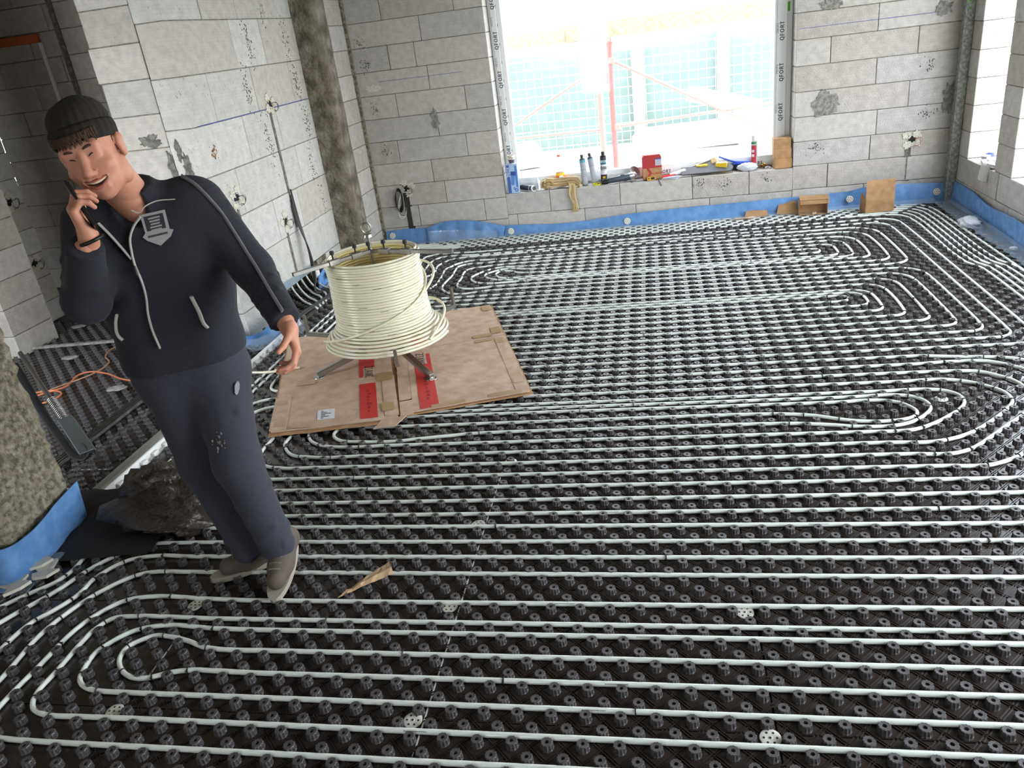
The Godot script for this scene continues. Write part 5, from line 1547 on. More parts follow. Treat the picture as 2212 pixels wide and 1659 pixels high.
func build_sill_things() -> void:
	# tall blue carton with a cup on it
	var bx := thing("blue_carton", "tall blue and white printed carton at the sill's left end", "carton", Vector3(-1.605, SILL, -5.445), 0.12)
	var blue := mat(Color(0.32, 0.50, 0.74), 0.5)
	part("body", cbox(Vector3(0.105, 0.27, 0.10), 0.002), mat(Color(0.62, 0.72, 0.84), 0.5), bx, at(Vector3(0, 0.135, 0)))
	slab_print(bx, 0.028, 0.26, Color(0.20, 0.34, 0.62), Vector3(-0.036, 0.135, 0.0505))
	slab_print(bx, 0.020, 0.20, Color(0.30, 0.46, 0.76), Vector3(0.036, 0.155, 0.0505))
	slab_print(bx, 0.046, 0.038, Color(0.16, 0.26, 0.55), Vector3(0.008, 0.185, 0.0511), Vector3(0, 0, -6))
	part("print", prism(PackedVector2Array([Vector2(-0.018, 0.05), Vector2(0.018, 0.05), Vector2(0.016, -0.03), Vector2(0.008, -0.042), Vector2(-0.008, -0.042), Vector2(-0.016, -0.03)]), 0.0, 0.0008), blue, bx, turned(Vector3(0.0, 0.118, 0.0508), Vector3(0, 0, -6)))
	for q in [[0.026, 0.030, 0.016], [0.008, 0.046, 0.010]]:
		part("print", lathe([Vector2(q[2] * 0.55, 0), Vector2(q[2] * 0.55, 0.0008), Vector2(q[2], 0.0008), Vector2(q[2], 0)], 20), mat(Color(0.18, 0.32, 0.64), 0.5), bx, Transform3D(Basis(Vector3.RIGHT, PI / 2), Vector3(q[0], q[1], 0.0503)))
	text_on(bx, "INOX", 0.026, Color(0.75, 0.82, 0.92), Vector3(-0.036, 0.20, 0.0512), Vector3(0, 0, 90))
	var cup := thing("paper_cup", "small paper coffee cup with brown print on the blue carton", "cup", Vector3(-1.60, SILL + 0.271, -5.45))
	part("cup", lathe([Vector2(0, 0.003), Vector2(0.024, 0.0), Vector2(0.035, 0.072), Vector2(0.037, 0.076), Vector2(0.034, 0.076), Vector2(0.023, 0.004)], 24), mat(Color(0.86, 0.83, 0.78), 0.6), cup)
	part("printed_band", lathe([Vector2(0.0247, 0.004), Vector2(0.0297, 0.036)], 24), mat(Color(0.28, 0.26, 0.30), 0.6), cup)
	part("printed_swirl", tube(smooth_path(PackedVector3Array([Vector3(-0.018, 0.05, 0.0265), Vector3(0.0, 0.058, 0.0335), Vector3(0.018, 0.05, 0.0268), Vector3(0.004, 0.042, 0.031), Vector3(-0.01, 0.028, 0.0275), Vector3(0.0, 0.018, 0.0275)]), 5), 0.002, 5), mat(Color(0.50, 0.34, 0.24), 0.6), cup)
	# black cartridge lying down
	var ct := thing("black_cartridge", "black cartridge with white end lying beside the blue carton", "cartridge", Vector3(-1.475, SILL + 0.027, -5.47))
	ct.rotation.y = 0.85
	part("tube", tube([Vector3(0, 0, 0.075), Vector3(0, 0, -0.09)], 0.025, 18), M.black, ct)
	part("end_cap", tube([Vector3(0, 0, 0.088), Vector3(0, 0, 0.07)], 0.0268, 18), M.white, ct)
	part("plunger", tube([Vector3(0, 0, 0.0895), Vector3(0, 0, 0.085)], 0.020, 18), mat(Color(0.32, 0.33, 0.35), 0.6), ct)
	part("label_band", tube([Vector3(0, 0, 0.04), Vector3(0, 0, 0.034)], 0.0255, 18), M.white, ct)
	# white glue bottle
	var gb := thing("glue_bottle", "small white squeeze bottle with pointed nozzle next to the hemp", "bottle", Vector3(-1.372, SILL, -5.44))
	part("bottle", lathe([Vector2(0, 0), Vector2(0.024, 0.0), Vector2(0.027, 0.006), Vector2(0.026, 0.06), Vector2(0.022, 0.082), Vector2(0.009, 0.104), Vector2(0.007, 0.112), Vector2(0, 0.112)], 22, false), M.white, gb)
	part("nozzle", lathe([Vector2(0.0075, 0.110), Vector2(0.006, 0.120), Vector2(0.003, 0.142), Vector2(0, 0.143)], 14, false), M.white, gb)
	text_on(gb, "aqua", 0.016, Color(0.16, 0.30, 0.62), Vector3(-0.002, 0.045, 0.0268), Vector3(0, 0, 90))
	hemp()
	# orange soda bottle
	var fb := thing("soda_bottle", "clear soda bottle with an orange label behind the hemp", "bottle", Vector3(-1.165, SILL, -5.545))
	var clear := mat(Color(0.95, 0.96, 0.95, 0.30), 0.08)
	clear.transparency = BaseMaterial3D.TRANSPARENCY_ALPHA
	part("bottle", lathe([Vector2(0, 0.0), Vector2(0.038, 0.0), Vector2(0.043, 0.01), Vector2(0.043, 0.18), Vector2(0.036, 0.215), Vector2(0.018, 0.255), Vector2(0.0135, 0.265), Vector2(0.0135, 0.285)], 24, false), clear, fb)
	part("label", lathe([Vector2(0.0436, 0.03), Vector2(0.0438, 0.034), Vector2(0.0438, 0.125), Vector2(0.0436, 0.13)], 24), mat(Color(0.93, 0.42, 0.06), 0.4), fb)
	part("label_top", lathe([Vector2(0.0441, 0.105), Vector2(0.0441, 0.13)], 24), mat(Color(0.95, 0.78, 0.10), 0.4), fb)
	part("label_disc", blob(0.026, 0.024, 71, 0.1, 0.0008), M.white, fb, turned(Vector3(0.014, 0.085, 0.0432), Vector3(0, 18, 0)))
	text_on(fb, "Fanta", 0.017, Color(0.12, 0.14, 0.34), Vector3(0.014, 0.085, 0.0445), Vector3(0, 18, -8))
	part("cap", lathe([Vector2(0.0155, 0.275), Vector2(0.0158, 0.292), Vector2(0, 0.294)], 18), mat(Color(0.90, 0.30, 0.12), 0.5), fb)
	# three foam cans
	var grey := Color(0.64, 0.65, 0.68)
	can("grey foam can standing upright, left of the leaning one", Vector3(-0.930, SILL, -5.49), 0.0285, 0.235, [[0.06, Color(0.45, 0.46, 0.48)], [0.30, grey], [0.006, Color(0.3, 0.3, 0.32)], [0.25, grey], [0.006, Color(0.3, 0.3, 0.32)], [0.28, grey], [0.098, Color(0.30, 0.60, 0.66)]], Vector3(0, 0, 3))
	can("grey foam can leaning against its upright neighbour", Vector3(-0.838, SILL + 0.004, -5.52), 0.0285, 0.235, [[0.06, Color(0.45, 0.46, 0.48)], [0.62, Color(0.66, 0.67, 0.70)], [0.02, Color(0.5, 0.5, 0.52)], [0.24, Color(0.60, 0.62, 0.65)], [0.06, Color(0.42, 0.60, 0.64)]], Vector3(-2, 0, 8))
	var c3 := can("black foam can with white lettering beside the yellow ring", Vector3(-0.752, SILL, -5.49), 0.030, 0.245, [[0.05, Color(0.30, 0.30, 0.30)], [0.30, Color(0.16, 0.14, 0.13)], [0.14, Color(0.82, 0.82, 0.84)], [0.18, Color(0.72, 0.73, 0.75)], [0.05, Color(0.85, 0.86, 0.88)], [0.16, Color(0.10, 0.38, 0.42)], [0.12, Color(0.15, 0.17, 0.20)]], Vector3(0, 0, -1), Color(0.16, 0.16, 0.17))
	text_on(c3, "BISON", 0.020, Color(0.90, 0.91, 0.93), Vector3(0, 0.205, 0.0305))
	text_on(c3, "FOAM", 0.024, Color(0.20, 0.20, 0.24), Vector3(0, 0.146, 0.0305))
	slab_print(c3, 0.026, 0.018, Color(0.80, 0.66, 0.12), Vector3(0.004, 0.060, 0.0300), Vector3.ZERO, "label_patch")
	# yellow tape ring
	solo("tape_ring", "bright yellow plastic ring on the sill's edge", "ring", lathe([Vector2(0.034, 0), Vector2(0.040, 0), Vector2(0.040, 0.015), Vector2(0.034, 0.015), Vector2(0.034, 0)], 32), mat(Color(0.86, 0.84, 0.08), 0.4), at(Vector3(-0.815, SILL, -5.45)))
	# brass fittings in a heap
	var brass := mat(Color(0.72, 0.56, 0.32), 0.3, 1.0)
	for k in 4:
		var f := thing("brass_fitting", ["brass fitting behind the grinder, leftmost of its heap", "brass fitting with a red plug behind the grinder", "brass fitting lying across the others behind the grinder", "pale fitting at the right of the heap behind the grinder"][k], "pipe fitting", Vector3(-0.66 + 0.055 * k, SILL + 0.018, -5.545 + 0.01 * (k % 2)), 0.6 * k, "fittings behind the grinder")
		part("body", tube([Vector3(-0.032, 0, 0), Vector3(0.02, 0.014 * (k % 2), 0)], 0.013, 8), brass if k < 3 else M.steel, f)
		part("nut", tube([Vector3(-0.036, 0, 0), Vector3(-0.016, 0, 0)], 0.018, 6), M.steel if k % 2 else brass, f)
		part("plug", tube([Vector3(0.02, 0.014 * (k % 2), 0), Vector3(0.036, 0.02 * (k % 2), 0)], 0.011, 8), mat(Color(0.75, 0.12, 0.12), 0.5) if k == 1 else M.white, f)
	# angle grinder
	var ag := thing("angle_grinder", "dark grey angle grinder with a silver gear head on the sill", "angle grinder", Vector3(-0.60, SILL + 0.034, -5.475), 0.33)
	part("motor_housing", tube(PackedVector3Array([Vector3(-0.125, -0.006, 0), Vector3(-0.11, -0.004, 0), Vector3(-0.02, 0, 0), Vector3(0.05, 0.004, 0), Vector3(0.09, 0.006, 0)]), [0.020, 0.027, 0.029, 0.031, 0.030], 14), mat(Color(0.22, 0.25, 0.29), 0.4), ag)
	part("rear_grip", tube(PackedVector3Array([Vector3(-0.175, -0.008, 0), Vector3(-0.165, -0.008, 0), Vector3(-0.12, -0.006, 0)]), [0.018, 0.026, 0.027], 12), M.black, ag)
	part("gear_head", tube(PackedVector3Array([Vector3(0.085, 0.006, 0), Vector3(0.11, 0.010, 0), Vector3(0.14, 0.010, 0), Vector3(0.155, 0.006, 0)]), [0.031, 0.033, 0.030, 0.016], 12), mat(Color(0.70, 0.70, 0.72), 0.35, 0.8), ag)
	part("guard", lathe([Vector2(0.012, 0), Vector2(0.055, 0), Vector2(0.057, 0.012), Vector2(0.055, 0.014), Vector2(0.012, 0.003)], 28), mat(Color(0.45, 0.42, 0.41), 0.4, 0.8), ag, turned(Vector3(0.145, 0.030, -0.03), Vector3(65, 20, 0)))
	part("side_switch", cbox(Vector3(0.04, 0.008, 0.012), 0.002), M.black, ag, at(Vector3(0.02, 0.03, 0.008)))
	wire(ag, [Vector3(-0.17, -0.01, 0), Vector3(-0.205, -0.01, 0.015), Vector3(-0.215, -0.024, -0.02), Vector3(-0.18, -0.026, -0.05), Vector3(-0.10, -0.026, -0.055)], 0.0045, M.grey_cable, "power_cable")
	# red box with the arrow-like mark
	var kb := thing("red_box", "red and brown printed carton with rounded top corners on the sill", "carton", Vector3(-0.305, SILL, -5.50), 0.06)
	part("body", prism(PackedVector2Array([Vector2(-0.088, 0), Vector2(0.088, 0), Vector2(0.084, 0.20), Vector2(0.07, 0.222), Vector2(-0.075, 0.222), Vector2(-0.09, 0.20)]), -0.045, 0.045), mat(Color(0.66, 0.17, 0.18), 0.55), kb)
	part("bare_panel", prism(PackedVector2Array([Vector2(-0.086, 0.0), Vector2(0.0875, 0.0), Vector2(0.0855, 0.105), Vector2(-0.03, 0.105), Vector2(-0.005, 0.06), Vector2(-0.04, 0.012), Vector2(-0.06, 0.012), Vector2(-0.03, 0.06), Vector2(-0.055, 0.105), Vector2(-0.087, 0.105)]), 0.045, 0.0458), M.card_dark, kb)
	part("print", prism(PackedVector2Array([Vector2(-0.03, 0.105), Vector2(-0.005, 0.06), Vector2(-0.04, 0.012), Vector2(-0.062, 0.012), Vector2(-0.03, 0.06), Vector2(-0.055, 0.105)]), 0.0450, 0.0462), mat(Color(0.66, 0.17, 0.18), 0.55), kb)
	text_on(kb, "KLIMAKS", 0.018, Color(0.62, 0.20, 0.18), Vector3(0.042, 0.055, 0.0462), Vector3(0, 0, 2))
	slab_print(kb, 0.055, 0.062, Color(0.72, 0.72, 0.76), Vector3(0.055, 0.155, 0.0455), Vector3.ZERO, "sticker")
	slab_print(kb, 0.055, 0.009, Color(0.22, 0.30, 0.62), Vector3(0.055, 0.182, 0.0460), Vector3.ZERO, "sticker_header")
	for k in 4: slab_print(kb, 0.04, 0.002, Color(0.4, 0.4, 0.45), Vector3(0.055, 0.168 - 0.011 * k, 0.0461))
	# tape measure
	var tm := thing("tape_measure", "black and yellow tape measure in front of the red box", "tape measure", Vector3(-0.315, SILL, -5.436), 0.05)
	part("case", prism(PackedVector2Array([Vector2(-0.040, 0.0), Vector2(0.034, 0.0), Vector2(0.040, 0.010), Vector2(0.038, 0.026), Vector2(0.026, 0.034), Vector2(-0.032, 0.034), Vector2(-0.040, 0.028)]), -0.016, 0.016), mat(Color(0.80, 0.60, 0.20), 0.5), tm)
	part("grip", cbox(Vector3(0.036, 0.024, 0.035), 0.003), mat(Color(0.17, 0.17, 0.18), 0.6), tm, at(Vector3(0.012, 0.018, 0)))
	part("window", cbox(Vector3(0.020, 0.014, 0.0335), 0.002), mat(Color(0.45, 0.28, 0.14), 0.5), tm, at(Vector3(-0.024, 0.018, 0)))
	# folding rule, black strap, pencil, papers
	var fr := thing("black_square", "thin black metal square lying beside the grinder", "square", Vector3(-0.43, SILL, -5.43), 0.3)
	part("long_arm", cbox(Vector3(0.14, 0.004, 0.010), 0.0005), M.black, fr, at(Vector3(0, 0.002, 0)))
	part("short_arm", cbox(Vector3(0.010, 0.004, 0.06), 0.0005), M.black, fr, at(Vector3(-0.065, 0.0022, -0.03)))
	solo("black_strap", "short black strap hanging over the sill's edge by the tape measure", "strap", tube(smooth_path(PackedVector3Array([Vector3(-0.262, SILL + 0.006, -5.45), Vector3(-0.250, SILL + 0.004, -5.422), Vector3(-0.243, SILL - 0.014, -5.412), Vector3(-0.225, SILL - 0.055, -5.412)]), 4), 0.004, 6, true, Vector2(1.0, 0.4)), M.black)
	var pp := thing("note_papers", "stack of folded white papers on the sill's edge", "papers", Vector3(-0.145, SILL, -5.445), -0.1)
	for k in 3: part("sheet", cbox(Vector3(0.15, 0.0018, 0.09), 0.0), mat(Color(0.80, 0.81, 0.86), 0.7), pp, turned(Vector3(0.004 * k, 0.002 + 0.004 * k, -0.006 * k), Vector3(-3.0 * k, 9.0 * k, 0)))
	slab_print(pp, 0.07, 0.004, Color(0.45, 0.50, 0.68), Vector3(-0.01, 0.013, 0.02), Vector3(-90, 8, 0))
	for k in 2: solo("red_pencil", ["red carpenter pencil, rear one on the papers", "red carpenter pencil, front one on the papers"][k], "pencil", tube([Vector3(-0.245 + 0.03 * k, SILL + 0.016, -5.475 + 0.03 * k), Vector3(-0.125 + 0.03 * k, SILL + 0.026, -5.495 + 0.03 * k)], 0.0055, 6), mat(Color(0.80, 0.14, 0.16), 0.5), Transform3D(), "red pencils on the papers")
	solo("white_roller", "white round-ended handle resting on the papers", "handle", tube(PackedVector3Array([Vector3(-0.145, SILL + 0.024, -5.48), Vector3(-0.08, SILL + 0.034, -5.492), Vector3(-0.02, SILL + 0.044, -5.50), Vector3(-0.005, SILL + 0.046, -5.503), Vector3(0.0, SILL + 0.047, -5.504)]), [0.012, 0.017, 0.021, 0.018, 0.010], 14), M.white)
	# plasterer's float with dark blade
	var fl := thing("plastering_float", "long dark grey plastering float lying along the sill", "float", Vector3(0.18, SILL + 0.006, -5.49), 0.02)
	var fp := PackedVector2Array()
	for i in 9: fp.append(Vector2(0.21 + 0.03 * sin(PI * i / 8), -0.05 + 0.1 * i / 8))
	fp.append(Vector2(-0.22, 0.05))
	fp.append(Vector2(-0.22, -0.05))
	part("blade", prism(fp, -0.006, 0.006), mat(Color(0.30, 0.29, 0.29), 0.6), fl, turned(Vector3(0, 0.035, 0.0), Vector3(-62, 0, 0)))
	part("handle", tube([Vector3(-0.12, 0.03, -0.055), Vector3(0.12, 0.03, -0.055)], 0.014, 12), mat(Color(0.35, 0.33, 0.32), 0.6), fl)
	var lv := thing("lever_bar", "pale grey steel bar slanting behind the float", "bar", Vector3(0.06, SILL + 0.05, -5.56))
	part("bar", tube([Vector3(-0.14, -0.03, 0.0), Vector3(0.17, 0.055, -0.02)], 0.010, 10), M.steel, lv)
	part("head", cbox(Vector3(0.05, 0.05, 0.03), 0.006), mat(Color(0.80, 0.74, 0.58), 0.5), lv, turned(Vector3(0.19, 0.05, -0.02), Vector3(0, 0, 15)))
	part("jaw", cbox(Vector3(0.02, 0.09, 0.025), 0.005), mat(Color(0.86, 0.80, 0.62), 0.5), lv, turned(Vector3(0.225, 0.03, -0.02), Vector3(0, 0, 22)))
	var yb := thing("yellow_box", "small yellow box with black bars behind the float", "box", Vector3(0.145, SILL + 0.045, -5.545))
	part("body", cbox(Vector3(0.10, 0.045, 0.05), 0.002), mat(Color(0.84, 0.70, 0.10), 0.5), yb, at(Vector3(0, 0.01, 0)))
	for k in 2: slab_print(yb, 0.006, 0.03, Color(0.12, 0.11, 0.10), Vector3(-0.042 + 0.014 * k, 0.01, 0.0255))
	var yw := thing("yellow_white_box", "yellow and white small box between the float and the blue brush", "box", Vector3(0.32, SILL, -5.525), -0.25)
	part("body", cbox(Vector3(0.10, 0.085, 0.06), 0.002), mat(Color(0.86, 0.72, 0.14), 0.5), yw, at(Vector3(0, 0.0425, 0)))
	slab_print(yw, 0.09, 0.03, Color(0.80, 0.80, 0.82), Vector3(0.005, 0.028, 0.0305), Vector3.ZERO, "label")
	slab_print(yw, 0.09, 0.04, Color(0.84, 0.84, 0.86), Vector3(0.0, 0.0855, 0.0), Vector3(-90, 0, 0), "label")
	# blue hand brush
	var br := thing("hand_brush", "blue hand brush with dark bristles on the sill", "brush", Vector3(0.45, SILL + 0.055, -5.565), -0.05)
	part("handle", tube(smooth_path(PackedVector3Array([Vector3(-0.15, 0.075, 0), Vector3(-0.08, 0.045, 0), Vector3(0.0, 0.018, 0), Vector3(0.12, 0.008, 0)]), 4), 0.012, 10, true, Vector2(1.3, 0.7)), mat(Color(0.16, 0.28, 0.72), 0.45), br)
	part("block", cbox(Vector3(0.15, 0.018, 0.045), 0.005), mat(Color(0.16, 0.28, 0.72), 0.45), br, at(Vector3(0.045, 0.004, 0)))
	part("bristles", cbox(Vector3(0.145, 0.045, 0.040), 0.006), mat(Color(0.17, 0.18, 0.24), 0.95), br, at(Vector3(0.045, -0.026, 0)))
	# clear bag
	var bag := start()
	bag.set_smooth_group(0)
	lump(bag, Vector3(0.085, 0.035, 0.055), 8, 0.35)
	solo("plastic_bag", "crumpled clear plastic bag with grey parts in front of the spray can", "bag", done(bag), mat(Color(0.78, 0.79, 0.82), 0.3), at(Vector3(0.545, SILL + 0.028, -5.50)))
	# spray can
	var sc := thing("spray_can", "tall red and white spray can with a white cap near the carton stack", "spray can", Vector3(0.612, SILL, -5.575))
	part("body", lathe([Vector2(0, 0), Vector2(0.030, 0), Vector2(0.031, 0.004), Vector2(0.031, 0.235), Vector2(0.026, 0.245)], 22), mat(Color(0.76, 0.78, 0.80), 0.35), sc)
	for q in [[-34.0, 0.0, 0.205, Color(0.72, 0.16, 0.22)], [-34.0, 0.205, 0.235, Color(0.18, 0.48, 0.26)]]:
		var st := start()
		for k in 8:
			var a0 := deg_to_rad(60.0 + 11.0 * k)
			var a1 := deg_to_rad(71.0 + 11.0 * k)
			quad(st, Vector3(cos(a1) * 0.0316, q[1] + 0.01, sin(a1) * 0.0316), Vector3(cos(a0) * 0.0316, q[1] + 0.01, sin(a0) * 0.0316), Vector3(cos(a0) * 0.0316, q[2], sin(a0) * 0.0316), Vector3(cos(a1) * 0.0316, q[2], sin(a1) * 0.0316))
		part("label_band", done(st), mat(q[3], 0.4), sc)
	part("cap", lathe([Vector2(0.0275, 0.24), Vector2(0.028, 0.285), Vector2(0.024, 0.292), Vector2(0, 0.292)], 20), M.white, sc)
	for k in 2: slab_print(sc, 0.022, 0.022, Color(0.88, 0.88, 0.90), Vector3(-0.013, 0.115 + 0.04 * k, 0.0290), Vector3(0, -24, 0))
	# small fittings and clips
	var bf := thing("brass_elbow", "brass elbow fitting between the spray can and the carton stack", "pipe fitting", Vector3(0.69, SILL + 0.017, -5.55), 0.7)
	part("body", tube([Vector3(-0.026, 0, 0), Vector3(0.022, 0.004, 0)], 0.015, 10), brass, bf)
	part("branch", tube([Vector3(0.0, 0, 0), Vector3(0.0, 0.022, 0.014)], 0.012, 10), brass, bf)
	solo("white_clip", "white plastic clip lying in front of the brass elbow", "clip", tube(smooth_path(PackedVector3Array([Vector3(0.70, SILL + 0.006, -5.50), Vector3(0.725, SILL + 0.012, -5.515), Vector3(0.745, SILL + 0.006, -5.50), Vector3(0.735, SILL + 0.005, -5.48)]), 4), 0.005, 6), M.white)
	# three cartons stacked
	for k in 3:
		var t := thing("small_carton", ["plain brown carton, lowest of the three stacked on the sill", "plain brown carton, middle of the three stacked on the sill", "plain brown carton, topmost of the three stacked on the sill"][k], "carton", Vector3(0.845 - 0.004 * k, SILL + 0.086 * k, -5.495 - 0.004 * k), 0.06 - 0.03 * k, "cartons stacked on the sill")
		part("body", cbox(Vector3(0.145, 0.085, 0.13), 0.002), M.card_dark, t, at(Vector3(0, 0.0425, 0)))
		part("lid_flap", cbox(Vector3(0.143, 0.0015, 0.066), 0.0004), M.card_dark, t, turned(Vector3(0, 0.0855, 0.031), Vector3(-0.6, 0, 0)))

func lump(st: SurfaceTool, r: Vector3, seed_: int, rag: float, xf := Transform3D()) -> void:
	var n := FastNoiseLite.new()
	n.seed = seed_
	n.frequency = 1.6
	var rows := 14
	var cols := 22
	var p := func(i: int, j: int) -> Vector3:
		var th := PI * j / rows
		var ph := TAU * i / cols
		var d := Vector3(sin(th) * cos(ph), cos(th), sin(th) * sin(ph))
		var k := 1.0 + rag * n.get_noise_3dv(d) + rag * 0.6 * absf(n.get_noise_3dv(d * 3.1))
		return xf * (d * r * k)
	for i in cols:
		for j in rows:
			quad(st, p.call(i + 1, j), p.call(i, j), p.call(i, j + 1), p.call(i + 1, j + 1))

# blond plumber's hemp: many fine strands, one hank
func hemp() -> void:
	var t := thing("hemp_hank", "blond hank of plumber's hemp draped over the sill's edge", "hemp")
	var r := RandomNumberGenerator.new()
	r.seed = 12
	var spine := [Vector3(-1.30, SILL + 0.045, -5.47), Vector3(-1.29, SILL + 0.06, -5.45), Vector3(-1.22, SILL + 0.05, -5.47), Vector3(-1.14, SILL + 0.05, -5.48), Vector3(-1.05, SILL + 0.06, -5.46), Vector3(-0.99, SILL + 0.045, -5.45)]
	var cols := [Color(0.72, 0.62, 0.44), Color(0.80, 0.72, 0.55), Color(0.62, 0.52, 0.35)]
	for c in 3:
		var st := start()
		for k in 80:
			var path := PackedVector3Array()
			var kind := (k + c) % 3
			if kind == 0:
				# round knot at the left
				var a0 := r.randf() * TAU
				var rr := r.randf_range(0.018, 0.052)
				for i in 9:
					var a := a0 + i * 0.55
					path.append(Vector3(-1.285 + cos(a) * rr * 1.15, SILL + 0.050 + sin(a) * rr * 0.85 + r.randf_range(-0.004, 0.004), -5.455 + r.randf_range(-0.03, 0.03)))
			elif kind == 1:
				# along the sill and round the right hand loop
				var o := Vector3(0, r.randf_range(-0.036, 0.034), r.randf_range(-0.035, 0.03))
				for q in spine: path.append((q as Vector3) + o + Vector3(r.randf_range(-0.006, 0.006), r.randf_range(-0.005, 0.005), r.randf_range(-0.005, 0.005)))
				path.append(Vector3(-0.975, SILL + 0.01, -5.435) + o * 0.4)
				path.append(Vector3(-1.0, SILL - 0.01, -5.425))
				path.append(Vector3(-1.03, SILL + 0.02, -5.435) + o * 0.5)
			else:
				# tail that hangs down the wall
				var x := r.randf_range(-0.028, 0.028)
				path.append(Vector3(-1.08 + x, SILL + 0.05 + r.randf_range(-0.02, 0.02), -5.46))
				path.append(Vector3(-1.05 + x, SILL + 0.03, -5.415))
				path.append(Vector3(-1.055 + x * 1.1, SILL - 0.06, -5.403 + r.randf_range(0, 0.012)))
				path.append(Vector3(-1.035 + x * 0.8, SILL - 0.14, -5.402 + r.randf_range(0, 0.012)))
				path.append(Vector3(-1.03 + x * 0.7, SILL - 0.20 - r.randf_range(0, 0.02), -5.402 + r.randf_range(0, 0.01)))
				path.append(Vector3(-1.03 - x * 0.4, SILL - 0.215, -5.398))
				path.append(Vector3(-1.03 - x * 0.6, SILL - 0.15, -5.398))
			put_tube(st, smooth_path(path, 3), r.randf_range(0.0028, 0.0058), 4, false)
		part("fibres", done(st), mat(cols[c], 0.6), t)
# ---------------------------------------------------------------- things on the floor
func open_carton(label: String, o: Vector3, turn: float, size: Vector3, kind: int) -> void:
	var t := thing("open_carton", label, "carton", o, turn)
	var w := 0.004
	var x := size.x * 0.5
	var z := size.z * 0.5
	if kind == 0:
		# standing on its side, the mouth facing the room, upper flap hanging forward
		part("bottom", cbox(Vector3(size.x, w, size.z), 0.001), M.card_dark, t, at(Vector3(0, w * 0.5, 0)))
		part("back", cbox(Vector3(size.x, size.y, w), 0.001), M.card_dark, t, at(Vector3(0, size.y * 0.5, -z)))
		part("side", cbox(Vector3(w, size.y, size.z), 0.001), M.card_dark, t, at(Vector3(-x, size.y * 0.5, 0)))
		part("side", cbox(Vector3(w, size.y, size.z), 0.001), M.card_dark, t, at(Vector3(x, size.y * 0.5, 0)))
		part("top", cbox(Vector3(size.x * 1.04, w, size.z * 0.9), 0.001), M.card_dark, t, turned(Vector3(0.01, size.y + 0.010, -z * 0.05), Vector3(14, 0, 0)))
		part("flap", cbox(Vector3(size.x * 1.02, 0.035, w), 0.001), M.card_dark, t, turned(Vector3(0.01, size.y - 0.022, z * 0.9), Vector3(-6, 0, 0)))
		part("tab", cbox(Vector3(0.035, 0.02, w), 0.001), M.card, t, at(Vector3(0.01, 0.012, z)))
	else:
		# low tray with its lid standing up
		part("front", cbox(Vector3(size.x, size.y * 0.42, w), 0.001), M.card_dark, t, at(Vector3(0, size.y * 0.21, z)))
		part("bottom", cbox(Vector3(size.x, w, size.z), 0.001), M.card_dark, t, at(Vector3(0, w * 0.5, 0)))
		part("side", prism(PackedVector2Array([Vector2(-z, 0), Vector2(z, 0), Vector2(z, size.y * 0.42), Vector2(-z * 0.4, size.y * 0.62), Vector2(-z, size.y * 0.42)]), -w * 0.5, w * 0.5), M.card_dark, t, Transform3D(Basis(Vector3.UP, -PI / 2), Vector3(-x, 0, 0)))
		part("side", prism(PackedVector2Array([Vector2(-z, 0), Vector2(z, 0), Vector2(z, size.y * 0.42), Vector2(-z, size.y * 0.42)]), -w * 0.5, w * 0.5), M.card_dark, t, Transform3D(Basis(Vector3.UP, -PI / 2), Vector3(x, 0, 0)))
		part("lid", cbox(Vector3(size.x * 1.02, size.y * 0.62, w), 0.001), M.card_dark, t, turned(Vector3(0.0, size.y * 0.72, z - 0.006), Vector3(-3, 0, 0)))

func sheet_scrap(called: String, label: String, cat: String, c: Array, m: Material, lift: float, seed_: int) -> void:
	var n := FastNoiseLite.new()
	n.seed = seed_
	n.frequency = 9.0
	var st := start()
	st.set_smooth_group(0)
	var p := func(i: int, j: int, s: float) -> Vector3:
		var u := i / 10.0
		var v := j / 8.0
		var q: Vector3 = (c[0] as Vector3).lerp(c[1], u).lerp((c[3] as Vector3).lerp(c[2], u), v)
		q.y += lift * n.get_noise_2d(q.x, q.z) + s
		return q
	for i in 10:
		for j in 8:
			quad(st, p.call(i, j, 0.0), p.call(i + 1, j, 0.0), p.call(i + 1, j + 1, 0.0), p.call(i, j + 1, 0.0))
			quad(st, p.call(i, j, -0.003), p.call(i, j + 1, -0.003), p.call(i + 1, j + 1, -0.003), p.call(i + 1, j, -0.003))
	solo(called, label, cat, done(st), m)

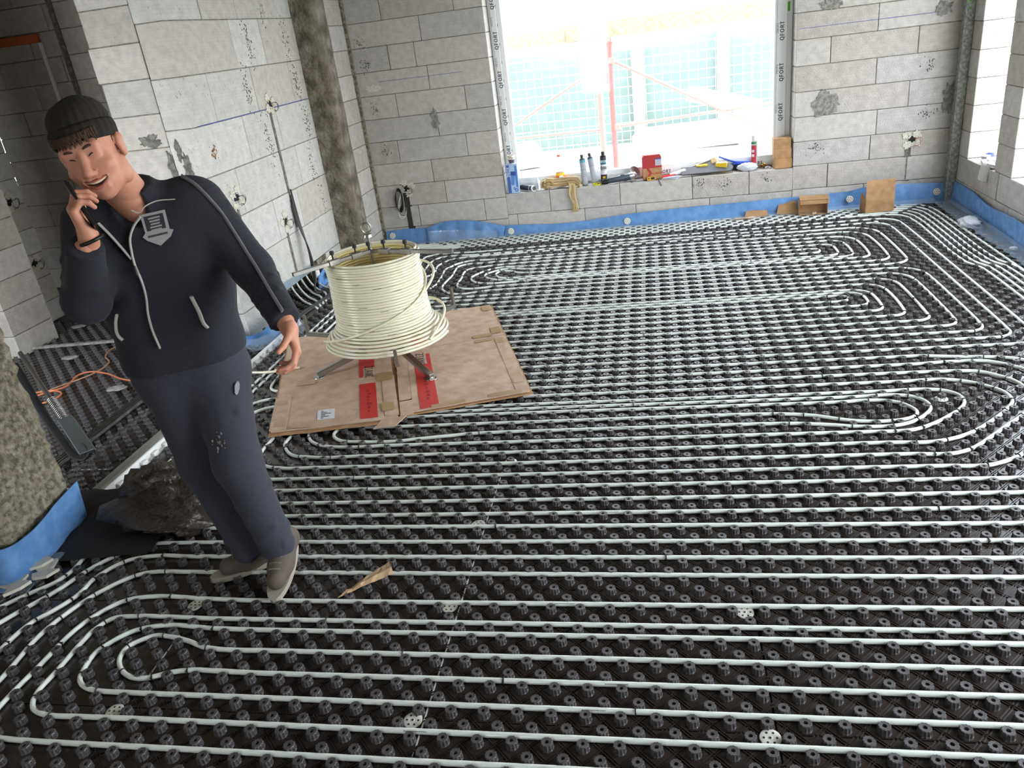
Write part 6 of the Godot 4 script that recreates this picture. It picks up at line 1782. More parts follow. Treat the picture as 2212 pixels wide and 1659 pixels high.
func build_floor_things() -> void:
	open_carton("open brown carton on its side with a hanging lid, by the window wall", Vector3(1.075, 0.022, -5.25), -0.05, Vector3(0.235, 0.13, 0.10), 0)
	open_carton("open brown carton with its tall lid standing up, near the far corner", Vector3(1.59, 0.022, -5.18), 0.12, Vector3(0.235, 0.265, 0.13), 1)
	sheet_scrap("carton_flap", "brown carton flap leaning on the blue strip beside the open carton", "cardboard", [Vector3(0.78, 0.03, -5.30), Vector3(0.955, 0.03, -5.27), Vector3(0.945, 0.13, -5.335), Vector3(0.80, 0.10, -5.34)], M.card_dark, 0.008, 3)
	sheet_scrap("carton_flap", "bent brown carton flap standing under the sill's right part", "cardboard", [Vector3(0.50, 0.026, -5.29), Vector3(0.70, 0.03, -5.27), Vector3(0.70, 0.07, -5.31), Vector3(0.52, 0.075, -5.315)], M.card_dark, 0.008, 4)
	sheet_scrap("carton_flap", "flat strip of brown cardboard on the far pipes under the sill", "cardboard", [Vector3(0.40, 0.026, -5.235), Vector3(0.56, 0.03, -5.215), Vector3(0.60, 0.035, -5.26), Vector3(0.43, 0.03, -5.285)], M.card, 0.008, 5)
	# crumpled clear bag and litter by the right wall
	var b := start()
	b.set_smooth_group(0)
	lump(b, Vector3(0.07, 0.04, 0.11), 21, 0.6)
	solo("plastic_bag", "crumpled whitish plastic bag on the floor by the right wall", "bag", done(b), mat(Color(0.80, 0.81, 0.84), 0.3), at(Vector3(2.10, 0.035, -4.50)))
	var s := start()
	lump(s, Vector3(0.025, 0.012, 0.03), 22, 0.4)
	solo("paper_scrap", "small white crumpled scrap on the edge board by the right wall", "paper", done(s), M.white, at(Vector3(2.15, 0.018, -3.82)))
	var pw := start()
	lump(pw, Vector3(0.018, 0.006, 0.008), 24, 0.4)
	solo("paper_scrap", "tiny white scrap between the far right pipe bends", "paper", done(pw), M.white, at(Vector3(1.49, 0.026, -4.79)))
	# cloth and packet on the sill of the narrow opening
	var rg := start()
	rg.set_smooth_group(0)
	lump(rg, Vector3(0.07, 0.028, 0.13), 31, 0.55)
	solo("white_rag", "white rag crumpled on the sill of the narrow right opening", "rag", done(rg), mat(Color(0.84, 0.83, 0.83), 0.9), at(Vector3(2.315, 0.430, -4.74)))
	var rh := start()
	rh.set_smooth_group(0)
	put_tube(rh, smooth_path(PackedVector3Array([Vector3(2.30, 0.44, -4.72), Vector3(2.245, 0.43, -4.70), Vector3(2.228, 0.38, -4.69), Vector3(2.225, 0.31, -4.70)]), 5), 0.035, 10, true, Vector2(1.4, 0.35))
	solo("grey_rag", "pale cloth end hanging over the right wall's sill", "rag", done(rh), mat(Color(0.80, 0.79, 0.77), 0.9))
	var pk := thing("cigarette_packet", "small blue and white packet lying on the rags", "packet", Vector3(2.33, 0.455, -4.92), 0.5)
	part("body", cbox(Vector3(0.09, 0.024, 0.055), 0.002), mat(Color(0.78, 0.78, 0.80), 0.5), pk, turned(Vector3(0, 0.0, 0), Vector3(0, 0, 14)))
	part("stripe", cbox(Vector3(0.04, 0.0246, 0.0556), 0.002), mat(Color(0.18, 0.24, 0.52), 0.5), pk, turned(Vector3(0.012, 0.003, 0), Vector3(0, 0, 14)))
# ---------------------------------------------------------------- things at the left, by the wide opening
func build_left_things() -> void:
	# threshold profile between the two rooms
	var th := thing("threshold_profile", "long white slotted profile along the wide opening's floor", "profile", Vector3(-2.955, 0, 0))
	var st := start()
	put_box(st, Vector3(-0.022, -0.002, -3.2), Vector3(0.022, 0.010, -0.72), Transform3D(), 0.002)
	part("base", done(st), M.white, th)
	var st2 := start()
	put_box(st2, Vector3(-0.006, 0.010, -3.2), Vector3(0.006, 0.045, -0.72), Transform3D(), 0.001)
	part("upstand", done(st2), M.white, th)
	for k in 24:
		part("tooth", cbox(Vector3(0.018, 0.02, 0.045), 0.002), M.white, th, at(Vector3(0.018, 0.02, -3.15 + 0.1 * k)))
	# chrome rails in the back room
	for k in 2:
		var r := thing("metal_rail", ["bright steel rail lying across the back room's studs", "thin steel rail beside the bright one in the back room"][k], "rail", Vector3(-3.42 - 0.045 * k, 0.024, -1.62))
		var rs := start()
		put_box(rs, Vector3(-0.011, 0, -0.72), Vector3(0.011, 0.004, 0.72))
		put_box(rs, Vector3(-0.011, 0, -0.72), Vector3(-0.008, 0.022, 0.72))
		put_box(rs, Vector3(0.008, 0, -0.72), Vector3(0.011, 0.022, 0.72))
		part("channel", done(rs), M.steel, r)
	var rail := thing("aluminium_edge", "aluminium edge rail in front of the black sheet", "rail", Vector3(-2.99, 0.0, -1.0))
	part("flange", cbox(Vector3(0.05, 0.004, 0.9), 0.001), M.steel, rail, at(Vector3(0, 0.026, 0)))
	part("lip", cbox(Vector3(0.004, 0.05, 0.9), 0.001), M.steel, rail, at(Vector3(-0.025, 0.03, 0)))
	# strap tensioner: rod, spring, bracket, belt
	var t := thing("spring_tool", "steel tool with a coil spring and black belt leaning by the column", "tool")
	var p0 := Vector3(-4.10, 0.40, -1.85)
	var p1 := Vector3(-3.10, 0.055, -1.02)
	var d := (p1 - p0).normalized()
	part("rod", tube([p0, p0 + d * 0.62], 0.014, 10), M.steel, t)
	var hel := PackedVector3Array()
	var fb := frame_of(d)
	for i in 16 * 10 + 1:
		var a := TAU * i / 10.0
		hel.append(p0 + d * (0.60 + 0.27 * i / 160.0) + (fb.x * cos(a) + fb.y * sin(a)) * 0.024)
	part("spring", tube(hel, 0.0035, 5), M.steel, t)
	part("bracket", cbox(Vector3(0.075, 0.022, 0.36), 0.003), mat(Color(0.52, 0.54, 0.55), 0.35, 0.9), t, Transform3D(fb, p0 + d * 1.02 + fb.y * 0.02))
	part("bracket_side", cbox(Vector3(0.006, 0.06, 0.34), 0.002), mat(Color(0.52, 0.54, 0.55), 0.35, 0.9), t, Transform3D(fb, p0 + d * 1.04 + fb.x * 0.038))
	part("belt", tube(smooth_path(PackedVector3Array([p0 + Vector3(-0.02, -0.05, 0.05), p0 + d * 0.4 + Vector3(-0.03, -0.075, 0.05), p0 + d * 0.8 + Vector3(-0.02, -0.09, 0.05), p0 + d * 1.15 + Vector3(0.0, -0.03, 0.03), p0 + d * 1.20 + Vector3(0.0, 0.0, 0.0), p0 + d * 1.05 + Vector3(0.0, 0.005, 0.0)]), 5), 0.022, 8, true, Vector2(1.0, 0.3)), M.black, t)
	# orange extension lead
	var oc := thing("orange_cable", "thin orange cable looping over the back room's studs", "cable")
	part("cable", tube(smooth_path(PackedVector3Array([Vector3(-4.36, 0.03, -1.98), Vector3(-4.14, 0.03, -1.92), Vector3(-4.11, 0.03, -2.03), Vector3(-4.22, 0.03, -2.10), Vector3(-4.33, 0.035, -2.02), Vector3(-4.18, 0.03, -2.14), Vector3(-4.20, 0.03, -2.38), Vector3(-4.02, 0.03, -2.36), Vector3(-3.80, 0.03, -2.24), Vector3(-3.55, 0.03, -2.18), Vector3(-3.3, 0.03, -2.3)]), 6), 0.0065, 7), mat(Color(0.72, 0.42, 0.28), 0.5), oc)
	part("cable_end", tube(smooth_path(PackedVector3Array([Vector3(-4.26, 0.03, -2.12), Vector3(-4.10, 0.03, -2.40), Vector3(-4.12, 0.032, -2.55), Vector3(-4.24, 0.03, -2.68), Vector3(-4.28, 0.03, -2.85), Vector3(-4.1, 0.03, -3.0), Vector3(-3.8, 0.03, -2.95)]), 6), 0.0055, 7), mat(Color(0.62, 0.47, 0.36), 0.5), oc)
	# grey profile lying across at the back
	solo("grey_lath", "grey plaster-stained lath lying across the back room's floor", "lath", cbox(Vector3(1.5, 0.02, 0.035), 0.004), M.smear, turned(Vector3(-4.35, 0.034, -2.98), Vector3(0, 4, 0)))
	# red and grey wires by the side wall
	var rw := thing("wire_tangle", "tangle of red and grey wires hanging by the side wall behind the column", "wires", Vector3(-5.40, 0.42, -3.30))
	for k in 6:
		wire(rw, [Vector3(0.0, 0.15, -0.05 + 0.015 * k), Vector3(0.03, 0.05, -0.02 + 0.01 * k), Vector3(0.04, -0.06 - 0.01 * k, 0.03), Vector3(0.03, -0.12 + 0.015 * k, 0.07), Vector3(0.02, -0.02, 0.03 + 0.012 * k)], 0.004, mat(Color(0.55, 0.16, 0.16), 0.5) if k % 2 else M.grey_cable, "wire")
	wire(rw, [Vector3(-0.02, 0.75, -0.15), Vector3(0.03, 0.5, -0.10), Vector3(0.02, 0.25, -0.02), Vector3(0.0, 0.1, 0.02)], 0.018, mat(Color(0.42, 0.40, 0.38), 0.7), "conduit")
	# black plastic sheet and crumpled bag
	var sh := start()
	sh.set_smooth_group(0)
	var n := FastNoiseLite.new()
	n.seed = 14
	n.frequency = 4.0
	var c := [Vector3(-2.875, 0.03, -0.335), Vector3(-2.43, 0.03, -0.385), Vector3(-2.40, 0.05, -0.86), Vector3(-3.02, 0.05, -0.80)]
	var p := func(i: int, j: int, s: float) -> Vector3:
		var u := i / 20.0
		var v := j / 16.0
		var q: Vector3 = (c[0] as Vector3).lerp(c[1], u).lerp((c[3] as Vector3).lerp(c[2], u), v)
		q.y += 0.02 * n.get_noise_2d(q.x, q.z) + 0.03 * v * v + s
		q.x += 0.012 * n.get_noise_2d(q.z * 3.0, 4.0)
		return q
	for i in 20:
		for j in 16:
			quad(sh, p.call(i, j, 0.0), p.call(i + 1, j, 0.0), p.call(i + 1, j + 1, 0.0), p.call(i, j + 1, 0.0))
			quad(sh, p.call(i, j, -0.003), p.call(i, j + 1, -0.003), p.call(i + 1, j + 1, -0.003), p.call(i + 1, j, -0.003))
	solo("black_sheet", "flat matt black sheet lying beside the blue-wrapped column", "sheet", done(sh), mat(Color(0.125, 0.10, 0.08), 0.75))
	var bg := start()
	bg.set_smooth_group(0)
	lump(bg, Vector3(0.26, 0.075, 0.20), 33, 0.75)
	lump(bg, Vector3(0.15, 0.08, 0.12), 35, 0.8, at(Vector3(-0.12, 0.03, -0.08)))
	lump(bg, Vector3(0.16, 0.05, 0.12), 36, 0.8, at(Vector3(0.12, 0.0, 0.10)))
	var bm := mat(Color(0.235, 0.205, 0.18), 0.33)
	bm.normal_enabled = true
	bm.normal_texture = M.rough_n
	bm.normal_scale = 1.2
	bm.uv1_triplanar = true
	bm.uv1_world_triplanar = true
	bm.uv1_scale = Vector3.ONE * 1.6
	solo("rubbish_bag", "crumpled dark plastic bag on the black sheet behind the man's legs", "bag", done(bg), bm, at(Vector3(-2.46, 0.085, -0.70)))
	# foam offcuts under film
	var r2 := RandomNumberGenerator.new()
	r2.seed = 44
	for k in 9:
		var s := start()
		put_prism(s, PackedVector2Array([Vector2(-0.05, -0.02), Vector2(0.01, -0.032), Vector2(0.055, -0.015), Vector2(0.04, 0.025), Vector2(-0.02, 0.03)]), 0.0, 0.012)
		solo("foam_offcut", ["largest white foam offcut in the heap below the column", "white foam offcut nearest the black sheet's corner", "pale foam flake on top of the heap below the column", "white foam offcut at the heap's lower edge", "white foam flake against the blue column wrap", "flat white offcut half hidden in the heap", "white offcut at the picture's left edge", "narrow white foam chip in the heap's middle", "small white foam chip nearest the front pipes"][k], "offcut", done(s), mat(Color(0.78, 0.76, 0.71), 0.8), turned(Vector3(-2.95 + 0.035 * (k % 5) + r2.randf_range(-0.01, 0.02), 0.026 + 0.006 * (k % 3), -0.33 + 0.045 * (k / 2) + r2.randf_range(-0.01, 0.01)), Vector3(-90 + r2.randf_range(-12, 12), r2.randf() * 360.0, 0)), "foam offcuts below the column")
	var fm := start()
	var fq := PackedVector3Array()
	part("film", apron([[-3.05, 0.05, -0.37], [-2.8, 0.045, -0.37]], Vector2(0.0, 0.24), 15), M.film, thing("clear_film", "clear crinkled film spread over the foam offcuts", "film"))
	# loose socket rail bits on the back room floor
	for k in 4:
		var s := start()
		lump(s, Vector3(0.06, 0.008, 0.04), 50 + k, 0.5)
		solo("plaster_crumb", ["grey plaster crumb on the studs near the side wall", "plaster crumb on the studs behind the steel rails", "plaster crumb on the studs beside the orange cable", "plaster crumb by the spring tool's foot"][k], "rubble", done(s), M.smear, at([Vector3(-5.0, 0.028, -3.4), Vector3(-3.75, 0.028, -2.1), Vector3(-4.55, 0.028, -2.7), Vector3(-3.2, 0.028, -0.86)][k]), "plaster crumbs")
# joints and girths of the man: from, to, radius at each, blend
const JACKET := [
	[Vector3(-1.935, 1.435, -0.175), Vector3(-1.722, 1.445, -0.255), 0.082, 0.082, 0.060],
	[Vector3(-1.920, 1.330, -0.200), Vector3(-1.755, 1.335, -0.255), 0.132, 0.132, 0.090],
	[Vector3(-1.950, 1.160, -0.245), Vector3(-1.800, 1.170, -0.300), 0.135, 0.135, 0.090],
	[Vector3(-1.970, 1.000, -0.280), Vector3(-1.840, 1.000, -0.335), 0.130, 0.130, 0.090],
	[Vector3(-1.980, 0.930, -0.285), Vector3(-1.850, 0.930, -0.340), 0.130, 0.130, 0.050],
	[Vector3(-1.672, 1.445, -0.265), Vector3(-1.538, 1.235, -0.240), 0.078, 0.062, 0.050],
	[Vector3(-1.538, 1.235, -0.240), Vector3(-1.398, 1.100, -0.105), 0.060, 0.047, 0.030],
	[Vector3(-1.985, 1.435, -0.165), Vector3(-1.955, 1.240, 0.000), 0.080, 0.064, 0.050],
	[Vector3(-1.955, 1.240, 0.000), Vector3(-1.835, 1.415, 0.075), 0.062, 0.048, 0.030],
	[Vector3(-1.835, 1.450, -0.200), Vector3(-1.815, 1.515, -0.165), 0.075, 0.072, 0.040],
]
const TROUSERS := [
	[Vector3(-1.985, 0.930, -0.295), Vector3(-1.855, 0.930, -0.345), 0.118, 0.118, 0.050],
	[Vector3(-1.990, 0.860, -0.310), Vector3(-1.850, 0.860, -0.355), 0.118, 0.118, 0.050],
	[Vector3(-2.000, 0.850, -0.310), Vector3(-1.990, 0.490, -0.320), 0.100, 0.082, 0.050],
	[Vector3(-1.990, 0.490, -0.320), Vector3(-1.895, 0.115, -0.305), 0.080, 0.066, 0.040],
	[Vector3(-1.845, 0.840, -0.360), Vector3(-1.800, 0.530, -0.250), 0.102, 0.082, 0.050],
	[Vector3(-1.800, 0.530, -0.250), Vector3(-1.757, 0.155, -0.275), 0.080, 0.066, 0.040],
]
const BODY := [
	[Vector3(-1.935, 1.435, -0.175), Vector3(-1.722, 1.445, -0.255), 0.056, 0.062, 0.060],
	[Vector3(-1.920, 1.330, -0.200), Vector3(-1.755, 1.335, -0.255), 0.106, 0.112, 0.090],
	[Vector3(-1.950, 1.160, -0.245), Vector3(-1.800, 1.170, -0.300), 0.109, 0.115, 0.090],
	[Vector3(-1.970, 1.000, -0.280), Vector3(-1.840, 1.000, -0.335), 0.104, 0.110, 0.090],
	[Vector3(-1.980, 0.930, -0.285), Vector3(-1.850, 0.930, -0.340), 0.104, 0.110, 0.050],
	[Vector3(-1.672, 1.445, -0.265), Vector3(-1.538, 1.235, -0.240), 0.052, 0.042, 0.050],
	[Vector3(-1.538, 1.235, -0.240), Vector3(-1.398, 1.100, -0.105), 0.034, 0.027, 0.030],
	[Vector3(-1.985, 1.435, -0.165), Vector3(-1.955, 1.240, 0.000), 0.054, 0.044, 0.050],
	[Vector3(-1.955, 1.240, 0.000), Vector3(-1.835, 1.415, 0.075), 0.036, 0.028, 0.030],
	[Vector3(-1.990, 0.860, -0.310), Vector3(-1.850, 0.860, -0.355), 0.098, 0.096, 0.050],
	[Vector3(-2.000, 0.850, -0.310), Vector3(-1.990, 0.490, -0.320), 0.080, 0.060, 0.050],
	[Vector3(-1.990, 0.490, -0.320), Vector3(-1.895, 0.115, -0.305), 0.060, 0.044, 0.040],
	[Vector3(-1.845, 0.840, -0.360), Vector3(-1.800, 0.530, -0.250), 0.082, 0.060, 0.050],
	[Vector3(-1.800, 0.530, -0.250), Vector3(-1.757, 0.155, -0.275), 0.060, 0.044, 0.040],
	[Vector3(-1.822, 1.475, -0.190), Vector3(-1.812, 1.575, -0.105), 0.055, 0.055, 0.040],
]
const OPENING := [Vector3(-1.776, 1.450, -0.113), Vector3(-1.801, 1.425, -0.103), Vector3(-1.817, 1.394, -0.093), Vector3(-1.822, 1.354, -0.087), Vector3(-1.826, 1.311, -0.088), Vector3(-1.831, 1.264, -0.101), Vector3(-1.845, 1.208, -0.117), Vector3(-1.865, 1.145, -0.126), Vector3(-1.878, 1.086, -0.139), Vector3(-1.886, 1.020, -0.157)]
const OPENING_SIDE := [Vector3(-1.893, 1.449, -0.080), Vector3(-1.870, 1.416, -0.079), Vector3(-1.845, 1.372, -0.080), Vector3(-1.828, 1.334, -0.085)]
const YOKE := [Vector3(-1.790, 1.472, -0.102), Vector3(-1.776, 1.462, -0.112), Vector3(-1.758, 1.476, -0.121), Vector3(-1.735, 1.485, -0.145), Vector3(-1.685, 1.482, -0.168)]
const SLEEVE := [Vector3(-1.686, 1.537, -0.237), Vector3(-1.640, 1.513, -0.218), Vector3(-1.605, 1.470, -0.214), Vector3(-1.576, 1.418, -0.216), Vector3(-1.549, 1.364, -0.207), Vector3(-1.522, 1.307, -0.197), Vector3(-1.491, 1.260, -0.177), Vector3(-1.456, 1.217, -0.143), Vector3(-1.423, 1.181, -0.111), Vector3(-1.388, 1.144, -0.078)]
const POCKET := [Vector3(-1.729, 1.182, -0.168), Vector3(-1.729, 1.156, -0.176), Vector3(-1.731, 1.121, -0.188), Vector3(-1.738, 1.076, -0.205), Vector3(-1.736, 1.059, -0.215)]
const POCKET_SIDE := [Vector3(-1.955, 1.159, -0.102), Vector3(-1.977, 1.126, -0.111), Vector3(-1.994, 1.082, -0.125), Vector3(-1.985, 1.065, -0.127)]
const CHEST_BADGE := Transform3D(Vector3(0.943, 0.013, -0.332), Vector3(-0.086, 0.974, -0.207), Vector3(0.321, 0.224, 0.920), Vector3(-1.744, 1.415, -0.125))
const THIGH_BADGE := Transform3D(Vector3(0.307, -0.302, -0.903), Vector3(0.252, 0.940, -0.228), Vector3(0.918, -0.158, 0.364), Vector3(-1.740, 0.808, -0.285))
const PAINT_SPOT := Transform3D(Vector3(0.976, 0.034, -0.216), Vector3(-0.097, 0.954, -0.285), Vector3(0.196, 0.299, 0.934), Vector3(-1.810, 0.647, -0.195))
# ---------------------------------------------------------------- the man
# Meshes a field of tapered capsules and ellipsoids as surface nets.
# prims: [a, b, ra, rb, blend] capsule, or ["e", centre, radii, basis, blend]; cuts: [point, normal] keeps the side behind the normal; holes: ellipsoids taken away
func field_arrays(prims: Array, cell: float, cuts: Array = [], holes: Array = []) -> Array:
	var lo := Vector3.ONE * 1e9
	var hi := -lo
	var boxes := []
	for p in prims:
		var a: Vector3
		var b: Vector3
		if p[0] is String:
			var m := maxf(p[2].x, maxf(p[2].y, p[2].z))
			a = p[1] - Vector3.ONE * m
			b = p[1] + Vector3.ONE * m
		else:
			a = (p[0] as Vector3).min(p[1]) - Vector3.ONE * maxf(p[2], p[3])
			b = (p[0] as Vector3).max(p[1]) + Vector3.ONE * maxf(p[2], p[3])
		boxes.append([a, b])
		lo = lo.min(a)
		hi = hi.max(b)
	lo -= Vector3.ONE * cell * 3.0
	hi += Vector3.ONE * cell * 3.0
	var nx := int((hi.x - lo.x) / cell) + 2
	var ny := int((hi.y - lo.y) / cell) + 2
	var nz := int((hi.z - lo.z) / cell) + 2
	var f := PackedFloat32Array()
	f.resize(nx * ny * nz)
	f.fill(0.3)
	for pi in prims.size():
		var p: Array = prims[pi]
		var el: bool = p[0] is String
		var k: float = p[4]
		var pad := k + cell * 3.0
		var i0 := maxi(0, int((boxes[pi][0].x - pad - lo.x) / cell))
		var i1 := mini(nx - 1, int((boxes[pi][1].x + pad - lo.x) / cell) + 1)
		var j0 := maxi(0, int((boxes[pi][0].y - pad - lo.y) / cell))
		var j1 := mini(ny - 1, int((boxes[pi][1].y + pad - lo.y) / cell) + 1)
		var k0 := maxi(0, int((boxes[pi][0].z - pad - lo.z) / cell))
		var k1 := mini(nz - 1, int((boxes[pi][1].z + pad - lo.z) / cell) + 1)
		var a := Vector3.ZERO
		var ab := Vector3.ZERO
		var ll := 1.0
		var inv := Basis()
		var rad := Vector3.ONE
		if el:
			a = p[1]
			inv = (p[3] as Basis).transposed()
			rad = p[2]
		else:
			a = p[0]
			ab = (p[1] as Vector3) - a
			ll = maxf(ab.length_squared(), 1e-9)
		for kk in range(k0, k1 + 1):
			for j in range(j0, j1 + 1):
				var at_ := (kk * ny + j) * nx
				for i in range(i0, i1 + 1):
					var q := lo + Vector3(i, j, kk) * cell - a
					var d: float
					if el:
						var g := inv * q
						var e := g / rad
						var l := e.length()
						d = l * (l - 1.0) / maxf((e / rad).length(), 1e-6)
					else:
						var t := clampf(q.dot(ab) / ll, 0.0, 1.0)
						d = (q - ab * t).length() - lerpf(p[2], p[3], t)
					var o := f[at_ + i]
					var h := maxf(k - absf(o - d), 0.0) / k
					f[at_ + i] = minf(o, d) - h * h * k * 0.25
	if cuts.size() or holes.size():
		for kk in nz:
			for j in ny:
				for i in nx:
					var n := (kk * ny + j) * nx + i
					if f[n] > 0.1: continue
					var q := lo + Vector3(i, j, kk) * cell
					for c in cuts:
						if (q - (c[0] as Vector3)).length() < c[2]: f[n] = maxf(f[n], (q - (c[0] as Vector3)).dot(c[1]))
					for h in holes:
						var g := (h[3] as Basis).transposed() * (q - (h[1] as Vector3))
						var e := g / (h[2] as Vector3)
						var l := e.length()
						var d := l * (l - 1.0) / maxf((e / (h[2] as Vector3)).length(), 1e-6)
						f[n] = maxf(f[n], -d)
	# nets
	var verts := PackedVector3Array()
	var norms := PackedVector3Array()
	var idx := PackedInt32Array()
	var of := {}
	var sx := 1
	var sy := nx
	var sz := nx * ny
	var corner := [0, sx, sy, sx + sy, sz, sz + sx, sz + sy, sz + sx + sy]
	var pos := [Vector3(0, 0, 0), Vector3(1, 0, 0), Vector3(0, 1, 0), Vector3(1, 1, 0), Vector3(0, 0, 1), Vector3(1, 0, 1), Vector3(0, 1, 1), Vector3(1, 1, 1)]
	var edges := [[0, 1], [2, 3], [4, 5], [6, 7], [0, 2], [1, 3], [4, 6], [5, 7], [0, 4], [1, 5], [2, 6], [3, 7]]
	for kk in nz - 1:
		for j in ny - 1:
			var row := (kk * ny + j) * nx
			for i in nx - 1:
				var n := row + i
				var v0 := f[n] < 0.0
				if v0 == (f[n + sx] < 0.0) and v0 == (f[n + sy] < 0.0) and v0 == (f[n + sz] < 0.0) and v0 == (f[n + sx + sy] < 0.0) and v0 == (f[n + sx + sz] < 0.0) and v0 == (f[n + sy + sz] < 0.0) and v0 == (f[n + sx + sy + sz] < 0.0): continue
				var s := Vector3.ZERO
				var c := 0
				for e in edges:
					var fa := f[n + corner[e[0]]]
					var fb := f[n + corner[e[1]]]
					if (fa < 0.0) != (fb < 0.0):
						s += (pos[e[0]] as Vector3).lerp(pos[e[1]], fa / (fa - fb))
						c += 1
				s /= c
				of[n] = verts.size()
				verts.append(lo + (Vector3(i, j, kk) + s) * cell)
				var g := Vector3(f[n + sx] - f[n] + f[n + sx + sy + sz] - f[n + sy + sz], f[n + sy] - f[n] + f[n + sx + sy + sz] - f[n + sx + sz], f[n + sz] - f[n] + f[n + sx + sy + sz] - f[n + sx + sy])
				norms.append(g.normalized())
	for n in of:
		var v0 := f[n] < 0.0
		for ax in 3:
			var st: int = [sx, sy, sz][ax]
			if v0 == (f[n + st] < 0.0): continue
			var u: int = [sy, sz, sx][ax]
			var w: int = [sz, sx, sy][ax]
			if not (of.has(n - u) and of.has(n - w) and of.has(n - u - w)): continue
			var a: int = of[n]
			var b: int = of[n - u]
			var c: int = of[n - u - w]
			var d: int = of[n - w]
			if not v0: idx.append_array([a, b, c, a, c, d])
			else: idx.append_array([a, c, b, a, d, c])
	return [verts, norms, idx]

func field_mesh(list: Array) -> ArrayMesh:
	var verts := PackedVector3Array()
	var norms := PackedVector3Array()
	var idx := PackedInt32Array()
	for l in list:
		var base := verts.size()
		verts.append_array(l[0])
		norms.append_array(l[1])
		for i in l[2]: idx.append(base + i)
	var arr := []
	arr.resize(Mesh.ARRAY_MAX)
	arr[Mesh.ARRAY_VERTEX] = verts
	arr[Mesh.ARRAY_NORMAL] = norms
	arr[Mesh.ARRAY_INDEX] = idx
	var m := ArrayMesh.new()
	m.add_surface_from_arrays(Mesh.PRIMITIVE_TRIANGLES, arr)
	return m

func ell(c: Vector3, r: Vector3, k := 0.02, b := Basis()) -> Array:
	return ["e", c, r, b, k]

# wrist, direction to the knuckles, towards the thumb, out of the palm; bend of each finger joint in degrees
func hand_prims(w: Vector3, d: Vector3, s: Vector3, n: Vector3, bends: Array, thumb_bend: float, back: Vector3) -> Array:
	var r := []
	var palm := 0.088
	r.append([w + back, w + d * 0.01, 0.030, 0.026, 0.02])
	for i in 4:
		var off: float = [0.030, 0.010, -0.010, -0.029][i]
		var k0 := w + d * 0.012 + s * off * 0.55
		var k1: Vector3 = w + d * (palm - 0.004 * absf(i - 1.0)) + s * off
		r.append([k0, k1, 0.0165, 0.0115, 0.014])
		var lens: Array = [[0.040, 0.025, 0.019], [0.045, 0.028, 0.020], [0.041, 0.026, 0.019], [0.032, 0.020, 0.017]][i]
		var dir := d
		var q := k1
		var ang := 0.0
		for j in 3:
			ang += deg_to_rad(bends[i][j])
			dir = d * cos(ang) + n * sin(ang)
			var e: Vector3 = q + dir * float(lens[j])
			r.append([q, e, 0.0098 - 0.0008 * j, 0.0090 - 0.0010 * j, 0.004])
			q = e
	var t0 := w + d * 0.022 + s * 0.022
	var td := (d * 0.62 + s * 0.70 + n * 0.30).normalized()
	var t1 := t0 + td * 0.042
	var td2 := (td * cos(deg_to_rad(thumb_bend)) + (d * 0.6 + n * 0.8).normalized() * sin(deg_to_rad(thumb_bend))).normalized()
	var t2 := t1 + td2 * 0.033
	r.append([w + d * 0.015 + s * 0.01, t0 + td * 0.015, 0.018, 0.016, 0.015])
	r.append([t0, t1, 0.0145, 0.0115, 0.008])
	r.append([t1, t2, 0.0112, 0.0100, 0.004])
	r.append([t2, t2 + (td2 + n * 0.25).normalized() * 0.024, 0.0100, 0.0080, 0.004])
	return r

func ortho(d: Vector3, s: Vector3) -> Array:
	var dd := d.normalized()
	var ss := (s - dd * s.dot(dd)).normalized()
	return [dd, ss]

const HEAD_AT := Vector3(-1.827, 1.652, -0.062)

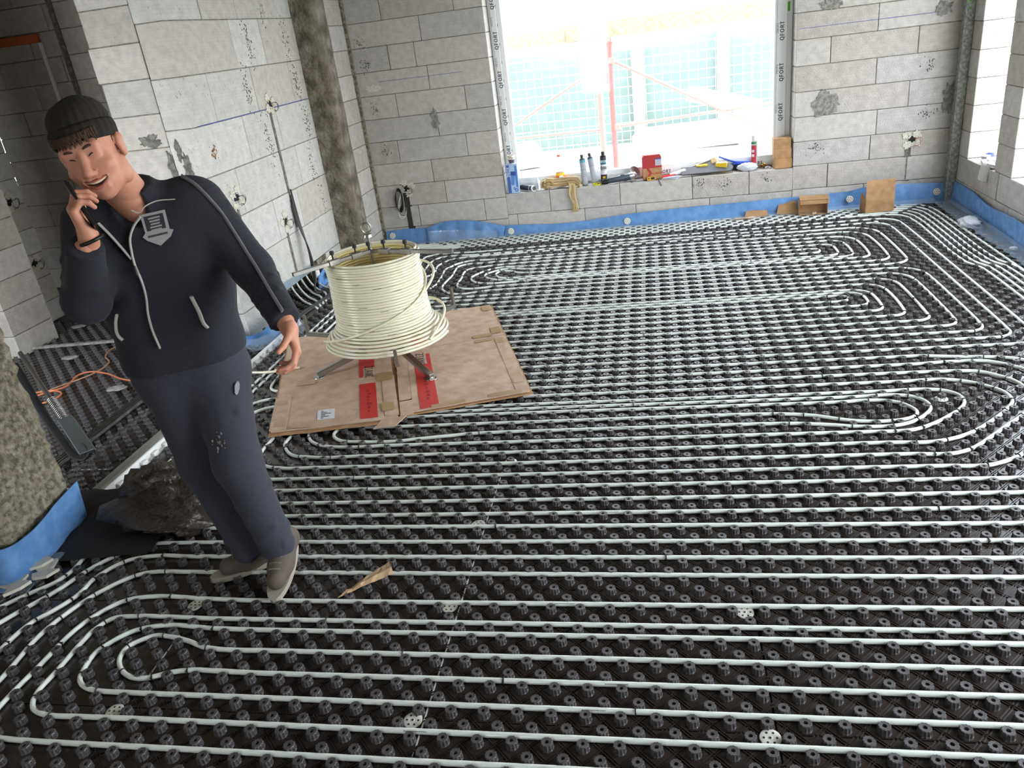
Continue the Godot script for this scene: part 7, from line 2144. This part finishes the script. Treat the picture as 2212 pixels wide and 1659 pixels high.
func build_person() -> void:
	var t := thing("person", "man in a dark tracksuit and knitted cap laughing into a phone", "person", Vector3.ZERO)
	var skin := mat(Color(0.76, 0.53, 0.43), 0.55)
	skin.subsurf_scatter_enabled = true
	skin.subsurf_scatter_strength = 0.08
	skin.normal_enabled = true
	skin.normal_texture = M.soft_n
	skin.normal_scale = 0.25
	skin.uv1_triplanar = true
	skin.uv1_world_triplanar = true
	skin.uv1_scale = Vector3.ONE * 12.0
	var cloth := mat(Color(0.135, 0.14, 0.175), 0.92)
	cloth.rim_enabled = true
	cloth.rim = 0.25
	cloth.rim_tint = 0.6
	cloth.normal_enabled = true
	cloth.normal_texture = M.soft_n
	cloth.normal_scale = 0.6
	cloth.uv1_triplanar = true
	cloth.uv1_world_triplanar = true
	cloth.uv1_scale = Vector3.ONE * 3.0
	var pants := cloth.duplicate()
	pants.albedo_color = Color(0.20, 0.205, 0.245)
	# head frame: x to his left, y up, z out of the face
	var F := Vector3(0.33, -0.13, 0.93).normalized()
	var lx := Vector3(0.91, 0.19, -0.30)
	var L := (lx - F * lx.dot(F)).normalized()
	var U := F.cross(L)
	var H := Transform3D(Basis(L, U, F), HEAD_AT)
	var hb := H.basis
	var head := []
	var add := func(c: Vector3, r: Vector3, k := 0.02) -> void: head.append(ell(H * c, r, k, hb))
	add.call(Vector3(0, 0.036, -0.018), Vector3(0.076, 0.086, 0.096), 0.02)
	add.call(Vector3(0, -0.035, 0.028), Vector3(0.063, 0.080, 0.060), 0.03)
	add.call(Vector3(0, -0.080, 0.040), Vector3(0.050, 0.036, 0.046), 0.03)
	add.call(Vector3(0, -0.106, 0.062), Vector3(0.024, 0.017, 0.020), 0.02)
	for s in [-1, 1]:
		add.call(Vector3(0.037 * s, -0.036, 0.064), Vector3(0.026, 0.022, 0.020), 0.018)
		add.call(Vector3(0.079 * s, -0.012, -0.014), Vector3(0.009, 0.031, 0.019), 0.008)
		add.call(Vector3(0.082 * s, 0.006, -0.018), Vector3(0.009, 0.016, 0.020), 0.006)
		add.call(Vector3(0.012 * s, -0.042, 0.098), Vector3(0.009, 0.008, 0.010), 0.006)
		add.call(Vector3(0.031 * s, 0.000, 0.072), Vector3(0.019, 0.012, 0.012), 0.010)
		add.call(Vector3(0.055 * s, -0.075, 0.0), Vector3(0.018, 0.034, 0.03), 0.02)
	head.append([H * Vector3(-0.042, 0.022, 0.070), H * Vector3(0.042, 0.022, 0.070), 0.012, 0.012, 0.014])
	head.append([H * Vector3(0, 0.006, 0.084), H * Vector3(0, -0.036, 0.108), 0.0085, 0.0125, 0.010])
	head.append([H * Vector3(-0.026, -0.058, 0.080), H * Vector3(0.026, -0.058, 0.080), 0.006, 0.006, 0.008])
	head.append([H * Vector3(-0.022, -0.086, 0.080), H * Vector3(0.022, -0.086, 0.080), 0.0075, 0.0075, 0.008])
	head.append([H * Vector3(0, -0.05, -0.03), Vector3(-1.822, 1.47, -0.18), 0.056, 0.062, 0.03])
	var mouth := [ell(H * Vector3(0, -0.070, 0.094), Vector3(0.030, 0.0105, 0.020), 0.01, hb)]
	for s in [-1, 1]: mouth.append(ell(H * Vector3(0.024 * s, -0.065, 0.088), Vector3(0.012, 0.007, 0.016), 0.01, hb * Basis(Vector3.BACK, 0.5 * s)))
	# hands
	var o := ortho(Vector3(0.30, -0.86, 0.42), Vector3(0.35, 0.45, 0.75))
	var nl: Vector3 = (o[0] as Vector3).cross(o[1])
	var hand_l := hand_prims(Vector3(-1.392, 1.090, -0.098), o[0], o[1], nl, [[28, 40, 25], [32, 44, 28], [36, 48, 30], [40, 50, 30]], 30.0, Vector3(-0.05, 0.045, -0.045))
	# right hand at the cheek: back of the hand towards us, fingers closed round the phone
	var o2 := ortho(Vector3(-0.22, 0.93, 0.10), Vector3(-0.62, -0.15, -0.70))
	var nr: Vector3 = (o2[1] as Vector3).cross(o2[0])
	var wrist := Vector3(-1.812, 1.436, 0.072)
	var hand_r := hand_prims(wrist, o2[0], o2[1], nr, [[40, 62, 34], [46, 64, 36], [52, 64, 36], [58, 64, 36]], 8.0, Vector3(-0.035, -0.045, -0.018))
	var lists := [field_arrays(BODY, 0.016), field_arrays(head, 0.0036, [], mouth), field_arrays(hand_l, 0.0034), field_arrays(hand_r, 0.0034)]
	part("body", field_mesh(lists), skin, t)
	# clothes: folds come from small ridges along the limbs
	var jk := JACKET.duplicate()
	var r := RandomNumberGenerator.new()
	r.seed = 19
	for seg in [[5, 5], [6, 9], [7, 5], [8, 8]]:
		var c: Array = JACKET[seg[0]]
		var ax := ((c[1] as Vector3) - (c[0] as Vector3))
		var fr := frame_of(ax)
		for i in seg[1]:
			var f: float = (i + 0.6) / seg[1]
			var a0 := r.randf() * TAU
			var m: Vector3 = (c[0] as Vector3) + ax * f
			var rad := lerpf(c[2], c[3], f) - 0.004
			jk.append([m + (fr.x * cos(a0) + fr.y * sin(a0)) * rad, m + ax.normalized() * 0.02 + (fr.x * cos(a0 + 1.3) + fr.y * sin(a0 + 1.3)) * rad, 0.008, 0.007, 0.014])
	var wl := (JACKET[6][1] as Vector3)
	var dl := ((JACKET[6][1] as Vector3) - (JACKET[6][0] as Vector3)).normalized()
	var wr := (JACKET[8][1] as Vector3)
	var dr := ((JACKET[8][1] as Vector3) - (JACKET[8][0] as Vector3)).normalized()
	var neck_dir := Vector3(0.12, 0.94, 0.35).normalized()
	var jcuts := [[wl - dl * 0.005, dl, 0.12], [wr + dr * 0.006, dr, 0.10], [Vector3(-1.905, 0.915, -0.30), Vector3(0.05, -1, 0).normalized(), 0.4], [Vector3(-1.815, 1.535, -0.15), neck_dir, 0.16]]
	# open collar
	var open := [ell(Vector3(-1.80, 1.50, -0.095), Vector3(0.052, 0.085, 0.062), 0.01, hb)]
	var jm := part("jacket", field_mesh([field_arrays(jk, 0.0095, jcuts, open)]), cloth, t)
	var tr := TROUSERS.duplicate()
	for seg in [[2, 5], [3, 8], [4, 5], [5, 8]]:
		var c: Array = TROUSERS[seg[0]]
		var ax := ((c[1] as Vector3) - (c[0] as Vector3))
		var fr := frame_of(ax)
		for i in seg[1]:
			var f: float = (i + 0.6) / seg[1]
			var a0 := r.randf() * TAU
			var m: Vector3 = (c[0] as Vector3) + ax * f
			var rad := lerpf(c[2], c[3], f) - 0.004
			tr.append([m + (fr.x * cos(a0) + fr.y * sin(a0)) * rad, m + ax.normalized() * 0.04 + (fr.x * cos(a0 + 1.1) + fr.y * sin(a0 + 1.1)) * rad, 0.010, 0.008, 0.02])
	part("trousers", field_mesh([field_arrays(tr, 0.0105, [[Vector3(-1.90, 0.078, -0.30), Vector3.DOWN, 0.11], [Vector3(-1.757, 0.10, -0.275), Vector3(0.0, -0.95, 0.3).normalized(), 0.11]])]), pants, t)
	# shoes
	var shoe_m := mat(Color(0.34, 0.30, 0.27), 0.8)
	var sole_m := mat(Color(0.60, 0.57, 0.52), 0.85)
	for q in [[Vector3(-1.835, 0.045, -0.385), Vector3(-2.015, 0.050, -0.250), Vector3(-1.885, 0.12, -0.325)], [Vector3(-1.748, 0.125, -0.345), Vector3(-1.732, 0.058, -0.135), Vector3(-1.752, 0.175, -0.295)]]:
		var h: Vector3 = q[0]
		var e: Vector3 = q[1]
		var an: Vector3 = q[2]
		var d := (e - h).normalized()
		var side := Vector3.UP.cross(d).normalized()
		var up := d.cross(side)
		var shoe := part("shoe", field_mesh([field_arrays([[h, h.lerp(e, 0.55), 0.038, 0.043, 0.03], [h.lerp(e, 0.5), e - d * 0.035, 0.044, 0.036, 0.03], [h + up * 0.02, an, 0.040, 0.046, 0.03], [h.lerp(e, 0.35) + up * 0.012, an + d * 0.02, 0.034, 0.036, 0.03]], 0.007, [[h - up * 0.026, -up, 0.3]])]), shoe_m, t)
		var sp := PackedVector2Array()
		var l := h.distance_to(e)
		for i in 24:
			var a := TAU * i / 24
			var u := l * 0.5 + cos(a) * (l * 0.5 + 0.040)
			sp.append(Vector2(u, sin(a) * (0.044 + 0.005 * cos(a))))
		var ss := start()
		put_prism(ss, sp, -0.013, 0.010, Transform3D(Basis(d, side, up) if Basis(d, side, up).determinant() > 0 else Basis(d, -side, up), h - up * 0.026))
		part("sole", done(ss), sole_m, shoe)
		for k in 3:
			var c := h.lerp(e, 0.52 + 0.11 * k) + up * (0.046 - 0.004 * k)
			part("lace", tube([c - side * 0.022, c + up * 0.004, c + side * 0.022], 0.003, 5), mat(Color(0.52, 0.49, 0.45), 0.9), shoe)
	# cap and hair
	var wool := mat(Color(0.135, 0.115, 0.095), 0.95)
	wool.normal_enabled = true
	wool.normal_texture = M.rough_n
	wool.normal_scale = 0.8
	wool.uv1_triplanar = true
	wool.uv1_world_triplanar = true
	wool.uv1_scale = Vector3.ONE * 6.0
	var CB := H * Transform3D(Basis(Vector3.RIGHT, -0.20) * Basis(Vector3.BACK, -0.03), Vector3(0, 0.040, -0.018))
	var cap := part("knitted_cap", cap_mesh([[0.016, 0.082], [0.044, 0.083], [0.066, 0.076], [0.084, 0.060], [0.094, 0.040], [0.100, 0.018], [0.101, 0.0]], 0.0012), wool, t, CB)
	part("rolled_brim", cap_mesh([[-0.018, 0.078], [-0.022, 0.083], [-0.016, 0.0885], [0.010, 0.0905], [0.022, 0.088], [0.027, 0.083], [0.022, 0.079]], 0.0016), wool, cap)
	var hair_m := mat(Color(0.25, 0.18, 0.12), 0.85)
	var hair := [ell(H * Vector3(0, 0.022, -0.030), Vector3(0.0785, 0.082, 0.094), 0.02, hb)]
	part("hair", field_mesh([field_arrays(hair, 0.005, [[H * Vector3(0, 0.0, 0.028), (F * 0.9 - U * 0.45).normalized(), 0.4], [H * Vector3(0, -0.052, 0), -U, 0.4]])]), hair_m, t)
	var fr_st := start()
	for i in 26:
		var x := lerpf(-0.066, 0.058, i / 25.0)
		var z := 0.094 * sqrt(maxf(0.0, 1.0 - pow(x / 0.079, 2.0))) - 0.010
		put_tube(fr_st, [H * Vector3(x, 0.062, z), H * Vector3(x * 1.02, 0.050 - 0.006 * sin(i * 2.3), z + 0.007), H * Vector3(x * 1.02 + 0.003 * sin(i * 1.7), 0.036 - 0.007 * sin(i * 1.9), z + 0.006)], [0.005, 0.0042, 0.0015], 5)
	part("fringe", done(fr_st), hair_m, t)
	for s in [-1, 1]:
		var bp := PackedVector3Array()
		var ep := PackedVector3Array()
		for i in 7:
			var f := i / 6.0
			var x: float = s * lerpf(0.014, 0.052, f)
			bp.append(H * Vector3(x, 0.021 + 0.006 * sin(f * PI) - 0.004 * f, 0.0855 - 0.016 * f * f))
			ep.append(H * Vector3(s * lerpf(0.018, 0.045, f), -0.001 + 0.006 * sin(f * PI), 0.0855 - 0.012 * f * f))
		part("eyebrow", tube(bp, [0.0022, 0.0036, 0.0042, 0.0042, 0.0036, 0.0028, 0.0014], 6), hair_m, t)
		part("eyelid_line", tube(ep, [0.0008, 0.0018, 0.0021, 0.0021, 0.0020, 0.0016, 0.0008], 6), mat(Color(0.17, 0.10, 0.08), 0.6), t)
	var tp := PackedVector3Array()
	var lp := PackedVector3Array()
	var up_lip := PackedVector3Array()
	for i in 13:
		var f := i / 12.0 * 2.0 - 1.0
		tp.append(H * Vector3(f * 0.0275, -0.0675 + 0.006 * f * f, 0.0855 - 0.013 * f * f))
		lp.append(H * Vector3(f * 0.033, -0.083 + 0.017 * f * f, 0.0895 - 0.016 * f * f))
		up_lip.append(H * Vector3(f * 0.034, -0.061 - 0.003 + 0.0035 * absf(f), 0.0895 - 0.015 * f * f))
	part("teeth", tube(tp, 0.0062, 8, true, Vector2(1.0, 0.75)), mat(Color(0.86, 0.80, 0.66), 0.3), t)
	var lip := mat(Color(0.66, 0.38, 0.33), 0.5)
	part("lower_lip", tube(lp, [0.0012, 0.0026, 0.0036, 0.0042, 0.0046, 0.0048, 0.0048, 0.0048, 0.0046, 0.0042, 0.0036, 0.0026, 0.0012], 7), lip, t)
	part("upper_lip", tube(up_lip, [0.0012, 0.002, 0.0026, 0.0030, 0.0032, 0.0033, 0.0030, 0.0033, 0.0032, 0.0030, 0.0026, 0.002, 0.0012], 7), lip, t)
	var mo := start()
	lump(mo, Vector3(0.026, 0.008, 0.008), 3, 0.0, H * at(Vector3(0, -0.070, 0.077)))
	part("mouth_interior", done(mo), mat(Color(0.25, 0.09, 0.08), 0.7), t)
	# zip, piping, badge, pockets
	var pipe_m := mat(Color(0.70, 0.69, 0.67), 0.7)
	part("zip", tube(smooth_path(PackedVector3Array(OPENING), 5), 0.0062, 7, true, Vector2(1.0, 0.6)), pipe_m, jm)
	part("zip", tube(smooth_path(PackedVector3Array(OPENING_SIDE), 5), 0.0055, 7, true, Vector2(1.0, 0.6)), pipe_m, jm)
	part("zip_puller", cbox(Vector3(0.008, 0.028, 0.006), 0.002), M.steel, jm, at((OPENING[4] as Vector3) + Vector3(0.004, -0.012, 0.008)))
	part("piping", tube(smooth_path(PackedVector3Array(YOKE), 5), 0.0034, 6, true, Vector2(1.0, 0.6)), pipe_m, jm)
	part("sleeve_stripe", tube(smooth_path(PackedVector3Array(SLEEVE), 5), 0.0075, 7, true, Vector2(0.35, 1.0)), mat(Color(0.50, 0.50, 0.52), 0.8), jm)
	part("pocket_zip", tube(smooth_path(PackedVector3Array(POCKET), 5), 0.0070, 7, true, Vector2(1.0, 0.7)), pipe_m, jm)
	part("pocket_zip", tube(smooth_path(PackedVector3Array(POCKET_SIDE), 5), 0.0055, 7, true, Vector2(1.0, 0.7)), pipe_m, jm)
	var badge := part("badge", prism(PackedVector2Array([Vector2(-0.036, 0.040), Vector2(0.036, 0.044), Vector2(0.036, -0.012), Vector2(0.046, -0.016), Vector2(0.034, -0.034), Vector2(0.0, -0.056), Vector2(-0.034, -0.036), Vector2(-0.044, -0.024), Vector2(-0.034, -0.014)]), -0.002, 0.0012), mat(Color(0.62, 0.62, 0.62), 0.8), jm, CHEST_BADGE)
	part("badge_field", prism(PackedVector2Array([Vector2(-0.028, 0.033), Vector2(0.029, 0.036), Vector2(0.028, -0.008), Vector2(-0.027, -0.010)]), 0.0012, 0.0018), mat(Color(0.18, 0.18, 0.22), 0.8), badge)
	for k in 5: part("badge_thread", cbox(Vector3(0.034 - 0.004 * (k % 3), 0.0045, 0.001), 0.0), mat(Color(0.60, 0.60, 0.58), 0.8), badge, turned(Vector3(0.001, 0.026 - 0.0085 * k, 0.0021), Vector3(0, 0, 4)))
	part("badge_thread", cbox(Vector3(0.058, 0.006, 0.001), 0.0), mat(Color(0.25, 0.25, 0.28), 0.8), badge, turned(Vector3(0.0, -0.024, 0.0016), Vector3(0, 0, 4)))
	part("thigh_badge", blob(0.011, 0.024, 81, 0.4, 0.001), mat(Color(0.52, 0.52, 0.54), 0.8), t, THIGH_BADGE)
	part("dust_mark", specks(20, 0.03, 0.04, 82, 0.006), mat(Color(0.48, 0.45, 0.42), 0.95), t, PAINT_SPOT)
	# strap on the wrist
	var wc := wrist - (o2[0] as Vector3) * 0.004
	var wd: Vector3 = o2[0]
	var wf := frame_of(wd)
	var ring := PackedVector3Array()
	for i in 22: ring.append(wc + (wf.x * cos(TAU * i / 20) + wf.y * sin(TAU * i / 20)) * 0.0305)
	part("wrist_strap", tube(ring, 0.0055, 6, false), M.black, t)
	# phone, held: a thing of its own
	var ph := thing("mobile_phone", "dark mobile phone held against the laughing man's cheek", "phone")
	var pa := ((o2[0] as Vector3) * 0.8 + (o2[1] as Vector3) * 0.35).normalized()
	var pz := (nr - pa * nr.dot(pa)).normalized()
	ph.transform = Transform3D(Basis(pa.cross(pz), pa, pz), wrist + (o2[0] as Vector3) * 0.082 + nr * 0.026 + (o2[1] as Vector3) * 0.004)
	part("case", cbox(Vector3(0.068, 0.14, 0.009), 0.003), M.black, ph)
	part("screen", cbox(Vector3(0.062, 0.13, 0.001), 0.0), mat(Color(0.03, 0.03, 0.04), 0.1), ph, at(Vector3(0, 0, 0.005)))

func cap_mesh(prof: Array, rib: float) -> ArrayMesh:
	var st := start()
	st.set_smooth_group(0)
	var n := 96
	var p := func(j: int, k: int) -> Vector3:
		var y: float = prof[j][0]
		var r: float = prof[j][1]
		var a := TAU * (k % n) / n
		r += rib * sin(a * 24.0) * (1.0 if r > 0.01 else 0.0)
		var sag := 0.010 * sin(a * 2.0 + 0.6) * clampf(y / 0.13, 0, 1)
		return Vector3(cos(a) * r * 0.96, y + sag * 0.6, sin(a) * r * 1.13 - 0.02 * clampf(y / 0.13, 0, 1))
	for j in prof.size() - 1:
		for k in n: quad(st, p.call(j, k + 1), p.call(j, k), p.call(j + 1, k), p.call(j + 1, k + 1))
	return done(st)
